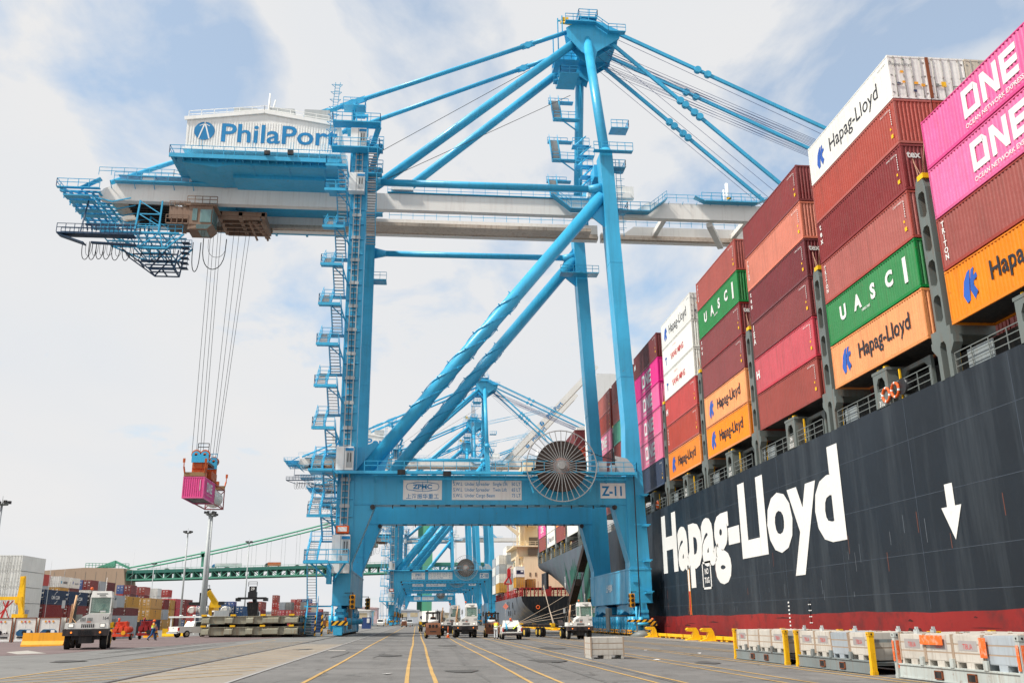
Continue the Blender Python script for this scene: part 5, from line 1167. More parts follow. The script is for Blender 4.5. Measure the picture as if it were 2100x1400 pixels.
# second and third rows, seen in the gaps and over the top
c2 = ['brown','green','maroon','wine','redbrown','maroon']
for b_ in range(0, 5):
    yn = 46.4+14.32*b_
    for k in range(len(bays[b_])):
        col = 'white' if (b_ == 0 and k == 5) else c2[(k+b_*2) % 6]
        c = container((XS+2.52, yn+11.95, ZB+k*TP), R(-90), 11.95, CH, col, f'{"rust-edged white" if col=="white" else {"wine":"wine-red","redbrown":"red-brown"}.get(col,col)} container, {"top" if k==5 else "bottom" if k==0 else TN[k]} tier, one row inboard of the {ORDS[b_]}', 'reefer' if col == 'white' else 'dry', SHIPG)
        if col == 'white':
            for ch in KID[c.name]:
                if ch.name.startswith('door'): ch.location.x = 11.95; ch.scale.x = -1
            m = MB(); m.box(11.995,12.005,.75,1.05,.9,1.25,0); m.box(11.995,12.005,.4,.6,.9,1.1,1); m.build('sticker', [YEL, GREY], c)
            m = MB(); m.box(11.9,12.0,-.06,.12,.1,CH-.05); m.build('rusty_post', mat('rusty_steel', S(130,70,40), .8, rust=.6), c)
for k in range(6):
    c = container((XS+5.04, 46.4+11.95, ZB+k*TP), R(-90), 11.95, CH, 'cream' if k == 5 else 'brown', f'{"cream" if k==5 else "brown"} container, {"top" if k==5 else "bottom" if k==0 else TN[k]} tier, two rows inboard of the second deck stack from the right', 'reefer' if k == 5 else 'dry', SHIPG)
    if k == 5:
        for ch in KID[c.name]:
            if ch.name.startswith('door'): ch.location.x = 11.95; ch.scale.x = -1
# one row inboard beyond the seventh stack, a teal one showing between the crane legs
for bi, (yn, cols) in enumerate(((131.7, ['brown','maroon','wine','palepink','brown','redbrown']), (163.2, ['white','brown','maroon','brown','redbrown','wine']), (177.5, ['brown','orange','brown','maroon','wine','brown']), (191.3, ['white','white','brown','green','brown','maroon']), (205.3, ['brown','pink','brown','blue','maroon','brown']))):
    for k, col in enumerate(cols):
        if yn == 131.7 and k > 5: continue
        nm = ['first','second','third','fourth','fifth'][bi]
        tx = {('white',0):t_hapag_r if yn > 190 else None,('pink',1):t_one,('palepink',3):t_one}.get((col,k), t_plain)
        container((XS, yn+11.9, ZB+k*TP), R(-90), 11.9, CH, col, f'{ {"wine":"wine-red","redbrown":"red-brown","palepink":"pink"}.get(col,col)} container, {"top" if k==5 else "bottom" if k==0 else TN[k]} tier, {nm} deck stack aft of the crane', 'dry', SHIPG, text=tx)
for k, col in enumerate(['brown','maroon','wine','brown','redbrown','maroon','brown','paleorange','white']):
    container((XS+7.8, 205.3+11.9, ZB+k*TP), R(-90), 11.9, CH, col, f'{ {"wine":"wine-red","redbrown":"red-brown","paleorange":"bright orange"}.get(col,col)} container, {"topmost" if k==8 else "level "+str(k+1)} of the tall inboard stack, behind the cable reel', 'reefer' if col == 'white' else 'dry', SHIPG)

# ---- gangway and mooring ropes
m = MB(); a = Vector((27.2,144.5,14.6)); c = Vector((26.6,168.5,.2)); d = (c-a)
for x in (-.55,.55):
    m.beam(a+Vector((x,0,0)), c+Vector((x,0,0)), .09, .28); m.beam(a+Vector((x,0,1.1)), c+Vector((x,0,1.1)), .06)
    for i in range(29): p = a+d*(i/28); m.beam(p+Vector((x,0,0)), p+Vector((x,0,1.1)), .05)
for i in range(60): p = a+d*(i/59); m.box(p.x-.5, p.x+.5, p.y-.12, p.y+.12, p.z+.02, p.z+.06)
gw = tag(m.build('gangway', DARK, None, (0,0,0)), 'long dark accommodation ladder sloping down the green-streaked stern hull to the quay', 'gangway')
m = MB()
for s0, s1 in ((.14,.38),(.52,.72)): m.box(26.2, 26.32, a.y+d.y*s0, a.y+d.y*s1, a.z+d.z*s1+.1, a.z+d.z*s0+.9) if False else m.hexa([tuple(a+d*s0+Vector((-.6,0,-.1))),tuple(a+d*s1+Vector((-.6,0,-.1))),tuple(a+d*s1+Vector((.6,0,-.1))),tuple(a+d*s0+Vector((.6,0,-.1)))][::-1], [tuple(a+d*s0+Vector((-.6,0,.95))),tuple(a+d*s1+Vector((-.6,0,.95))),tuple(a+d*s1+Vector((.6,0,.95))),tuple(a+d*s0+Vector((.6,0,.95)))][::-1])
m.build('side_screen', mat('rust_brown_canvas', S(46,32,28), .8), gw)
ROPE = mat('mooring_rope', S(176,158,140), .8, streak=False)
rp_lab = ['uppermost pale mooring rope running from the stern to the far bollard','pale mooring rope just below the uppermost one','pale mooring rope in the middle of the bundle at the stern','lowest pale mooring rope, nearly level','pale mooring rope dropping steeply from the stern port to the quay','second steep mooring rope beside the first at the stern port']
for lab, p, q in zip(rp_lab, ((40,219.9,10.2),(47,219.9,8.6),(50,219.9,7.2),(54,219.9,5.6),(28.1,208.5,9.0),(28.1,209.5,8.8)), ((24.7,236,.6),(24.7,236,.6),(24.7,236.4,.55),(24.7,236.6,.5),(24.7,171,.6),(24.7,169.6,.6))):
    p = Vector(p); q = Vector(q); m = MB(); pts = [p.lerp(q, t)+Vector((0,0,-1.4*t*(1-t))) for t in [i/8 for i in range(9)]]; m.path(pts, .06, 6)
    tag(m.build('mooring_rope', ROPE), lab, 'rope', 'mooring ropes at the stern')

# ================================================================== the farther ship, seen under the portal
s2 = thing('container_ship', 'farther moored container ship with black stern, cream superstructure and red deck fittings', 'container ship', (47.1, 380, 0)); S2 = (47.1, 380, 0)
def s2b(mb, name, mats, parent=None): return mb.build(name, mats, parent or s2, S2)
DK = 7.3
def st2(y): t = max(0, (290-y)/50); return -3+4.2*t**1.4
m = MB(); ys = [240+5*i for i in range(11)]+[300,340,380,430,480,520]
ss2 = [0,.2,.4,.6,.75,.88,1.0]
def h2(y, s, side): zb = st2(y); z = DK+(zb-DK)*s; t = max(0, (290-y)/50); return (47.1+side*(20.6-(s**2)*(t**1.3)*7), y, z)
for side in (-1, 1):
    n = len(ss2); m.add([h2(y, s, side) for y in ys for s in ss2], [((i*n+j, i*n+j+1, (i+1)*n+j+1, (i+1)*n+j) if side < 0 else (i*n+j, i*n+j+1, (i+1)*n+j+1, (i+1)*n+j)[::-1]) for i in range(len(ys)-1) for j in range(n-1)], 0, True)
n = len(ss2); m.add([h2(240, s, -1) for s in ss2]+[h2(240, s, 1) for s in ss2], [(j, j+1, n+j+1, n+j) for j in range(n-1)], 1)
m.add([h2(y, 0, -1) for y in ys]+[h2(y, 0, 1) for y in ys], [(i, i+1, len(ys)+i+1, len(ys)+i)[::-1] for i in range(len(ys)-1)], 2)
h2o = s2b(m, 'hull', [mat('far_hull_grey', S(104,112,122), .5, dirt=(.12,.09,.07), dirt_amt=.4, scale=.3), mat('far_hull_black', S(18,22,28), .5), GREY])
m = MB()
for y, z0, z1 in ((262,4.6,6.2),(272,4.6,6.6),(276,4.6,6.6),(268,2.6,4.0),(274,2.6,4.0),(256,2.9,4.0)): m.box(26.45, 26.56, y, y+.9, z0, z1)
m.box(29.2, 33.0, 239.9, 240.0, 3.6, 6.0); s2b(m, 'hull_opening', BLACK, h2o)
m = MB()
for i in range(16): t = 2*math.pi*i/16; t1 = 2*math.pi*(i+1)/16; m.tube((30.75+.42*math.cos(t),239.8,4.6+.42*math.sin(t)),(30.75+.42*math.cos(t1),239.8,4.6+.42*math.sin(t1)),.12,.12,6)
tag(m.build('life_ring', ORANGE), 'orange-red life ring in the dark opening of the farther ship stern', 'life ring')
SUP = mat('cream_superstructure', S(234,214,178), .55, var=.05, dirt=(.4,.26,.14), dirt_amt=.2, scale=.4)
m = MB(); m.box(29.7, 60, 262, 284, DK, 18.6); m.box(27.1, 34, 264, 270, 15.6, 15.9); m.box(28.4, 60, 263, 284, 18.6, 21.2); m.box(26.9, 60, 261.2, 284, 21.2, 21.6); m.box(30.8, 60, 266, 284, 21.6, 46); m.box(27.9, 34, 262.5, 266, 27.2, 27.5); m.tube((29.75,263.5,21.5),(29.75,263.5,38),.75,.7,12)
m.beam((24.2,263,28.2),(28.6,263,24.6),.6,.9); m.beam((28.1,263,18),(28.1,263,36),.4); m.box(27.5,28.4,262,264,12.0,18.6); m.box(29.0,30.2,262,263,DK,12)
sup = s2b(m, 'superstructure', SUP)
m = MB(); m.box(31.0, 33.9, 261.9, 262.02, 18.9, 20.9); m.box(31.8, 36, 265.9, 266.02, 21.9, 24.2)
for x in (31.3, 32.9): m.box(x, x+.45, 261.9, 262.0, 13.2, 14.2)
m.build('window', mat('far_window', S(120,108,90), .4), sup, S2)
m = MB(); m.rail([(26.9,261.2,21.6),(50,261.2,21.6)], 1.1, 1.5, .05); m.rail([(27.1,264,15.9),(30,264,15.9)], 1.1, 1.0, .05); m.build('railing', SUP, sup, S2)
RD = mat('deck_red_paint', S(150,40,38), .6, rust=.4)
m = MB()
for i in range(26):
    y = 242+i*5.2; m.box(26.8, 27.2, y, y+.5, DK, 9.6)
    if i % 3 == 0: m.beam((26.9,y,DK),(26.9,y+5,9.5),.22)
for i in range(16): x = 27.0+i*1.0; m.box(x, x+.25, 241.6, 241.9, DK, 9.5); m.beam((x,241.8,DK+.1),(x+1,241.8,9.4),.14) if i % 2 else None
m.box(26.8, 50, 242, 260, 9.3, 9.5); m.rail([(26.7,240.5,DK),(26.7,330,DK)], 1.1, 2, .05); m.rail([(27,240.5,DK),(50,240.5,DK)], 1.1, 2, .05); m.box(31,31.1,241,241.2,DK,11); m.box(33,34.5,241,243,DK,9.8)
s2b(m, 'deck_framework', RD)
m = MB(); m.box(24.0,24.9,250,251,12.6,14.6); m.beam((23.2,250,10.9),(24.5,250.5,12.8),.35); m.beam((25.0,250,10.9),(24.5,250.5,12.8),.3); m.box(23.2,25.2,250,252,10.6,10.9); m.beam((24.2,250.5,14.6),(25.2,250.5,15.3),.2); m.box(24.0,24.3,250,251,DK,10.6); s2b(m, 'deck_crane', RED)
S2G = 'containers on the farther moored ship'
def c2c(x, y, z, col, lab, kind='dry', L=6.1, tx=None): return container((x, y+L, z), R(-90), L, 2.75, col, lab, kind, S2G, W=2.36, text=tx)
def near_doors(c, L):
    for ch in KID[c.name]:
        if ch.name.startswith('door'): ch.location.x = L; ch.scale.x = -1
near_doors(c2c(26.0, 248, 9.6, 'mustard', 'mustard container below the white refrigerated one on the farther ship'), 6.1)
def unit_end(c, L, W=2.36, H=2.75):
    m = MB(); m.box(L, L+.03, .2, W-.2, .8, 1.75, 0); m.build('refrigeration_unit', [NAVY], c)
    m = MB(); m.tube((L+.03,.8,1.3),(L+.06,.8,1.3),.26,.26,14,0); m.box(L+.03, L+.05, 1.35, 2.0, 1.25, 1.65, 1); m.build('fan', [BLACK, LWHITE], c)
unit_end(c2c(26.0, 248, 12.4, 'white', 'white refrigerated container with dark cooling unit on top of the mustard one, farther ship', 'reefer'), 6.1)
near_doors(c2c(29.2, 250, 9.2, 'mustard', 'mustard container standing alone in front of the cream superstructure, farther ship'), 6.1)
for iy, y0 in enumerate((290, 304)):
    for k in range(4):
        col = 'mustard' if (k == 0 and iy == 0) else ('ltgrey' if (k+iy) % 2 == 0 else 'white')
        near_doors(c2c(25.2, y0, 9.7+2.8*k, col, f'{"mustard" if col=="mustard" else "pale grey" if col=="ltgrey" else "white"} container, {"bottom" if k==0 else TN[k]} tier, {"nearer" if iy==0 else "farther"} quay-side bay of the farther ship', 'reefer', 12), 12)
for k in range(5): near_doors(c2c(27.65, 290, 9.7+2.8*k, 'ltgrey' if k % 2 else 'white', f'{"pale grey" if k % 2 else "white"} container, {"bottom" if k==0 else "highest" if k==4 else TN[k]} tier of the taller column beside the far cream mast', 'reefer', 12), 12)
# ================================================================== container yard on the left
YG = 'containers stacked in the yard on the left'
TY = 3.05; HY = 2.98; ZY = -.30
t_msc = lambda t, L, H: [letters(c, .62, BLK, (L*.47, -.006, H*.72-i*.62), '-y', t, bold=.05, sx=1.5) for i, c in enumerate('MSC')] and None
def t_cma(t, L, H):
    letters('CMA CGM', 1.0, LWHITE, (L*.50, -.006, H*.36), '-y', t, bold=.03); letters('ONE MORE TRIP', .3, LWHITE, (L*.76, -.006, H*.14), '-y', t) if False else None
    outline([(-.9,.0),(-.3,.5),(.6,.72)], .16, LWHITE, (L*.52, -.006, H*.66), '-y', t, False); outline([(.9,0),(.3,-.4),(-.5,-.6)], .16, LWHITE, (L*.52, -.006, H*.26), '-y', t, False)
def t_maersk(t, L, H): poly([(-.4,-.4),(.4,-.4),(.4,.4),(-.4,.4)], mat('sky_blue_square', S(96,180,214), .5), (L*.16, -.006, H*.46), '-y', t); letters('MAERSK', .95, BLK if L > 7 else NAVY, (L*.58, -.006, H*.34), '-y', t, bold=.03, sx=.95 if L > 7 else .75)
def t_hly(t, L, H): hl_emblem(t, L*.2, H*.52, .45); letters('Hapag-Lloyd', .75, NAVY, (L*.62, -.006, H*.38), '-y', t, bold=.01, sx=.85)
def t_mon(t, L, H): letters('monitor', 1.5, EMB, (L*.40, -.006, H*.34), '-y', t, bold=.0, sx=.75)
def t_apl(t, L, H): letters('APL', .7, NAVY, (L*.3, -.006, H*.6), '-y', t, bold=.02)
def t_end(word, mt=None, size=.5):
    def f(t, L, H):
        put(text_mesh(word, size, mt or LWHITE, bold=.03), 'lettering', t, (-.02, WD/2, H*.55), ROTF['-x'])
    return f
def endmarks(t, L, H):     # small white data lines on the doors
    m = MB()
    for y_, z_ in ((.3,2.3),(.3,2.1),(1.5,2.3),(1.5,2.1),(1.5,1.8),(.35,1.3),(1.55,1.1)): m.box(-.012, .006, y_, y_+.55, z_, z_+.10)
    m.build('marking', LWHITE, t)
def stack(xf, y, L, cols, where, kind='dry', group=YG):
    """cols bottom to top: (colour, side lettering, description)"""
    for k, (col, tx, desc) in enumerate(cols):
        tn = 'top' if k == len(cols)-1 and k else ('bottom' if k == 0 else ['','second','third','fourth'][k]+' tier')
        kd = 'reefer' if col in ('white','cream') else kind
        c = container((xf, y, ZY+k*TY), R(90), L, HY, col, f'{desc} container, {tn}, {where}', kd, group, W=2.44, text=tx)
        if col not in ('white','cream','ltgrey'): endmarks(c, L, HY)
NMC = {'wine':'wine-red','redbrown':'red-brown','ltgrey':'pale grey','brightblue':'bright blue','mustard':'mustard','cream':'cream'}
def D(c): return NMC.get(c, c)
Wr = [('white',t_mon,'stained white, blue lettering'),('white',t_mon,'white, blue lettering and small logo'),('white',None,'white refrigerated'),('ltgrey',None,'pale grey'),('ltgrey',None,'pale grey, rusty edged')]
# tall white block at the left edge
for j, (xx, nm) in enumerate(((-78,'right column'),(-80.55,'second column'),(-83.1,'third column'))):
    stack(xx, 195, 11.9, [('white',t_mon if j == 0 else None,'rust-stained white'),('white',t_mon if j == 0 else None,'rust-streaked white'),('white',None,'white refrigerated'),('white',None,'weathered white'),('white',None,'off-white')], f'{nm} of the tall left block')
    if j == 1:
        for k in (1, 2): pass
for k, z in ((0,0),(1,1)):
    c = [o for o in bpy.data.objects if o.name.startswith('shipping_container') and o.parent is None and abs(o.location.x+80.55) < .1 and abs(o.location.z-(ZY+(k+1)*TY)) < .1][0]
    put(text_mesh('ZIM', .62, NAVY, bold=.05), 'lettering', c, (-.03, WD/2, HY*.5), ROTF['-x'])
    m = MB(); [m.box(-.03, -.02, .8+.22*i, .88+.22*i, HY*.75+.12*(j%2), HY*.75+.08+.12*(j%2)) for i in range(4) for j in range(2)]; m.build('emblem', NAVY, c)
front = [ # y, L, bottom..top
 (209.0,11.9,[('wine',None),('maroon',None),('navy',t_cma)],'left of the two blue lettered ones'),
 (223.3,11.9,[('wine',None),('maroon',None),('navy',t_cma)],'behind the cab of the left tractor'),
 (237.5,12.0,[('maroon',None),('wine',None),('dark',None)],'above the left tractor cab'),
 (252.9,11.5,[('ltgrey',None),('wine',None),('ltgrey',t_apl)],'just right of the left tractor cab'),
 (266.5,11.5,[('ltgrey',t_maersk),('wine',None),('mustard',t_msc)],'above the orange machinery'),
 (289.4,13.0,[('navy',t_cma),('mustard',t_msc),('mustard',t_msc)],'above the walking worker'),
 (304.9,5.8,[('mustard',None),('ltgrey',None),('maroon',None)],'right of the mustard pair'),
 (313.0,5.8,[('mustard',t_msc),('mustard',None),('mustard',None)],'narrow one left of the crimson doors'),
]
for y, L, cs, wh in front:
    stack(-78, y, L, [(c, t, D(c)) for c, t in cs], f'front yard row, {wh}')
    stack(-80.55, y, L, [(c, None, D(c)) for c in (['mustard','mustard','mustard'] if y > 260 else ['wine','maroon','blue'])], f'inner front row, {wh}')
back = [ # y, L, top colours listed bottom..top (5 tiers)
 (269.5,5.9,['wine','maroon','blue','ltgrey','red'],None,'left end'),
 (283.0,7.3,['wine','maroon','red','mustard','white'],t_maersk,'second group from the left'),
 (292.0,7.2,['maroon','wine','red','wine','white'],t_hly,'third from the left'),
 (309.0,7.1,['maroon','wine','blue','white','maroon'],None,'fourth from the left'),
 (318.0,6.2,['maroon','wine','red','red','ltgrey'],None,'fifth from the left'),
 (326.0,7.2,['wine','maroon','red','cream','wine'],None,'sixth from the left'),
 (351.4,7.2,['wine','maroon','blue','wine','maroon'],None,'seventh from the left'),
 (369.3,7.0,['maroon','wine','red','maroon','redbrown'],None,'eighth from the left'),
 (386.8,6.0,['red','wine','maroon','white','white'],None,'ninth from the left'),
 (403.2,6.3,['maroon','red','red','white','red'],None,'tenth and last'),
]
for i, (y, L, cs, tx, wh) in enumerate(back):
    for j, xx in enumerate((-102, -104.55)):
        cs2 = cs if j == 0 else [cs[0], cs[2], cs[1], {'white':'white','maroon':'blue','wine':'red'}.get(cs[3], cs[3]), {'maroon':'brightblue','redbrown':'red'}.get(cs[4], cs[4])]
        if j == 1 and i in (4, 5): continue
        stack(xx, y, L, [(c, tx if (k == 4 and j == 0) else None, D(c)) for k, c in enumerate(cs2)], f'{"outer" if j == 0 else "inner"} back yard row, {wh}')
def one(x, y, L, k, col, lab, n=1, tx=None, rot=90): return container((x, y, ZY+k*TY), R(rot), L, HY, col, lab, 'reefer' if col in ('white','cream') else 'dry', YG, W=2.44, text=tx)
# right-hand groups near the masts and farther back
far = [(-77.6,318.1,6,['darkred','crimson','crimson'],'beside the light mast'),(-80.2,318.1,6,['darkred','crimson','crimson'],'left of the light mast'),
 (-94.8,403,13,['maroon','maroon','maroon'],'behind the tank containers'),(-97.4,403,13,['maroon','redbrown','maroon'],'behind the thin mast'),
 (-52.5,297.3,12,['navy','blue'],'right of the tank containers'),(-55.1,297.3,12,['blue','navy'],'touching the tank containers'),
 (-71.3,382,6,['blue','navy','brightblue'],'beyond the tanks'),(-73.9,382,6,['navy','blue','blue'],'beyond the tanks, left'),(-76.5,384,6,['blue','blue','navy'],'above the yellow boom'),(-60,378,12,['red','maroon','redbrown'],'behind the black spreader'),(-62.6,378,12,['maroon','red','redbrown'],'behind the black spreader, left'),
 (-62.7,439.5,7,['red','redbrown','red','redbrown'],'the tall red pile'),(-57.5,420,7,['red','redbrown','red'],'right of the tall red pile'),(-50.4,393.5,8,['crimson','red','grey'],'grey-topped pile'),(-53,393.5,8,['red','crimson','ltgrey'],'left half of the grey-topped pile'),(-44.5,393.5,8,['maroon','maroon','grey'],'second grey-topped pile'),
 (-56,516,6,['red','maroon','ltgrey','brightblue'],'bright-blue-topped pile'),(-58.6,516,6,['maroon','red','grey','blue'],'left of the bright-blue top'),(-61.2,516,6,['red','red','redbrown','redbrown'],'left end of the far pile'),(-64.8,520,6,['red','red','redbrown','red'],'beyond the grey-topped piles'),
 (-49.9,488.6,6,['red','crimson','redbrown'],'left of the crane stair'),(-52.5,488.6,6,['maroon','red','redbrown'],'left of the crane stair, farther'),(-46.5,480,6,['redbrown','red'],'behind the crane stair'),(-58.5,350,6,['mustard','navy'],'beside the second reach stacker'),(-61.2,350,6,['ltgrey','cream'],'under the black spreader'),(-44,430,6,['cream','white','cream'],'pale pile right of the greys')]
Z0F = {-77.6:.15,-80.2:.15,-94.8:1.9,-97.4:1.9,-52.5:.4,-55.1:.4,-71.3:.45,-73.9:.45,-76.5:.45,-60:.3,-62.6:.3,-62.7:1.2,-57.5:.5,-50.4:.25,-53:.25,-44.5:.25,-56:1.1,-58.6:1.1,-61.2:1.1,-64.8:1.1,-49.9:1.6,-52.51:1.6,-46.5:1.6}
for x, y, L, cs, wh in far:
    z0 = Z0F.get(x, ZY)
    if x == -52.5 and y > 400: z0 = 1.6
    if z0 > ZY: g = MB(); g.box(x-2.5, x+.05, y-.1, y+L+.1, ZY-.1, z0); structure(g.build('concrete_pad', TAN))
    for k, c in enumerate(cs):
        o = container((x, y, z0+k*TY), R(90), L, HY, c, f'{D(c)} container, {["bottom","second tier","third tier","fourth tier"][k]}, {wh}', 'reefer' if c in ('white','cream') else 'dry', YG, W=2.44)
        if c not in ('white','cream','ltgrey','grey'): endmarks(o, L, HY)
o = one(-78, 344, 9, 0, 'yellow', 'bright yellow container marked 45 above the left pickup'); letters('45', 1.3, BLK, (-.0, 0, 0), '-y', o, bold=.03); KID[o.name][-1].location = (-.03, WD/2, HY*.4); KID[o.name][-1].rotation_euler = ROTF['-x']
o = one(-83, 344, 9, 0, 'blue', 'blue container with white lettering across its doors behind the left pickup'); endmarks(o, 9, HY); put(text_mesh('samskip', .85, LWHITE, bold=.05), 'lettering', o, (-.03, WD/2, HY*.12), ROTF['-x'])
o = one(-80.6, 344, 9, 0, 'blue', 'blue container between the lettered blue one and the yellow one'); endmarks(o, 9, HY)
# rust-edged refrigerated boxes with their cooling units towards the camera
RX = MB()
def reefer_unit(x, y, lab, dark=True, blank=False):
    t = container((x, y, ZY), R(90), 11.9, 2.75, 'white', lab, 'reefer', 'refrigerated containers behind the yellow barrier', W=2.44)
    for ch in list(KID[t.name]):
        if ch.name.startswith('door'): 
            for g_ in KID.get(ch.name, []): bpy.data.objects.remove(g_)
            KID[ch.name] = []
            ch.name = 'end_panel'
    RU = mat('rusty_steel', S(150,84,44), .8, rust=.6)
    m = MB()
    for yy in (-.02, WD-.1): m.box(-.03, .02, yy, yy+.12, .05, 2.72)
    m.box(-.03, .02, 0, WD, 2.66, 2.76); m.build('rusty_edge', RU, t)
    if blank: return t
    m = MB(); m.box(-.05, -.0, .12, WD-.12, .1, .3, 0); m.box(-.045, .0, .35, WD-.4, .45, .62, 1)
    if dark: m.prism([(.3,.85),(.5,.7),(WD-.5,.7),(WD-.3,.85),(WD-.3,1.15),(WD-.6,1.42),(.6,1.42),(.3,1.2)], 'x', -.06, -.01, 2)
    m.tube((-.10,WD*.52,1.08),(-.02,WD*.52,1.08),.24,.24,16,1); m.box(-.09,-.05,WD*.22,WD*.40,1.05,1.35,0) 
    if not dark:
        for y_ in (.5,.75,1.9): m.tube((-.05,y_,1.05),(-.0,y_,1.05),.1,.1,10,1)
    m.build('refrigeration_unit', [WHITE, BLACK, mat('unit_blue', S(24,84,124), .5)], t)
    m = MB(); 
    for y_, q in ((1.6,0),(1.2,1),(.75,0)): m.box(-.02, -.0, y_, y_+.2, 2.2, 2.4, q)
    m.build('sticker', [YELD, REDL], t); return t
reefer_unit(-47.1, 117.5, 'leftmost rust-edged white refrigerated container, with small black fan and no dark unit', False)
reefer_unit(-44.4, 117.5, 'rust-edged white refrigerated container with blue cooling unit directly behind the yellow barrier')
reefer_unit(-41.7, 117.5, 'rust-edged white refrigerated container with blue cooling unit, right of the one behind the barrier')
reefer_unit(-39.0, 118.5, 'rust-edged white refrigerated container mostly hidden by the left tractor', True)
o = container((-36.2, 117, gz(-36)), R(90), 11.9, 2.7, 'ltgrey', 'light grey container standing just right of the left tractor', 'reefer', YG, W=2.44)
for ch in KID[o.name]:
    if ch.name.startswith('door'): 
        for g_ in KID.get(ch.name, []): g_.hide_render = False
# tank containers in a row
TANK = mat('tank_white', S(222,218,208), .35, dirt_amt=.15, scale=.6)
def tank(x, y, z, rot, frame, lab, L=6.0, group='tank containers in a row', H=2.59):
    t = thing('tank_container', lab, 'tank container', (x, y, z), rot, group); m = MB()
    for yy in (0, 2.32):
        for xx in (0, L-.12): m.box(xx, xx+.12, yy, yy+.12, 0, H)
        m.box(0, L, yy, yy+.1, 0, .14); m.box(0, L, yy+.01, yy+.08, H-.1, H)
    for xx in (.0, L-.1):
        m.box(xx, xx+.1, 0, 2.44, 0, .14); m.box(xx, xx+.1, 0, 2.44, H-.12, H)
        for a, c in (((0,.1),(.6,.75)), ((2.44,.1),(1.84,.75)), ((0,H-.1),(.6,H-.7)), ((2.44,H-.1),(1.84,H-.7))): m.beam((xx+.05,a[0],a[1]),(xx+.05,c[0],c[1]),.1)
    m.build('frame', frame, t)
    m = MB(); c = H/2+.02; m.tube((.45,1.22,c),(L-.45,1.22,c),1.12,1.12,24,0,False); m.tube((.18,1.22,c),(.45,1.22,c),.72,1.12,24); m.tube((L-.45,1.22,c),(L-.18,1.22,c),1.12,.72,24)
    m.box(1.2, L-1.2, .9, 1.5, c+1.05, c+1.2); m.build('tank', TANK, t)
    return t
for i, (x, fm, fn) in enumerate(((-65.1,RED,'red'),(-62.25,mat('frame_blue', CC['blue'], .5),'blue'),(-59.2,mat('frame_blue2', CC['navy'], .5),'dark blue'),(-55.6,mat('frame_blue', CC['blue'], .5),'blue'))):
    od = ["leftmost","second","third","rightmost"][i]; tank(x, 290, ZY+4.06, R(90), fm, f'white tank container in a {fn} frame, {od} of the row', H=2.8)
    for q in range(2): container((x, 290, ZY+2.03*q), R(90), 6, 2.0, ['red','navy','blue','navy'][i], f'{["red","navy","blue","dark blue"][i]} half-height container, {"upper" if q else "lower"} one under the {od} tank container', 'dry', YG, W=2.44)
# yellow concrete barriers
def barrier(x, y, L, rz, lab, m_=YELD):
    m = MB(); p = [(-.38,0),(.38,0),(.36,.12),(.16,.38),(.09,.95),(-.09,.95),(-.16,.38),(-.36,.12)]
    m.prism(p, 'x', -L/2, L/2) ; o = m.build('concrete_barrier', m_); o.location = (x, y, gz(x)); o.rotation_euler = (0, 0, rz)
    tag(o, lab, 'barrier', 'yellow concrete barriers'); return o
barrier(-27.3, 74.0, 2.9, R(4), 'worn golden-yellow concrete barrier in front of the refrigerated containers')
barrier(-29.6, 122, 3.0, R(14), 'pale yellow concrete barrier behind the walking worker', YEL)
barrier(-32.3, 121.5, 1.8, R(60), 'orange-yellow barrier segment behind the walking worker')
# ================================================================== vehicles, people and quay equipment
PLW = mat('cab_white_paint', S(226,224,218), .38, var=.04, dirt=(.4,.3,.22), dirt_amt=.12)
BUMP = mat('scraped_bumper', S(48,44,44), .6, rust=.5, dirt=(.2,.1,.07), dirt_amt=.3)
HUBY = mat('yellow_hub', S(214,176,60), .6); HUBW = mat('pale_hub', S(170,160,140), .6)
SKIN = mat('skin', S(176,120,92), .6, streak=False, dirt_amt=0)
VEST = mat('safety_vest_yellow', S(214,240,60), .7, dirt_amt=.05); VESTO = mat('vest_orange', S(250,130,60), .7, dirt_amt=.05)
def wheels(t, spots, r, w, hub=HUBW, axis='x'):
    for p in spots:
        m = MB(); m.wheel((0,0,0), r, w, axis, 0, 1); o = m.build('wheel', [RUBBER, RUBBER], t); o.location = p
        h = MB(); a = w/2+.016; h.tube(*(((-a,0,0),(a,0,0)) if axis == 'x' else ((0,-a,0),(0,a,0))), r*.55, r*.55, 16); h.tube(*(((-a-.03,0,0),(a+.03,0,0)) if axis == 'x' else ((0,-a-.03,0),(0,a+.03,0))), r*.2, r*.2, 8)
        h.build('hub', hub, o)
def skin_body(name, verts, edges, radii, mt, parent, sub=2):
    me = bpy.data.meshes.new(name); me.from_pydata(verts, edges, []); me.materials.append(mt)
    o = bpy.data.objects.new(name, me); COL.objects.link(o)
    sk = o.modifiers.new('s', 'SKIN'); ss_ = o.modifiers.new('u', 'SUBSURF'); ss_.levels = sub; ss_.render_levels = sub
    for i, r_ in enumerate(radii):
        v = me.skin_vertices[0].data[i]; v.radius = r_ if isinstance(r_, tuple) else (r_, r_)
    me.skin_vertices[0].data[0].use_root = True
    bpy.context.view_layer.update()
    m2 = bpy.data.meshes.new_from_object(o.evaluated_get(bpy.context.evaluated_depsgraph_get())); bpy.data.objects.remove(o)
    m2.materials.clear(); m2.materials.append(mt)
    for p in m2.polygons: p.use_smooth = True
    return put(m2, name, parent)
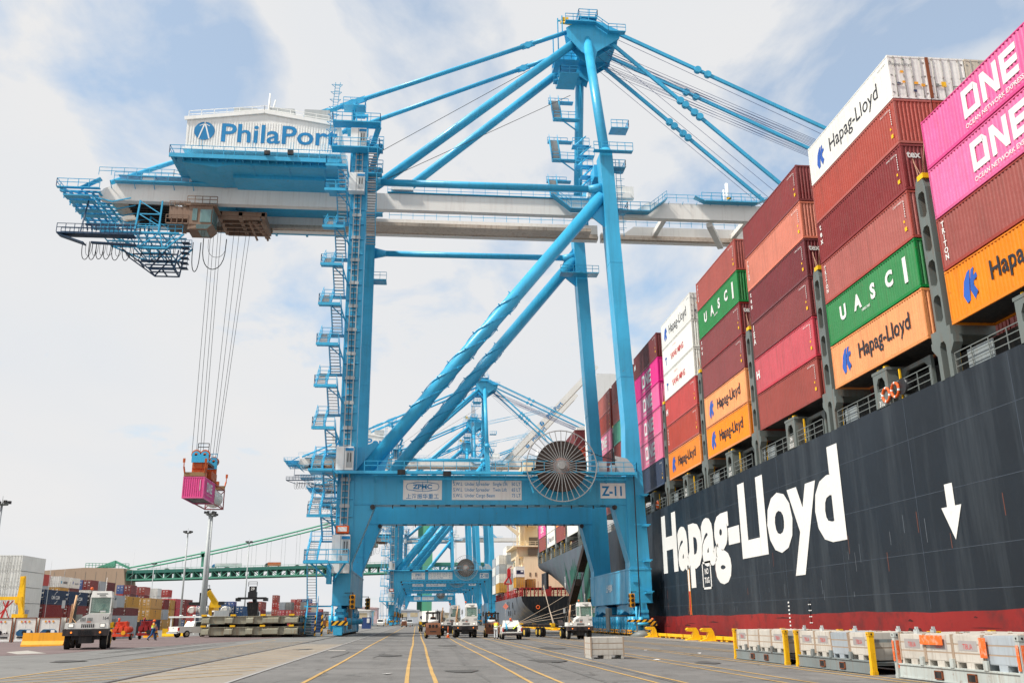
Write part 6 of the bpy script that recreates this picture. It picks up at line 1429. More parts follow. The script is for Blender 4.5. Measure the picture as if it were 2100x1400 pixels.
def person(loc, rz, label, pose='walk', trousers=None, vest=VEST, hat=ORANGE, shirt=None, sc=1.0):
    t = thing('person', label, 'person', loc, rz); t.scale = (sc,)*3
    # facing +x locally; y is left
    if pose == 'walk':
        hipL, kneeL, ankL, toeL = (.02,.10,.93), (.10,.10,.50), (.20,.10,.09), (.40,.11,.04)
        hipR, kneeR, ankR, toeR = (.0,-.10,.93), (-.10,-.10,.50), (-.42,-.10,.14), (-.25,-.11,.03)
        elL, haL = (-.06,.27,1.12), (.12,.25,.92); elR, haR = (.10,-.27,1.14), (.30,-.24,1.0)
    elif pose == 'lean':
        hipL, kneeL, ankL, toeL = (.0,.10,.93), (.02,.11,.50), (.0,.12,.09), (.20,.13,.04)
        hipR, kneeR, ankR, toeR = (.0,-.10,.93), (.02,-.11,.50), (.0,-.12,.09), (.20,-.13,.04)
        elL, haL = (.22,.27,1.14), (.46,.20,1.12); elR, haR = (.22,-.27,1.14), (.46,-.18,1.14)
    else:
        hipL, kneeL, ankL, toeL = (.0,.10,.50), (.42,.12,.52), (.48,.12,.10), (.68,.13,.05)
        hipR, kneeR, ankR, toeR = (.0,-.10,.50), (.42,-.12,.52), (.48,-.12,.10), (.68,-.13,.05)
        elL, haL = (.18,.26,.78), (.42,.16,.86); elR, haR = (.18,-.26,.78), (.42,-.16,.86)
    dz = -.43 if pose == 'sit' else 0; lx = .12 if pose == 'lean' else 0
    pel = (0,0,.95+dz); waist = (lx*.3,0,1.08+dz); chest = (lx*.7,0,1.30+dz); neckb = (lx,0,1.47+dz); neck = (lx+.015,0,1.54+dz); hc = (lx+.03,0,1.64+dz); ht = (lx+.02,0,1.72+dz)
    shL, shR = (lx*.9,.17,1.43+dz), (lx*.9,-.17,1.43+dz)
    V = [pel, waist, chest, neckb, neck, hc, ht, shL, elL, haL, shR, elR, haR, hipL, kneeL, ankL, toeL, hipR, kneeR, ankR, toeR]
    E = [(0,1),(1,2),(2,3),(3,4),(4,5),(5,6),(3,7),(7,8),(8,9),(3,10),(10,11),(11,12),(0,13),(13,14),(14,15),(15,16),(0,17),(17,18),(18,19),(19,20)]
    Rr = [(.14,.12),(.13,.11),(.16,.12),(.08,.08),.055,(.085,.10),.07,.065,.045,.032,.065,.045,.032,.09,.062,.042,.04,.09,.062,.042,.04]
    skin_body('body', V, E, Rr, SKIN, t, 2)
    # hands: palm with four fingers and a thumb
    for h_, e_, s_ in ((haL, elL, 1), (haR, elR, -1)):
        d = (Vector(h_)-Vector(e_)).normalized(); sd = d.cross(Vector((0,0,1))).normalized(); up = sd.cross(d); h0 = Vector(h_)
        vs = [tuple(h0), tuple(h0+d*.06)]; ed = [(0,1)]; rr_ = [.026,.028]
        for k, ln in enumerate((.062,.072,.068,.052)):
            b0 = h0+d*.075+up*(.030-.020*k); j = len(vs); vs += [tuple(b0), tuple(b0+d*ln*.5+sd*.004*s_), tuple(b0+d*ln*.85+sd*.02*s_)]; ed += [(1,j),(j,j+1),(j+1,j+2)]; rr_ += [.009,.009,.007]
        j = len(vs); vs += [tuple(h0+d*.03+up*.034), tuple(h0+d*.065+up*.05+sd*.012*s_)]; ed += [(0,j),(j,j+1)]; rr_ += [.011,.009]
        skin_body('hand', vs, ed, rr_, SKIN, t, 1)
    TR = trousers or mat('blue_jeans', S(30,84,130), .8)
    skin_body('trousers', [(0,0,.96+dz), hipL, kneeL, (ankL[0],ankL[1],ankL[2]+.02), hipR, kneeR, (ankR[0],ankR[1],ankR[2]+.02)], [(0,1),(1,2),(2,3),(0,4),(4,5),(5,6)], [(.165,.14),.11,.082,.072,.11,.082,.072], TR, t)
    for a_, b_ in ((ankL,toeL),(ankR,toeR)): skin_body('boot', [(a_[0]-.05,a_[1],a_[2]-.03), (a_[0]+.02,a_[1],a_[2]), tuple((Vector(a_)+Vector(b_))/2+Vector((0,0,.0))), b_], [(0,1),(1,2),(2,3)], [.052,.058,.05,.042], BLACK, t, 1)
    SHT = shirt or mat('yellow_shirt', S(238,160,40), .8)
    skin_body('shirt', [(0,0,1.0+dz), chest, (lx,0,1.44+dz), shL, tuple((Vector(shL)+Vector(elL))/2), shR, tuple((Vector(shR)+Vector(elR))/2)], [(0,1),(1,2),(2,3),(3,4),(2,5),(5,6)], [(.16,.14),(.175,.14),.09,.082,.066,.082,.066], SHT, t)
    skin_body('safety_vest', [(0,0,.99+dz), (lx*.5,0,1.2+dz), (lx*.8,0,1.38+dz), (lx*.95,.10,1.42+dz), (lx*.95,-.10,1.42+dz)], [(0,1),(1,2),(2,3),(2,4)], [(.178,.155),(.192,.16),(.15,.14),.085,.085], vest, t)
    # face details, hair and hard hat
    hx, _, hz = hc; f = MB()
    for s_ in (-.033,.033): f.ball((hx+.083,s_,hz+.01), .011, 6)
    f.build('eyes', BLACK, t); f = MB(); f.ball((hx+.10,0,hz-.02), .018, 6, 0, (1,.8,1.2)); 
    for s_ in (-.095,.095): f.ball((hx,s_,hz-.01), .024, 6, 0, (.7,.4,1.2))
    f.build('nose_and_ears', SKIN, t); f = MB(); f.box(hx+.085, hx+.094, -.026, .026, hz-.062, hz-.052); f.build('mouth', RED, t)
    f = MB(); f.ball((hx-.02,0,hz+.01), .098, 12, 0, (1,.98,1)); f.build('hair', mat('dark_hair', S(40,30,26), .8), t)
    f = MB(); f.ball((hx,0,hz+.055), .125, 14, 0, (1.1,1,.85)); f.tube((hx+.02,0,hz+.045),(hx+.02,0,hz+.06),.155,.15,16); f.build('hard_hat', hat, t)
    f = MB(); f.tube((0,0,1.05+dz),(lx*.3,0,1.11+dz),.19,.19,14,0,False); f.build('reflective_band', LWHITE, t)
    return t

# ---- terminal tractors
def tractor(loc, rz, label, num, group='white terminal tractors', mirrored=True, driver=False):
    """front faces -y locally, x to the right"""
    t = thing('terminal_tractor', label, 'terminal tractor', loc, rz, group)
    m = MB(); m.hexa([(-1.20,0,1.18),(1.20,0,1.18),(1.20,1.3,1.18),(-1.20,1.3,1.18)], [(-1.18,.03,1.50),(1.18,.03,1.50),(1.18,1.3,1.52),(-1.18,1.3,1.52)])
    m.prism([(-.62,1.50),(1.18,1.50),(1.18,2.02),(.1,2.02),(-.05,1.98),(-.28,1.86),(-.55,1.62)], 'y', .03, 1.7)
    m.build('hood', PLW, t)
    m = MB(); x0, x1 = 0.02, 1.22
    for a, c in (((x0,.08),(x0+.07,.15)), ((x1-.07,.08),(x1,.15)), ((x0,1.55),(x0+.07,1.65)), ((x1-.07,1.55),(x1,1.65))): m.hexa([(a[0],a[1]-.03,2.0),(c[0],a[1]-.03,2.0),(c[0],c[1]-.03,2.0),(a[0],c[1]-.03,2.0)], [(a[0],a[1]+.06,2.98),(c[0],a[1]+.06,2.98),(c[0],c[1]+.06,2.98),(a[0],c[1]+.06,2.98)])
    m.hexa([(x0-.0,.12,2.96),(x1+.0,.12,2.96),(x1,1.75,2.96),(x0,1.75,2.96)], [(x0+.08,.22,3.33),(x1-.08,.22,3.33),(x1-.08,1.75,3.33),(x0+.08,1.75,3.33)]); m.box(x0, x1, .05, .15, 1.98, 2.06); m.box(x0,x1,1.6,1.66,1.5,2.98); m.box(x0,x1,.1,1.6,1.96,2.0)
    m.box(x0, x0+.03, .15, 1.6, 1.5, 2.1); m.box(x1-.03, x1, .15, 1.6, 1.5, 2.1)
    cab = m.build('cab', PLW, t)
    m = MB(); m.hexa([(x0+.07,.10,2.06),(x1-.07,.10,2.06),(x1-.07,.12,2.06),(x0+.07,.12,2.06)], [(x0+.07,.18,2.95),(x1-.07,.18,2.95),(x1-.07,.20,2.95),(x0+.07,.20,2.95)])
    m.box(x0+.01, x0+.02, .2, 1.5, 2.1, 2.95); m.box(x1-.02, x1-.01, .2, 1.5, 2.1, 2.95); m.build('windscreen', mat('tinted_windscreen', S(120,160,146), .10, dirt=(.5,.6,.55), dirt_amt=.3, spec=.9, alpha=.42), cab)
    m = MB(); m.beam((x0+.12,.085,2.17),(x0+.6,.085,2.08),.03,.02); m.box(x0+.62, x0+.92, .07, .085, 2.1, 2.2, 1); m.build('wiper', [BLACK, LWHITE], cab)
    m = MB(); m.prism([(.62,2.15),(.66,2.45),(.76,2.52),(.78,2.66),(.84,2.72),(.92,2.68),(.94,2.54),(1.06,2.44),(1.12,2.15)], 'y', .105, .155) if False else None
    m = MB(); m.box(-.9, -.72, .5, .75, 1.5, 3.05, 0) if False else m.tube((-.95,.35,1.5),(-.78,.45,3.1),.055,.06,8,0); m.tube((-.86,.9,1.5),(-.80,.9,2.75),.10,.10,10,1); m.beam((-1.0,.3,1.5),(-.95,.3,2.6),.05,.05,0); m.beam((-.95,.3,1.9),(-.62,.3,1.5),.04,.04,0)
    m.build('exhaust_stack', [mat('rusty_cream', S(214,170,130), .7, rust=.5), DARK], t)
    m = MB(); m.box(-.85,-.45,1.0,1.6,1.5,2.0); m.build('engine_box', GREY, t)
    m = MB()
    for i in range(7): x = -.30+i*.105; m.prism([(x,1.24),(x+.055,1.24),(x+.07,1.45),(x+.015,1.45)], 'y', .0, .012)
    m.build('grille', BLACK, t)
    for x in (-.85, .86):
        m = MB(); m.box(x-.12, x+.12, -.01, .02, 1.28, 1.44); o = m.build('headlight', LAMP, t); m = MB(); m.box(x-.15, x+.15, -.0, .03, 1.25, 1.47); m.build('bezel', GREY, o)
    m = MB(); m.hexa([(-1.24,-.22,.78),(1.24,-.22,.78),(1.24,.5,.78),(-1.24,.5,.78)], [(-1.25,-.20,1.15),(1.25,-.20,1.15),(1.25,.5,1.15),(-1.25,.5,1.15)]); bp = m.build('bumper', BUMP, t)
    m = MB(); [m.box(-.40+i*.095, -.34+i*.095, -.235, -.21, .84, 1.08) for i in range(8)]; m.build('bumper_grille', BLACK, bp)
    for x in (-.78, .78): m = MB(); m.tube((x,-.25,.97),(x,-.21,.97),.055,.055,10); m.build('indicator', AMBER, bp)
    m = MB(); m.box(-.8, .8, .2, 4.9, .55, .95); m.box(-.35, .35, .0, 1.8, .35, .8); m.box(-.42, .42, 3.2, 4.6, .95, 1.25); m.build('chassis', DARK, t)
    m = MB()
    for a in (2.2, 3.1): m.beam((1.22,a,1.28),(1.22,a+.7,1.72),.28,.06,1); m.box(1.05, 1.32, a-.1, a+.25, 1.2, 1.55, 0); m.beam((-1.22,a,1.28),(-1.22,a+.7,1.72),.28,.06,1)
    m.box(-1.25, 1.25, 2.3, 3.9, 1.12, 1.2, 2); m.build('mudguard', [YEL, BUMP, LGREY], t)
    for sx_ in (-1, 1): m = MB(); m.beam((sx_*1.2,.35,2.35),(sx_*1.42,.3,2.35),.03,.03,1) ; m.beam((sx_*1.42,.3,2.1),(sx_*1.42,.3,2.95),.03,.03,1); m.box(sx_*1.42-.09, sx_*1.42+.09, .22, .27, 2.35, 2.8, 0); m.build('mirror', [LGREY, BLACK], t)
    m = MB(); m.ball((.02,.35,3.47),.10,8,0); m.tube((.02,.35,3.2),(.02,.35,3.42),.02,.02,5,1); m.build('beacon', [ORANGE, DARK], t)
    m = MB(); m.tube((.75,.9,3.33),(.75,.9,4.15),.018,.012,5); m.build('antenna', LWHITE, t)
    wheels(t, [(-1.0,.7,.5),(1.0,.7,.5)], .5, .30); wheels(t, [(-1.02,3.6,.5),(1.02,3.6,.5),(-.68,3.6,.5),(.68,3.6,.5)], .5, .27, HUBY)
    letters(num, .27, BLK, (.98, .02, 1.68), '-y', t, bold=.01, sx=.9, name='number'); letters('MAFFEI', .085, BLK, (.62, .13, 3.16), '-y', t) if False else None
    m = MB()
    for i in range(9):
        if i != 4: x = -.38+i*.075; m.box(x, x+.045, .018, .03, 1.60, 1.80)
    m.box(-.02, .2, .015, .03, 1.54, 1.58, 1); m.box(.5,.85,.10,.13,3.05,3.1,0); m.box(.35,.95,.16,.2,3.15,3.2,0); m.build('vent_grid', [GREY, ORANGE], t)
    return t
def tractor_at(x, y, rz, label, num, **k):
    t = tractor((x, y, gz(x)), rz, label, num, **k)
    if True:
        p = thing('person', label.replace('white terminal tractor', 'driver seated in the tractor')[:0] or f'driver in a yellow-green vest at the wheel of tractor {num}', 'person', (x, y, gz(x)+1.30), rz+R(-90)) if False else None
    return t
# left tractor, turning slightly, and its driver
tractor_at(-19.4, 58.9, R(13), 'white terminal tractor numbered 164, nearest of all, turning on the left', '164')
tractor_at(5.0, 97.0, R(0), 'white terminal tractor numbered 155 heading a queue in the middle of the apron', '155')
tractor_at(15.3, 88.6, R(3), 'white terminal tractor numbered 166 towing a low flatbed by the gangway', '166')
tractor_at(3.8, 108.5, R(0), 'white terminal tractor half hidden behind the one numbered 155', '161')
for (tx_, ty_, rz_, lb) in ((-19.4, 58.9, R(13), 'driver seated behind the windscreen of the tractor numbered 164'), (5.0, 97.0, 0, 'driver in a yellow-green vest behind the windscreen of tractor 155')):
    lx_, ly_ = .74, 1.15; person((tx_+lx_*math.cos(rz_)-ly_*math.sin(rz_), ty_+lx_*math.sin(rz_)+ly_*math.cos(rz_), gz(tx_)+1.30), rz_+R(-90), lb, 'sit', trousers=BLACK, hat=DARK, shirt=mat('dark_shirt', S(50,60,56), .8), sc=.95)
# wheel chassis behind tractors
def trailer(x, y, L, label, box=None, rz=0, dk=YEL):
    t = thing('trailer', label, 'trailer', (x, y, gz(x)), rz, 'container trailers'); m = MB()
    for s_ in (-.55, .55): m.box(s_-.09, s_+.09, 0, L, 1.05, 1.35)
    for k in range(7): m.box(-1.2, 1.2, .1+k*(L-.3)/6, .25+k*(L-.3)/6, 1.1, 1.3)
    m.build('frame', BUMP, t)
    m = MB(); 
    for s_ in (-1.1, .75): m.box(s_, s_+.38, -.06, .5, 1.12, 1.45)
    m.build('corner_guide', dk, t)
    wheels(t, [(s_*q,L-yy,.5) for s_ in (-1,1) for q in (1.02,.70) for yy in (1.0,2.25)], .5, .26, HUBY)
    return t
trailer(14.2, 92.6, 12, 'low empty flatbed trailer with yellow corner plates behind the tractor numbered 166', rz=R(9))
trailer(1.6, 140, 12, 'empty trailer with yellow hubs behind the brown forklift left of the cone')
def unit0(c):
    for ch in list(KID[c.name]):
        if ch.name.startswith('door'):
            for g_ in KID.get(ch.name, []): bpy.data.objects.remove(g_)
            KID[ch.name] = []; ch.name = 'end_panel'
    m = MB(); m.prism([(.35,.9),(.6,.7),(1.85,.7),(2.1,.9),(2.1,1.3),(1.8,1.5),(.6,1.5),(.35,1.3)], 'x', -.06, 0, 0); m.tube((-.1,1.3,1.12),(-.05,1.3,1.12),.25,.25,12,1); m.box(-.09,-.05,.55,.9,1.05,1.35,2); m.build('refrigeration_unit', [NAVY, BLACK, LWHITE], c)
trailer(2.0, 270, 12, 'far trailer under the white refrigerated container'); unit0(container((3.2, 270, gz(2)+1.42), R(90), 12, 2.7, 'white', 'white refrigerated container with dark unit on a far trailer above the brown forklift', 'reefer'))
trailer(4.0, 122, 12, 'trailer in the queue behind the half-hidden tractor')
trailer(6.0, 245, 12, 'far trailer under the off-white container', rz=R(16)); container((7.2, 245, gz(6)+1.42), R(90+16), 12, 2.7, 'white', 'off-white container on a far trailer just left of the queued tractors', 'reefer')
# ---- forklifts
FB = mat('scuffed_brown_paint', S(118,74,50), .6, rust=.6, dirt=(.12,.05,.03), dirt_amt=.4)
def forklift(x, y, rz, label, drv=None, s=1.0):
    t = thing('forklift', label, 'forklift', (x, y, gz(x)), rz, 'forklifts on the apron'); t.scale = (s,)*3
    m = MB(); m.prism([(0,.35),(0,1.05),(.12,1.32),(.35,1.42),(.9,1.42),(.9,.35)], 'x', -.72, .72); m.build('counterweight', FB, t)
    m = MB(); m.box(-.68, .68, .9, 2.5, .35, .95); m.box(-.55, .55, .9, 1.5, .95, 1.35); m.build('chassis', mat('forklift_yellow', S(214,150,50), .5, rust=.5), t)
    m = MB(); [m.box(a, a+.2, -.01, .02, 1.0, 1.3) for a in (-.42,-.1,.22)]; m.box(-.3,.3,-.012,.02,.62,.7); m.build('vent', BLACK, t)
    m = MB()
    for a in (-.66,.66): m.beam((a,.45,1.4),(a*.95,.75,2.35),.08); m.beam((a,2.2,.95),(a*.95,1.95,2.35),.08)
    m.box(-.72, .72, .6, 2.15, 2.33, 2.42); [m.box(-.7, .7, .75+.2*i, .80+.2*i, 2.42, 2.46) for i in range(7)]; m.build('overhead_guard', BLACK, t)
    m = MB(); m.tube((-.5,.55,1.58),(.5,.55,1.58),.17,.17,14); m.build('gas_bottle', LWHITE, t)
    m = MB(); m.box(-.28,.28,1.0,1.5,1.35,1.48); m.box(-.28,.28,.92,1.05,1.4,1.95); m.build('seat', BLACK, t)
    m = MB(); [m.box(a, a+.12, 2.6, 2.78, .1, 2.6) for a in (-.55,.43)]; m.box(-.5,.5,2.6,2.7,1.0,1.15); m.box(-.5,.5,2.62,2.7,2.3,2.45); [m.box(a, a+.13, 2.8, 4.0, .12, .17) for a in (-.45,.32)]; m.build('mast', DARK, t)
    wheels(t, [(-.62,.55,.33),(.62,.55,.33)], .33, .22, HUBY); wheels(t, [(-.66,2.2,.38),(.66,2.2,.38)], .38, .26, HUBY)
    return t
forklift(1.65, 92.5, 0, 'brown scuffed forklift with black roof seen from behind, left of the traffic cone')
forklift(7.9, 98.5, 0, 'brown forklift with an orange-helmeted driver beside the man in grey trousers')
person((7.9, 98.5+1.25, gz(8)+.96), R(90), 'forklift driver in an orange hard hat, seen from behind', 'sit', vest=VESTO)
person((1.65, 92.5+1.25, gz(1.6)+.96), R(90), 'forklift driver in pale clothes under a black roof, seen from behind', 'sit', vest=mat('pale_cloth', S(200,190,180), .8), hat=LWHITE)
forklift(-14.4, 205, R(90), 'yellow forklift far back beside the blue cabinet', s=1.2); forklift(-20, 205, R(-90), 'yellow forklift far back, left of the blue cabinet', s=1.2); forklift(-3.2, 260, 0, 'tiny dark forklift far along the lane')
# ---- pickups
def pickup(x, y, rz, label, crew=True, open_gate=False, num=None):
    """rear faces -y"""
    t = thing('pickup_truck', label, 'pickup truck', (x, y, gz(x)), rz, 'white pickup trucks')
    w = .90; m = MB(); L = 5.2
    m.prism([(.05,.50),(.05,1.12),(1.75,1.14),(1.75,.55)], 'x', -w, -w+.07); m.prism([(.05,.50),(.05,1.12),(1.75,1.14),(1.75,.55)], 'x', w-.07, w)
    m.box(-w+.07, w-.07, .1, 1.75, .62, .68); m.box(-w+.07, w-.07, 1.68, 1.75, .6, 1.12)
    m.hexa([(-w,1.75,.45),(w,1.75,.45),(w,5.1,.45),(-w,5.1,.45)], [(-w,1.75,1.12),(w,1.75,1.12),(w*.97,3.9,1.10),(-w*.97,3.9,1.10)])
    m.hexa([(-w*.98,3.9,.45),(w*.98,3.9,.45),(w*.92,5.15,.45),(-w*.92,5.15,.45)], [(-w*.95,3.9,1.09),(w*.95,3.9,1.09),(w*.86,5.1,.92),(-w*.86,5.1,.92)])
    m.hexa([(-w*.93,1.85,1.10),(w*.93,1.85,1.10),(w*.93,4.0,1.08),(-w*.93,4.0,1.08)], [(-w*.78,2.15,1.68),(w*.78,2.15,1.68),(w*.76,3.3,1.68),(-w*.76,3.3,1.68)])
    m.build('body', PLW, t)
    if not open_gate: m = MB(); m.box(-w+.07, w-.07, .02, .1, .62, 1.13); m.box(-.09, .09, .0, .03, .97, 1.02, 1); m.build('tailgate', [PLW, BLACK], t)
    else: 
        m = MB(); m.box(-w+.07, w-.07, -.0, .08, .55, .66); m.build('tailgate', PLW, t)
        m = MB(); m.box(-.7, .5, .4, 1.5, .69, .95, 0); m.box(.1,.5,.5,.9,.9,1.12,0); m.build('tool_load', BLACK, t)
        m = MB(); m.tube((-.45,.5,.8),(-.55,.75,1.45),.16,.04,10); m.build('blue_cone', mat('blue_plastic', S(60,160,200), .5), t); m = MB(); m.beam((.1,.3,.95),(.6,.7,1.32),.1,.04); m.build('straps', VEST, t)
        m = MB(); m.tube((-.5,1.9,1.3),(-.5,1.9,3.3),.02,.02,5,0); m.prism([(-.75,2.9),(-.45,2.65),(-.2,2.95),(-.5,3.25)], 'y', 1.88, 1.9, 1); m.build('flag_whip', [LGREY, mat('faded_flag', S(226,130,110), .7)], t)
    m = MB(); m.hexa([(-w*.80,1.90,1.17),(w*.80,1.90,1.17),(w*.80,1.92,1.17),(-w*.80,1.92,1.17)], [(-w*.70,2.11,1.60),(w*.70,2.11,1.60),(w*.70,2.13,1.60),(-w*.70,2.13,1.60)])
    for s_ in (-1, 1): m.hexa([(s_*w*.935,2.1,1.13),(s_*w*.94,2.1,1.13),(s_*w*.94,3.85,1.12),(s_*w*.935,3.85,1.12)], [(s_*w*.80,2.3,1.60),(s_*w*.81,2.3,1.60),(s_*w*.79,3.3,1.60),(s_*w*.78,3.3,1.60)])
    m.hexa([(-w*.86,3.97,1.14),(w*.86,3.97,1.14),(w*.86,4.0,1.14),(-w*.86,4.0,1.14)], [(-w*.72,3.36,1.62),(w*.72,3.36,1.62),(w*.72,3.39,1.62),(-w*.72,3.39,1.62)])
    m.build('window', DGLASS, t)
    for s_ in (-1, 1): m = MB(); m.box(s_*w-.1*s_, s_*w+.01*s_, .0, .16, .72, 1.02); m.build('tail_light', RED, t)
    m = MB(); m.box(-w, w, -.15, .02, .42, .58); m.box(-.25, .25, -.16, .0, .45, .55); m.build('bumper', LGREY if not open_gate else BUMP, t)
    m = MB(); m.box(-.12,.12,2.05,2.2,1.66,1.72); m.build('brake_lamp', RED, t)
    for s_ in (-1, 1): m = MB(); m.box(s_*(w+.0), s_*(w+.2), 3.55, 3.62, 1.1, 1.28); m.build('mirror', PLW, t)
    if open_gate: m = MB(); m.tube((0,2.5,1.7),(0,2.5,1.9),.1,.1,10); m.build('beacon', ORANGE, t)
    wheels(t, [(s_*(w-.1),yy,.38) for s_ in (-1,1) for yy in (1.1,4.25)], .38, .24, HUBW)
    if num: put(text_mesh(num, .35, BLK, bold=.01), 'number', t, (w+.012, 3.1, .75), ROTF['+x'])
    return t
pickup(8.75, 87.0, R(-2), 'white pickup with open cluttered bed and a leaning flag beside the man in grey trousers', open_gate=True)
pickup(-25.6, 104.6, R(-42), 'white pickup with closed tailgate parked behind the walking worker on the left', num='5')
tt = person((-22.8, 86.3, gz(-22.8)), R(8), 'walking worker in orange hard hat, yellow vest and blue jeans on the left', 'walk', sc=.97)
person((7.45, 89.4, gz(7.4)), R(68), 'man in yellow-orange vest and pale grey trousers leaning at the white pickup', 'lean', trousers=mat('grey_trousers', S(188,190,192), .8), hat=mat('dark_cap', S(60,50,46), .8))
# ---- traffic cone
def cone(x, y, lab, h=.75, grp='traffic cones'):
    m = MB(); z = gz(x); m.box(x-.2, x+.2, y-.2, y+.2, z, z+.04, 0); m.tube((x,y,z+.04),(x,y,z+.3),.15,.10,14,0); m.tube((x,y,z+.3),(x,y,z+.45),.10,.075,14,1); m.tube((x,y,z+.45),(x,y,z+h),.075,.03,14,0)
    tag(m.build('traffic_cone', [ORANGE, LWHITE]), lab, 'traffic cone', grp)
cone(3.25, 97.5, 'orange traffic cone with a white band between the brown forklift and tractor 155', 1.1); cone(-1.6, 262, 'tiny orange cone far down the lane')
# ---- aluminium box on the asphalt
ALU = mat('scuffed_aluminium', S(196,190,180), .55, metal=.1, var=.1, dirt=(.26,.18,.12), dirt_amt=.35, scale=2, bump=.2)
def bin_(parent_loc, rz, label, wdt=1.1, col=None, group='white metal bins on the flat racks', hgt=.98, tilt=0, dep=1.0, fork=True, txt=None, ly=-1):
    t = thing('metal_bin', label, 'bin', parent_loc, rz, group); t.rotation_euler[1 if False else 0] = tilt
    m = MB(); c = col or ALU; w2, d2 = wdt/2, dep/2; n = 3
    m.box(-w2, w2, -d2, d2, .15, hgt)
    for k in range(n):
        z0 = .15+k*(hgt-.15)/n; m.box(-w2-.008, w2+.008, -d2-.008, d2+.008, z0+.02, z0+(hgt-.15)/n-.02)
    m.box(-w2, -w2+.12, -d2, d2, 0, .15); m.box(-.18, .18, -d2, d2, 0, .15); m.box(w2-.12, w2, -d2, d2, 0, .15)
    m.build('shell', c, t)
    m = MB(); 
    for s_ in (-1, 1): 
        for q in (-1, 1): m.box(s_*w2-.03, s_*w2+.03, q*d2-.03, q*d2+.03, .1, hgt+.02)
    for k in (1, 2): z0 = .15+k*(hgt-.15)/n; m.box(-w2-.004, w2+.004, -d2-.004, d2+.004, z0-.018, z0+.018)
    m.build('seam', mat('seam_rust', S(168,146,126), .7, rust=.3), t)
    if txt: m = MB(); m.box(-w2*.62, w2*.62, -d2-.014, -d2-.009, .46, .72); m.build('stencil_panel', mat('stencil_grey', S(158,152,150), .6), t); letters(txt, .2, REDL, (0, -d2-.018, .50), '-y', t, bold=.0, sx=.8)
    return t
bx = bin_((8.75, 44.3, gz(8.75)), R(1), 'lone pale aluminium box with fork pockets standing on the asphalt', 1.52, group=None, hgt=.93, dep=1.4)
# ================================================================== flat racks with metal bins
FRG = mat('flat_rack_grey', S(122,130,130), .55, rust=.45, dirt=(.2,.1,.05), dirt_amt=.3, scale=1.5); FRP = mat('flat_rack_pale', S(176,182,178), .55, rust=.45, dirt=(.24,.12,.05), dirt_amt=.35, scale=1.5)
FYEL = mat('chipped_yellow', S(244,184,12), .5, rust=.65, dirt=(.3,.12,.02), dirt_amt=.4, scale=2)
ORP = mat('orange_sprayed', S(240,106,40), .6, dirt=(.7,.6,.5), dirt_amt=.5, scale=3, streak=False)
GALV = mat('dented_galvanised', S(176,184,190), .45, metal=.25, var=.12, dirt_amt=.2, scale=2)
def flat_rack(x0, y0, y1, label, pm, fm, w=2.44, orange=False, z1=1.32):
    """long axis along y, between corner posts"""
    zg = gz(x0+.5); t = thing('flat_rack', label, 'flat rack', (x0, y0, zg), 0, 'flat racks loaded with metal bins'); L = y1-y0
    m = MB()
    for xx in (0.04, w-.16): m.box(xx, xx+.10, .15, L-.15, .05, .42); m.box(xx-.03, xx+.14, .15, L-.15, .40, .44); m.box(xx-.03, xx+.14, .15, L-.15, .03, .07)
    for k in range(9): m.box(.14, w-.14, .2+k*(L-.5)/8, .3+k*(L-.5)/8, .28, .40)
    m.box(.1, w-.1, .15, L-.15, .36, .40)
    for k in range(1, 4): m.box(-.01, .06, L*k/4-.09, L*k/4+.09, .44, .68)
    m.build('deck_frame', fm, t)
    m = MB(); [m.box(-.005, .045, L*q-.17, L*q+.17, .12, .30) for q in (.36,.62)]; m.build('fork_pocket', BLACK, t)
    m = MB(); [(m.box(-.012, .035, L*q-.2, L*q+.2, .30, .325), m.box(-.012, .035, L*q-.2, L*q+.2, .095, .12), m.box(-.012,.035,L*q-.2,L*q-.17,.1,.32), m.box(-.012,.035,L*q+.17,L*q+.2,.1,.32)) for q in (.36,.62)]; m.build('pocket_rim', mat('rusty_steel', S(130,70,40), .8, rust=.6), t)
    for yy in (0, L-.16):
        for xx in (-.02, w-.16):
            m = MB(); m.box(xx, xx+.17, yy, yy+.16, 0, z1); m.box(xx-.015, xx+.185, yy-.012, yy+.175, z1-.12, z1+.01); m.box(xx-.012, xx+.185, yy-.01, yy+.175, 0, .12); o = m.build('corner_post', pm, t)
            m = MB(); m.tube((xx-.02,yy+.08,z1-.06),(xx-.01,yy+.08,z1-.06),.03,.03,8); m.tube((xx+.085,yy-.02,z1-.06),(xx+.085,yy-.0,z1-.06),.03,.03,8); m.build('casting_hole', BLACK, o)
            if orange: m = MB(); m.box(xx+.03, xx+.14, yy-.014, yy-.002, .3, 1.1); m.box(xx-.034,xx-.021,yy+.03,yy+.13,.5,1.1); m.build('orange_mark', ORP, o)
    for yy, s in ((.1,1),(L-.1,-1)):
        m = MB(); m.beam((w-.08,yy,z1-.15),(w-.08,yy+s*1.0,.42),.09); m.box(.15, w-.2, yy-.04, yy+.04, z1-.32, z1-.22); m.build('diagonal_stay', FRG if pm is not FRP else FRP, t)
    return t, zg
def fill(x0, y0, y1, zg, n, who, spec):
    L = (y1-y0-.5)/n
    for r_ in range(2):
        for k in range(n):
            tx, cl, tl = spec[k] if r_ == 0 else (None, None, 0)
            wh = f'{["first","second","third","fourth"][k]} from the left in the {"quay-side" if r_ else "front"} row, {who}'
            what = 'dented shiny metal bin' if cl is GALV else ('white metal bin with grey stencil panel' if tx else 'white metal bin')
            bin_((x0+.62+r_*1.15, y1-.27-L*(k+.5), zg+.44), R(-90), f'{what}, {wh}'.replace('in the ', '').replace('with grey stencil panel', 'with stencil'), L-.05, cl, hgt=.86, dep=1.05, txt=tx, tilt=tl)
T_ = 'TIBUA'
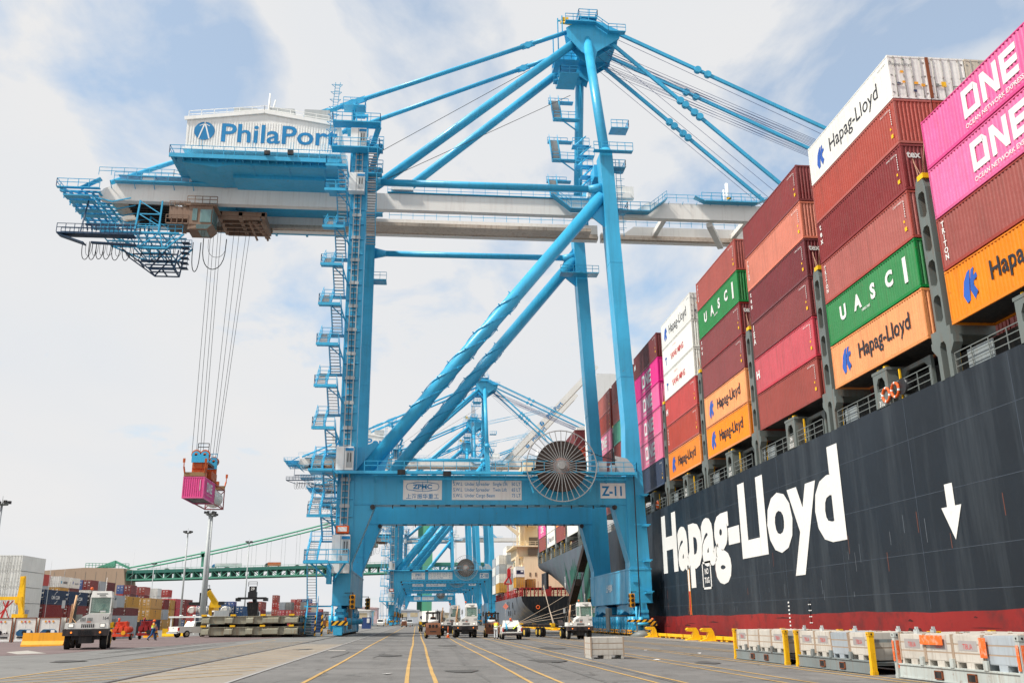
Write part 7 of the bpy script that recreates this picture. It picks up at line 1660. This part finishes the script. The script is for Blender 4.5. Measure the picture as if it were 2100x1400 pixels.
t, zg = flat_rack(14.62, 37.0, 43.2, 'flat rack with chipped yellow posts, farthest left of the three', FYEL, FRG); fill(14.62, 37.0, 43.2, zg, 4, 'farthest left rack', [(T_,None,0),(None,None,0),(None,None,0),(T_,None,0)])
t, zg = flat_rack(14.62, 29.8, 36.0, 'flat rack with chipped yellow posts, middle one of the three', FYEL, FRG); fill(14.62, 29.8, 36.0, zg, 4, 'middle rack', [(T_,None,0),(T_,None,0),(None,GALV,R(2.5)),(T_,None,0)])
t, zg = flat_rack(14.72, 22.2, 28.5, 'flat rack with pale grey posts and orange markings, nearest on the right', FRP, FRP, orange=True); fill(14.72, 22.2, 28.5, zg, 4, 'nearest rack', [(T_,None,0),(T_,None,0),(T_,None,0),(None,GALV,0)])
m = MB(); m.box(14.725, 14.735, 25.7, 26.9, zg+1.02, zg+1.28); m.box(14.725,14.735,23.65,23.95,zg+.75,zg+1.25); o = tag(m.build('orange_sheet', ORP), 'orange sprayed sheet along the bin tops of the nearest rack', 'sheet')
t, zg2 = flat_rack(18.2, 26.5, 32.6, 'flat rack with yellow posts standing behind the middle and nearest racks', FYEL, FRG)
for k in range(4): bin_((19.4, 27.5+k*1.45, zg2+.44), R(-90), f'white metal bin on the rear flat rack, {["nearest","second","third","farthest"][k]} of four', 1.35, None, hgt=.86, dep=1.9)
# straps and tarps
for i, (x, y, z, l_) in enumerate(((14.9,36.6,1.05,1.4),(15.2,31.5,1.14,1.0),(15.5,34.0,1.1,.8))):
    m = MB(); n = 6; m.grid(lambda u, v: (x+.5*v, y-l_*u, gz(x)+z+.10*math.sin(u*6+v*3)*.5+.05*v+.04*math.sin(u*17)), 8, 4); tag(m.build('plastic_sheet', LWHITE), ['crumpled white sheet on top of the bins between the two yellow-post racks','white sheet draped on the bins near the middle rack','small white sheet on the middle of the yellow-post rack'][i], 'sheet')
for i, (x, y) in enumerate(((15.6,37.3),(15.5,35.4),(15.3,32.2),(16.1,30.7),(16.2,28.7),(15.1,27.7))):
    m = MB(); m.box(x-.04, x+.04, y-.1, y+.1, gz(x)+1.28, gz(x)+1.42); m.box(x-.04, x+.04, y-.06, y+.02, gz(x)+1.40, gz(x)+1.50); tag(m.build('clamp', LGREY), f'pale grey lifting clamp on the bins, {["first","second","third","fourth","fifth","sixth"][i]} from the left', 'clamp', 'lifting clamps on the bins')

# ================================================================== load under the spreader
XL, YL, ZL = -25.55, 112.75, 15.85
c = container((XL, YL, ZL), R(90), 6.06, 2.59, 'pink', 'bright pink container with white lettering hanging from the crane spreader', 'dry', None, W=2.5, text=lambda t, L, H: (block_one(t, L*.5, H*.38, 3.0, 1.15, .75), letters('OCEAN NETWORK EXPRESS', .22, LWHITE, (L*.5, -.006, H*.22), '-y', t, bold=.01)), doors=False)
m = MB(); m.box(-.02, -.005, .45, .50, .9, 2.2); m.build('marking', LWHITE, c)
tank(XL, YL+6.1, ZL, R(90), mat('tank_frame_red', S(150,40,44), .5), 'silver tank container in a dark red frame hanging behind the pink container', 6.06, None)
sp = thing('spreader', 'rusty orange twin-lift spreader with blue sheave block holding the pink container', 'spreader', (XL-1.25, YL+6.1, ZL+2.6)); SPO = (XL-1.25, YL+6.1, ZL+2.6)
ORU = mat('rusty_orange_steel', S(196,92,40), .6, rust=.7, dirt=(.1,.04,.02), dirt_amt=.5, scale=1.5)
xc = XL-1.25; yc = YL+6.1; z = ZL+2.62
m = MB(); m.box(xc-.5, xc-.15, yc-5.4, yc+5.4, z+.15, z+.65); m.box(xc+.15, xc+.5, yc-5.4, yc+5.4, z+.15, z+.65); m.box(xc-1.0, xc+1.0, yc-1.6, yc+1.6, z+.3, z+1.3); [m.box(xc-.9, xc+.9, yc+s, yc+s+.5, z+.1, z+.75) for s in (-4,-.4,3.4)]
m.box(xc-.95, xc+.55, yc-3.6, yc-2.2, z+.65, z+1.5); m.build('main_beam', ORU, sp, SPO)
for s in (-1, 1):
    m = MB(); m.box(xc-1.22, xc+1.22, yc+s*5.9-.22, yc+s*5.9+.22, z, z+.48); m.build('end_beam', mat('worn_end_beam', S(150,116,78), .7, rust=.6), sp, SPO)
    for q in (-1, 1): m = MB(); p = (xc+q*1.15, yc+s*6.1); m.beam((p[0],p[1],z+.4),(p[0]+q*.1,p[1]+s*.2,z+1.1),.14); m.beam((p[0]+q*.1,p[1]+s*.2,z+1.0),(p[0]+q*.12,p[1]+s*.25,z+1.9),.1); m.box(p[0]+q*.12-.14, p[0]+q*.12+.14, p[1]+s*.25-.03, p[1]+s*.25+.03, z+1.6, z+2.1); m.build('flipper', ORU, sp, SPO)
m = MB()
for s in (-1.6, 3.55):
    m.box(xc-.9, xc+.9, yc-2.2+s*1.0, yc-1.8+s*1.0, z+1.3, z+2.6, 1)
    for q in (-.52,.52): m.disc((xc+q,yc-2.0+s,z+3.0),.60,'y',.5,20,1); m.disc((xc+q,yc-2.28+s,z+2.9),.5,'y',.08,20,0); m.disc((xc+q,yc-2.35+s,z+3.0),.18,'y',.1,10,1)
    m.box(xc-1.0, xc+1.0, yc-2.4+s, yc-2.3+s, z+2.0, z+3.0, 0)
m.box(xc-.9, xc+.9, yc-3.4, yc+.2, z+1.9, z+2.2, 2)
m.rail([(xc-.4,yc-3.7,z+3.4),(xc+.9,yc-3.7,z+3.4)], 1.0, 1.2, .04, 2); m.rail([(xc-.2,yc+.3,z+2.6),(xc+1.1,yc+.3,z+2.6)], 1.2, .8, .04, 0)
m.build('sheave_block', [BLUE, ORU, DARK], sp, SPO)

# ================================================================== hatch covers stacked on the ground
HC = mat('hatch_cover_paint', S(148,146,128), .6, rust=.6, dirt=(.24,.14,.06), dirt_amt=.5, scale=1.2)
def hatch(z0, z1, lab):
    t = thing('hatch_cover', lab, 'hatch cover', (-17, 106.5, 0), 0, 'hatch covers stacked beside the crane foot'); O = (-17, 106.5, 0); m = MB()
    m.box(-21.8, -12.1, 100.2, 113, z0, z1-.05); m.box(-21.9, -12.0, 100.1, 113.1, z1-.06, z1)
    x = -21.7
    for k, w_ in enumerate((.7,1.5,.8,1.3,.7,.9,1.6,.6,1.3,.4)): 
        m.box(x, x+.06, 100.02, 100.2, z0+.02, z1-.06)
        if k % 2 == 0: m.prism([(100.2,z0+.1),(100.2,z1-.1),(99.98,z1-.25),(99.94,z0+.1)], 'x', x, x+w_)
        x += w_+.02
    m.build('cover_panel', HC, t, O)
    m = MB(); [m.box(a, a+.5, 100.0, 100.4, z1, z1+.18) for a in (-21.8,-18.9,-15.9,-13.0)]; m.build('locating_cone', YEL, t, O)
    m = MB(); [m.box(-12.1, -11.97, 100.6+1.3*i, 101.5+1.3*i, z0+.1, z1-.2) for i in range(9)]; m.build('end_recess', BLACK, t, O)
    return t
hatch(.42, 1.22, 'lower of two stacked grey-green hatch covers left of the crane foot'); hatch(1.52, 2.28, 'upper of two stacked grey-green hatch covers left of the crane foot')
for i in range(5): m = MB(); x = -21+i*2.1; m.box(x, x+.9, 100.5, 112.5, gz(x), .42) ; tag(m.build('wooden_bearer', mat('dark_timber', S(46,40,34), .8)), f'dark timber bearer under the hatch covers, {["leftmost","second","middle","fourth","rightmost"][i]}', 'timber', 'bearers under the hatch covers')
for i in range(4): m = MB(); x = -21+i*2.7; m.box(x, x+.8, 100.5, 112.5, 1.22, 1.50); tag(m.build('wooden_bearer', mat('dark_timber', S(46,40,34), .8)), f'dark timber bearer between the two hatch covers, {["leftmost","second","third","rightmost"][i]}', 'timber', 'bearers between the hatch covers')
m = MB(); m.box(-15.9, -13.6, 139, 142, gz(-15), 3.0); [m.box(-16.0, -13.5, 138.93, 142.1, .3+.45*i, .5+.45*i) for i in range(6)]; tag(m.build('stacked_panels', mat('blue_panels', S(52,78,120), .6)), 'dark blue slatted stack behind the hatch covers and crane stair', 'stack')
# ================================================================== reach stackers, yellow handler, spools
def reach(x, y, rz, label, s=1.0, boomc=YEL, num=None, up=False):
    t = thing('reach_stacker', label, 'reach stacker', (x, y, gz(x)), rz, 'reach stackers in the yard'); t.scale = (s,)*3
    m = MB(); m.box(-1.6, 1.6, 0, 6.5, .9, 1.9); m.box(-1.5, 1.5, 5.0, 7.4, .8, 2.7); m.build('chassis', boomc, t)
    m = MB(); m.box(-.6, .9, 3.0, 4.8, 2.0, 3.9); m.build('cab', DGLASS, t)
    m = MB(); m.beam((0,6.2,3.2),(0,-.6,8.0),.8,.9); m.beam((0,-.3,7.8),(0,-2.1,9.3),.6,.7) if up else m.beam((0,-.3,7.8),(0,-1.8,7.3),.7,.7); m.build('boom', boomc, t)
    m = MB(); m.box(-3.1, 3.1, -2.6, -1.7, 6.6, 7.05); [m.box(a-.45, a+.45, -3.1, -1.3, 6.2, 6.9) for a in (-3.0,3.0)]; m.box(-.9, .9, -2.6, -1.0, 7.0, 8.2); m.box(-.75, .75, -2.2, -1.2, 8.2, 9.4); m.build('spreader', BLACK, t)
    m = MB(); m.rail([(-.95,-2.3,9.4),(.95,-2.3,9.4)], 1.0, 1.9, .05); m.hexa([(-.9,0,2.0),(.9,0,2.0),(.9,.9,2.0),(-.9,.9,2.0)], [(-1.3,-1.2,6.0),(1.3,-1.2,6.0),(1.3,-.6,6.0),(-1.3,-.6,6.0)]); m.build('mast_frame', DARK, t)
    wheels(t, [(-1.7,1.2,.85),(1.7,1.2,.85),(-1.5,6.0,.85),(1.5,6.0,.85)], .85, .7, HUBY)
    if num: letters(num, .8, LWHITE, (0, -2.22, 8.6), '-y', t, bold=.03)
    return t
reach(-38.4, 230, 0, 'reach stacker with black spreader numbered 29 raised above the hatch covers', 1.05, BLACK, '29')
t = thing('reach_stacker', 'reach stacker with bright yellow bent boom above the tank containers', 'reach stacker', (-50, 240, ZY), 0, 'reach stackers in the yard'); O = (-50, 240, ZY)
m = MB(); m.beam((-48.9,240,5.9),(-51.0,239,9.1),1.1,1.7,up=(0,1,0)); m.prism([(-50.6,5.2),(-47.9,5.2),(-47.9,6.2),(-49.6,7.0),(-50.2,6.6)], 'y', 239.0, 240.6); m.build('boom', YEL, t, O)
m = MB(); m.box(-52.4, -50.6, 238.6, 240.4, 8.6, 9.7); m.box(-52.9,-51.2,238.8,240.2,5.9,8.7); m.box(-55.2, -51.0, 238.4, 239.4, 5.7, 6.5); m.box(-48.2,-46.9,238.4,239.4,5.8,6.6); m.rail([(-52.4,238.6,9.7),(-50.6,238.6,9.7)], .8, 1.8, .05); m.build('spreader', BLACK, t, O)
m = MB(); m.box(-51.8, -48.6, 240, 247, 1.0, 2.6); m.box(-50.8,-49.6,240.4,246.5,2.6,5.6); m.build('chassis', YEL, t, O); wheels(t, [(-1.8,1,.85),(1.5,1,.85),(-1.6,6,.85),(1.4,6,.85)], .85, .6, HUBY)
t = thing('container_handler', 'yellow side arm of a container handler standing in front of the tall white block', 'container handler', (-52.2, 131, gz(-52))); O = (-52.2, 131, gz(-52))
m = MB(); m.beam((-51.5,131,1.6),(-52.0,131,7.8),.55,.55); m.beam((-52.3,131,4.2),(-51.9,130.8,7.6),.35,.3); m.beam((-51.9,131,5.0),(-58,131,5.0),.4,.42); m.box(-52.6,-51.0,130.5,131.6,2.2,3.0); m.beam((-51.4,130.8,3.0),(-51.9,130.8,4.5),.5,.5); m.box(-52.5, -51.6, 130.6, 131.3, 4.4, 5.2); m.build('arm', YEL, t, O)
m = MB(); m.box(-58, -50.5, 130, 133.5, .5, 1.6); m.build('chassis', YELD, t, O)
m = MB(); m.beam((-55,131,2.2),(-52.8,131,4.7),.12); m.beam((-54.2,131,2.0),(-53.4,131,4.7),.2); m.beam((-53.9,130.6,4.6),(-52.8,130.6,2.2),.1); m.build('brace', RED, t, O)
wheels(t, [(-4.5,-1.3,.55),(-1,-1.3,.55)], .55, .4, HUBY, 'y')
def spool(x, y, c1, c2, lab):
    t = thing('pump_trailer', lab, 'machine', (x, y, gz(x)), 0, 'painted machines parked beside the grey container'); m = MB()
    for k in range(3): m.tube((-.5+.5*k,-.5,1.0),(-.5+.5*k,.9,1.0),.32,.32,12); m.tube((-.5+.5*k,-.62,1.0),(-.5+.5*k,-.5,1.0),.2,.2,10)
    m.box(-.85, .85, -.6, 1.0, .35, .6); m.box(-.5,.5,-.2,.5,1.3,1.75); m.beam((-.5,-.5,.6),(.5,-.5,1.7),.07); m.tube((-.3,-.3,1.75),(-.3,-.3,2.1),.1,.1,8); m.beam((-.6,-.5,.5),(-.5,-.4,1.7),.09); m.beam((.6,-.5,.5),(.5,-.4,1.8),.09); m.beam((-.6,-.5,1.7),(.6,-.5,1.75),.08); m.build('body', c1, t)
    m = MB(); m.beam((-.9,-.4,.4),(-.85,-.4,1.7),.2); m.tube((.3,-.66,.7),(.3,-.5,.7),.22,.22,10); m.build('trim', c2, t); wheels(t, [(-.75,.2,.32),(.8,.2,.32)], .32, .2, HUBW); return t
spool(-29.0, 98.5, mat('machine_orange', S(214,72,40), .5, rust=.5), YELD, 'orange and yellow machine just right of the light grey container'); spool(-27.4, 101.5, mat('machine_red', S(150,30,34), .5, rust=.3), DARK, 'dark red machine left of the walking worker')
m = MB(); m.box(-11.4, -9.5, 204, 206, gz(-10), 2.42); o = tag(m.build('site_cabinet', mat('cabinet_blue', S(44,74,130), .5)), 'blue cabinet with a white notice between the forklifts beyond the crane foot', 'cabinet')
m = MB(); m.box(-10.35, -9.8, 203.9, 204.0, 1.3, 2.2); o2 = m.build('notice', LWHITE, o)
# lorry and drawbar beam in the yard
t = thing('lorry', 'white lorry cab with a long white bonnet parked behind the hatch covers', 'lorry', (-31, 150, gz(-31)), R(-70)); m = MB(); m.box(-1.2, 1.2, 0, 2.2, .8, 3.4); m.hexa([(-1.1,-2.2,.8),(1.1,-2.2,.8),(1.1,0,.8),(-1.1,0,.8)], [(-.9,-2.1,1.7),(.9,-2.1,1.7),(1.15,0,2.5),(-1.15,0,2.5)]); m.build('cab', PLW, t); m = MB(); m.box(-1.0,1.0,-.04,.0,2.5,3.2); m.build('windscreen', DGLASS, t); wheels(t, [(-1.1,-1.2,.5),(1.1,-1.2,.5),(-1.1,1.6,.5),(1.1,1.6,.5)], .5, .3)
m = MB(); m.box(-37.8, -30.2, 151, 151.5, 2.42, 2.66); [m.tube((a,151.25,2.66),(a,151.25,2.85),.3,.2,8) for a in (-36,-34,-32)]; [m.box(a,a+.2,151.1,151.3,gz(-34),2.42) for a in (-37.5,-34,-30.6)]; tag(m.build('pipe_rack', WHITE), 'long white horizontal beam on posts in front of the tank containers', 'rack')
t = trailer(-24.5, 118, 8, 'turquoise container trailer behind the left pickup', rz=R(-80), dk=mat('turquoise_paint', S(60,150,150), .5)); t.location.z = gz(-24.5)
# box vans far down the lane
def van(x, y, lab, c=PLW, s=1.0):
    t = thing('van', lab, 'van', (x, y, gz(x)), 0, 'small vans far down the apron'); t.scale = (s,)*3; m = MB(); m.prism([(0,.35),(-.05,1.0),(.5,1.25),(.9,2.0),(4.6,2.05),(4.7,.35)], 'x', -.95, .95); m.build('body', c, t)
    m = MB(); m.hexa([(-.8,.46,1.28),(.8,.46,1.28),(.8,.5,1.28),(-.8,.5,1.28)],[(-.75,.80,1.9),(.75,.80,1.9),(.75,.84,1.9),(-.75,.84,1.9)]); m.build('windscreen', DGLASS, t); wheels(t, [(-.85,.9,.34),(.85,.9,.34),(-.85,3.8,.34),(.85,3.8,.34)], .34, .22)
van(-10.7, 290, 'small white van beside the foot of the second crane'); van(-2.0, 300, 'pale van with dark lower part far along the lane', LGREY); van(6.2, 330, 'tiny white van beyond the queue of tractors'); van(8.6, 420, 'tiny red van near the horizon', RED)
# warehouses and low skyline beyond
def shed(x0, x1, y0, y1, h, c, lab, win=None):
    t = thing('warehouse', lab, 'warehouse', ((x0+x1)/2, y0, 0)); O = ((x0+x1)/2, y0, 0); m = MB(); m.box(x0, x1, y0, y1, -.5, h*.88); m.prism([(x0-.5,h*.88),(x1+.5,h*.88),(x1+.3,h*.93),((x0+x1)/2,h),(x0-.3,h*.93)], 'y', y0-.4, y1); m.build('walls', c, t, O)
    m = MB(); n = max(2, int((x1-x0)/8)); [m.box(x0+(i+.15)*(x1-x0)/n, x0+(i+.85)*(x1-x0)/n, y0-.06, y0+.02, h*.45, h*.75) for i in range(n)]; m.build('door', win or mat('shed_panel', S(196,180,150), .6), t, O)
shed(-24, -14.5, 300, 330, 5.4, WHITE, 'long low white building with beige panels between the crane foot and second crane')
for i, (x0, x1, y0, h, c) in enumerate(((-46,-26,640,11,'pinkish'),(-12,2,640,9,'pale grey'),(8,22,640,7,'beige'),(-110,-62,660,9,'grey'),(-210,-130,640,9,'light'))):
    shed(x0, x1, y0, y0+30, h, mat('shed_'+c.replace(' ','_'), {'pinkish':S(206,178,178),'pale grey':S(186,190,196),'beige':S(206,196,180),'grey':S(170,174,178),'light':S(196,196,192)}[c], .7), f'{c} warehouse on the far skyline, {["left of the second crane","under the far portal","near the green tower","behind the far container piles","behind the front yard row"][i]}')  # the pinkish wall tone has distance haze mixed into its colour
# ================================================================== light masts
def light_mast(x, y, h, lab, r=.3, lamps=6, top=True):
    t = thing('light_mast', lab, 'light mast', (x, y, gz(x)), 0, 'tall light masts in the yard'); m = MB(); m.tube((0,0,0),(0,0,h),r,r*.55,12); m.build('pole', LGREY, t)
    m = MB(); m.tube((0,0,h-.2),(0,0,h-.05),.9,.9,14); [m.beam((0,0,h-.1),(1.0*math.cos(a),1.0*math.sin(a),h+.1),.08) for a in [2*math.pi*i/lamps for i in range(lamps)]]; m.build('lamp_ring', GREY, t)
    for i in range(lamps): a = 2*math.pi*i/lamps+.3; m = MB(); m.box(1.0*math.cos(a)-.22, 1.0*math.cos(a)+.22, math.sin(a)-.2, math.sin(a)+.2, h+.0, h+.45); m.build('floodlight', DARK, t)
    m = MB(); m.tube((0,0,h),(0,0,h+1.2),.04,.03,5); m.build('lightning_rod', GREY, t); return t
light_mast(-42.9, 197, 23.5, 'thickest light mast, rising under the hanging pink container', .52); light_mast(-46.1, 214, 25.0, 'thinner mast directly behind the thickest light mast', .34)
light_mast(-61.6, 258, 25.2, 'slim pale mast with orange-topped lamps, left of the thickest mast', .3); light_mast(-58.3, 332, 28.5, 'slim mast in front of the bridge deck, right of the thickest mast', .28)
light_mast(-64.2, 150, 19.9, 'light mast cut by the left edge of the picture', .3); light_mast(-116, 430, 27, 'distant thin lamp post above the tan bridge anchorage', .25)
for i, (x, y, h) in enumerate(((-70.5,190,13.5),(-122,420,33),(-92,420,30),(-150,420,26))): m = MB(); m.tube((x,y,0),(x,y,h),.06,.03,5); tag(m.build('whip_mast', LGREY), f'hair-thin antenna mast against the sky, {["right of the tall white block","above the bridge anchorage","right of the anchorage","left of the anchorage"][i]}', 'mast')
# ================================================================== the green suspension bridge
GRN = mat('bridge_green', S(96,164,138), .6, var=.06, dirt_amt=.1, scale=.05); GRND = mat('bridge_green_dark', S(56,116,104), .7, scale=.05); GRT = mat('tower_green', S(92,170,134), .6, scale=.05)
br = thing('suspension_bridge', 'green suspension bridge with trussed deck crossing behind the yard and cranes', 'bridge', (0, 900, 0)); BO = (0, 900, 0)
def dz(x): return 48.0+(x+262)*.0215 if x < 10 else 53.8
m = MB(); x = -264.; P = 8.4; i = 0
Y0, Y1 = 892, 916
while x < 560:
    xa, xb = x, x+P
    for yy in (Y0, Y1):
        m.beam((xa,yy,dz(xa)-.6),(xb,yy,dz(xb)-.6),1.2,1.7); m.beam((xa,yy,dz(xa)-8.3),(xb,yy,dz(xb)-8.3),1.2,1.4); m.beam((xa,yy,dz(xa)-1),(xa,yy,dz(xa)-8.3),.7)
        if i % 2: m.beam((xa,yy,dz(xa)-1.2),(xb,yy,dz(xb)-8.2),.6)
        else: m.beam((xa,yy,dz(xa)-8.2),(xb,yy,dz(xb)-1.2),.6)
    x += P; i += 1
m.build('truss', GRN, br, BO)
m = MB(); m.hexa([(-264,Y0-1,dz(-264)-2.6),(10,Y0-1,dz(10)-2.6),(10,Y1+1,dz(10)-2.6),(-264,Y1+1,dz(-264)-2.6)], [(-264,Y0-1,dz(-264)-.2),(10,Y0-1,dz(10)-.2),(10,Y1+1,dz(10)-.2),(-264,Y1+1,dz(-264)-.2)]); m.box(10, 560, Y0-1, Y1+1, 51.2, 53.6)
x = -264
while x < 560: m.box(x, x+1.4, Y0+2, Y1-2, dz(x)-8, dz(x)-2.2); m.box(x,x+.8,Y0,Y1,dz(x)-8.6,dz(x)-8.2); x += P
m.build('deck', GRND, br, BO)
for yy, nm in ((Y0,0),(Y1,1)):
    m = MB(); pts = [(-262+ (262+9)*t, yy, 50.6+(117-50.6)*t-16*t*(1-t)) for t in [i/20 for i in range(21)]]; m.path(pts, .75, 8); pts2 = [(9+560*t, yy, 117-70*2*t*(1-t)) for t in [i/20 for i in range(21)]]; m.path(pts2, .75, 8); m.build('main_cable', GRN, br, BO)
    m = MB()
    for k in range(1, 20): t = k/20; p = pts[k]; m.beam(p, (p[0],yy,dz(p[0])), .22, .22); p = pts2[k]; m.beam(p, (p[0],yy,53), .22, .22)
    m.build('suspender', LGREY, br, BO)
m = MB(); m.box(5.2, 14.2, Y0-4, Y0+4, -3, 117, 0); m.box(4.6, 5.2, Y0-3, Y0+3, -3, 117, 1); m.box(.3, 9.3, Y1-4, Y1+4, -3, 117, 1)  # left face and far leg: shade put into a darker tower green
for z in (20, 60, 85, 112): m.box(6, 12, Y0+4, Y1-4, z, z+4, 0)
m.build('tower', [GRT, GRND], br, BO)
m = MB(); m.prism([(-345,1),(-258,1),(-266,49.8),(-300,50.6),(-345,47.5)], 'y', 888, 922, 0); [m.box(-344+9*i, -343.8+9*i, 887.9, 888.0, 1, 47, 1) for i in range(9)]; m.box(-345,-262,887.9,888,26,26.3,1); m.build('anchorage', [mat('anchorage_stone', S(176,150,128), .85, var=.05, scale=.08), GREY], br, BO)
m = MB(); m.prism([(-292,50.4),(-275,57),(-275,50.6)], 'y', 890, 894); m.rail([(-300,889,50.6),(-262,889,50)], 4.0, 3, .2); m.beam((-275,892,56),(-262,892,50),2,2); m.build('cable_saddle', GRN, br, BO)
m = MB(); m.rail([(-262,Y0-1,dz(-262)),(8,Y0-1,dz(8))], 1.6, 8, .12, 0, (1.,)); m.build('deck_railing', GRN, br, BO)
def deck_truck(x, lab, cb_, bx_, L=14):
    t = thing('lorry', lab, 'lorry', (x, 897, dz(x)), 0, 'lorries crossing the bridge'); m = MB(); m.box(-L, 0, -1.3, 1.3, .9, 4.2); m.build('box_body', bx_, t); m = MB(); m.prism([(-L-.2,.5),(-L-.2,3.6),(-L-1.4,3.4),(-L-2.6,2.2),(-L-2.8,.5)], 'y', -1.2, 1.2); m.build('cab', cb_, t)
    wheels(t, [(-2,-1.2,.5),(-L+1,-1.2,.5),(-L-1.6,-1.2,.5)], .5, .3, HUBW, 'y')
deck_truck(-163, 'lorry with blue cab and long white trailer on the bridge deck', mat('cab_blue', S(40,130,190), .5), WHITE, 24); t = deck_truck(-127, 'orange-striped box lorry on the bridge deck near the crane stair', DARK, mat('orange_box', S(196,110,70), .5), 12)
for i, (x, c) in enumerate(((-230,GREY),(-212,LGREY),(-112,DARK),(-103,LGREY),(-176,DARK))):
    t = thing('car', f'small {["grey","pale","dark","silver","black"][i]} car crossing the bridge, {["leftmost","second from the left","right of the orange-striped lorry","nearest the crane stair","between the two lorries"][i]}', 'car', (x, 897, dz(x)), 0, 'cars crossing the bridge'); m = MB(); m.prism([(-2.2,.3),(-2.2,.9),(-1.3,1.0),(-.8,1.5),(.9,1.5),(1.5,1.0),(2.2,.85),(2.2,.3)], 'y', -.9, .9); m.build('body', c, t)
m = MB(); m.box(-199, -197, 893, 895, 51, 63); m.box(-200, -196.5, 893, 894, 60, 65); tag(m.build('sign_gantry', GRN), 'green sign mast standing up from the bridge deck', 'sign mast')
# the farthest crane
c7 = another(545, 'Z-7', 'farthest pale blue quay crane, framed inside the other portals with the green tower behind', 0)
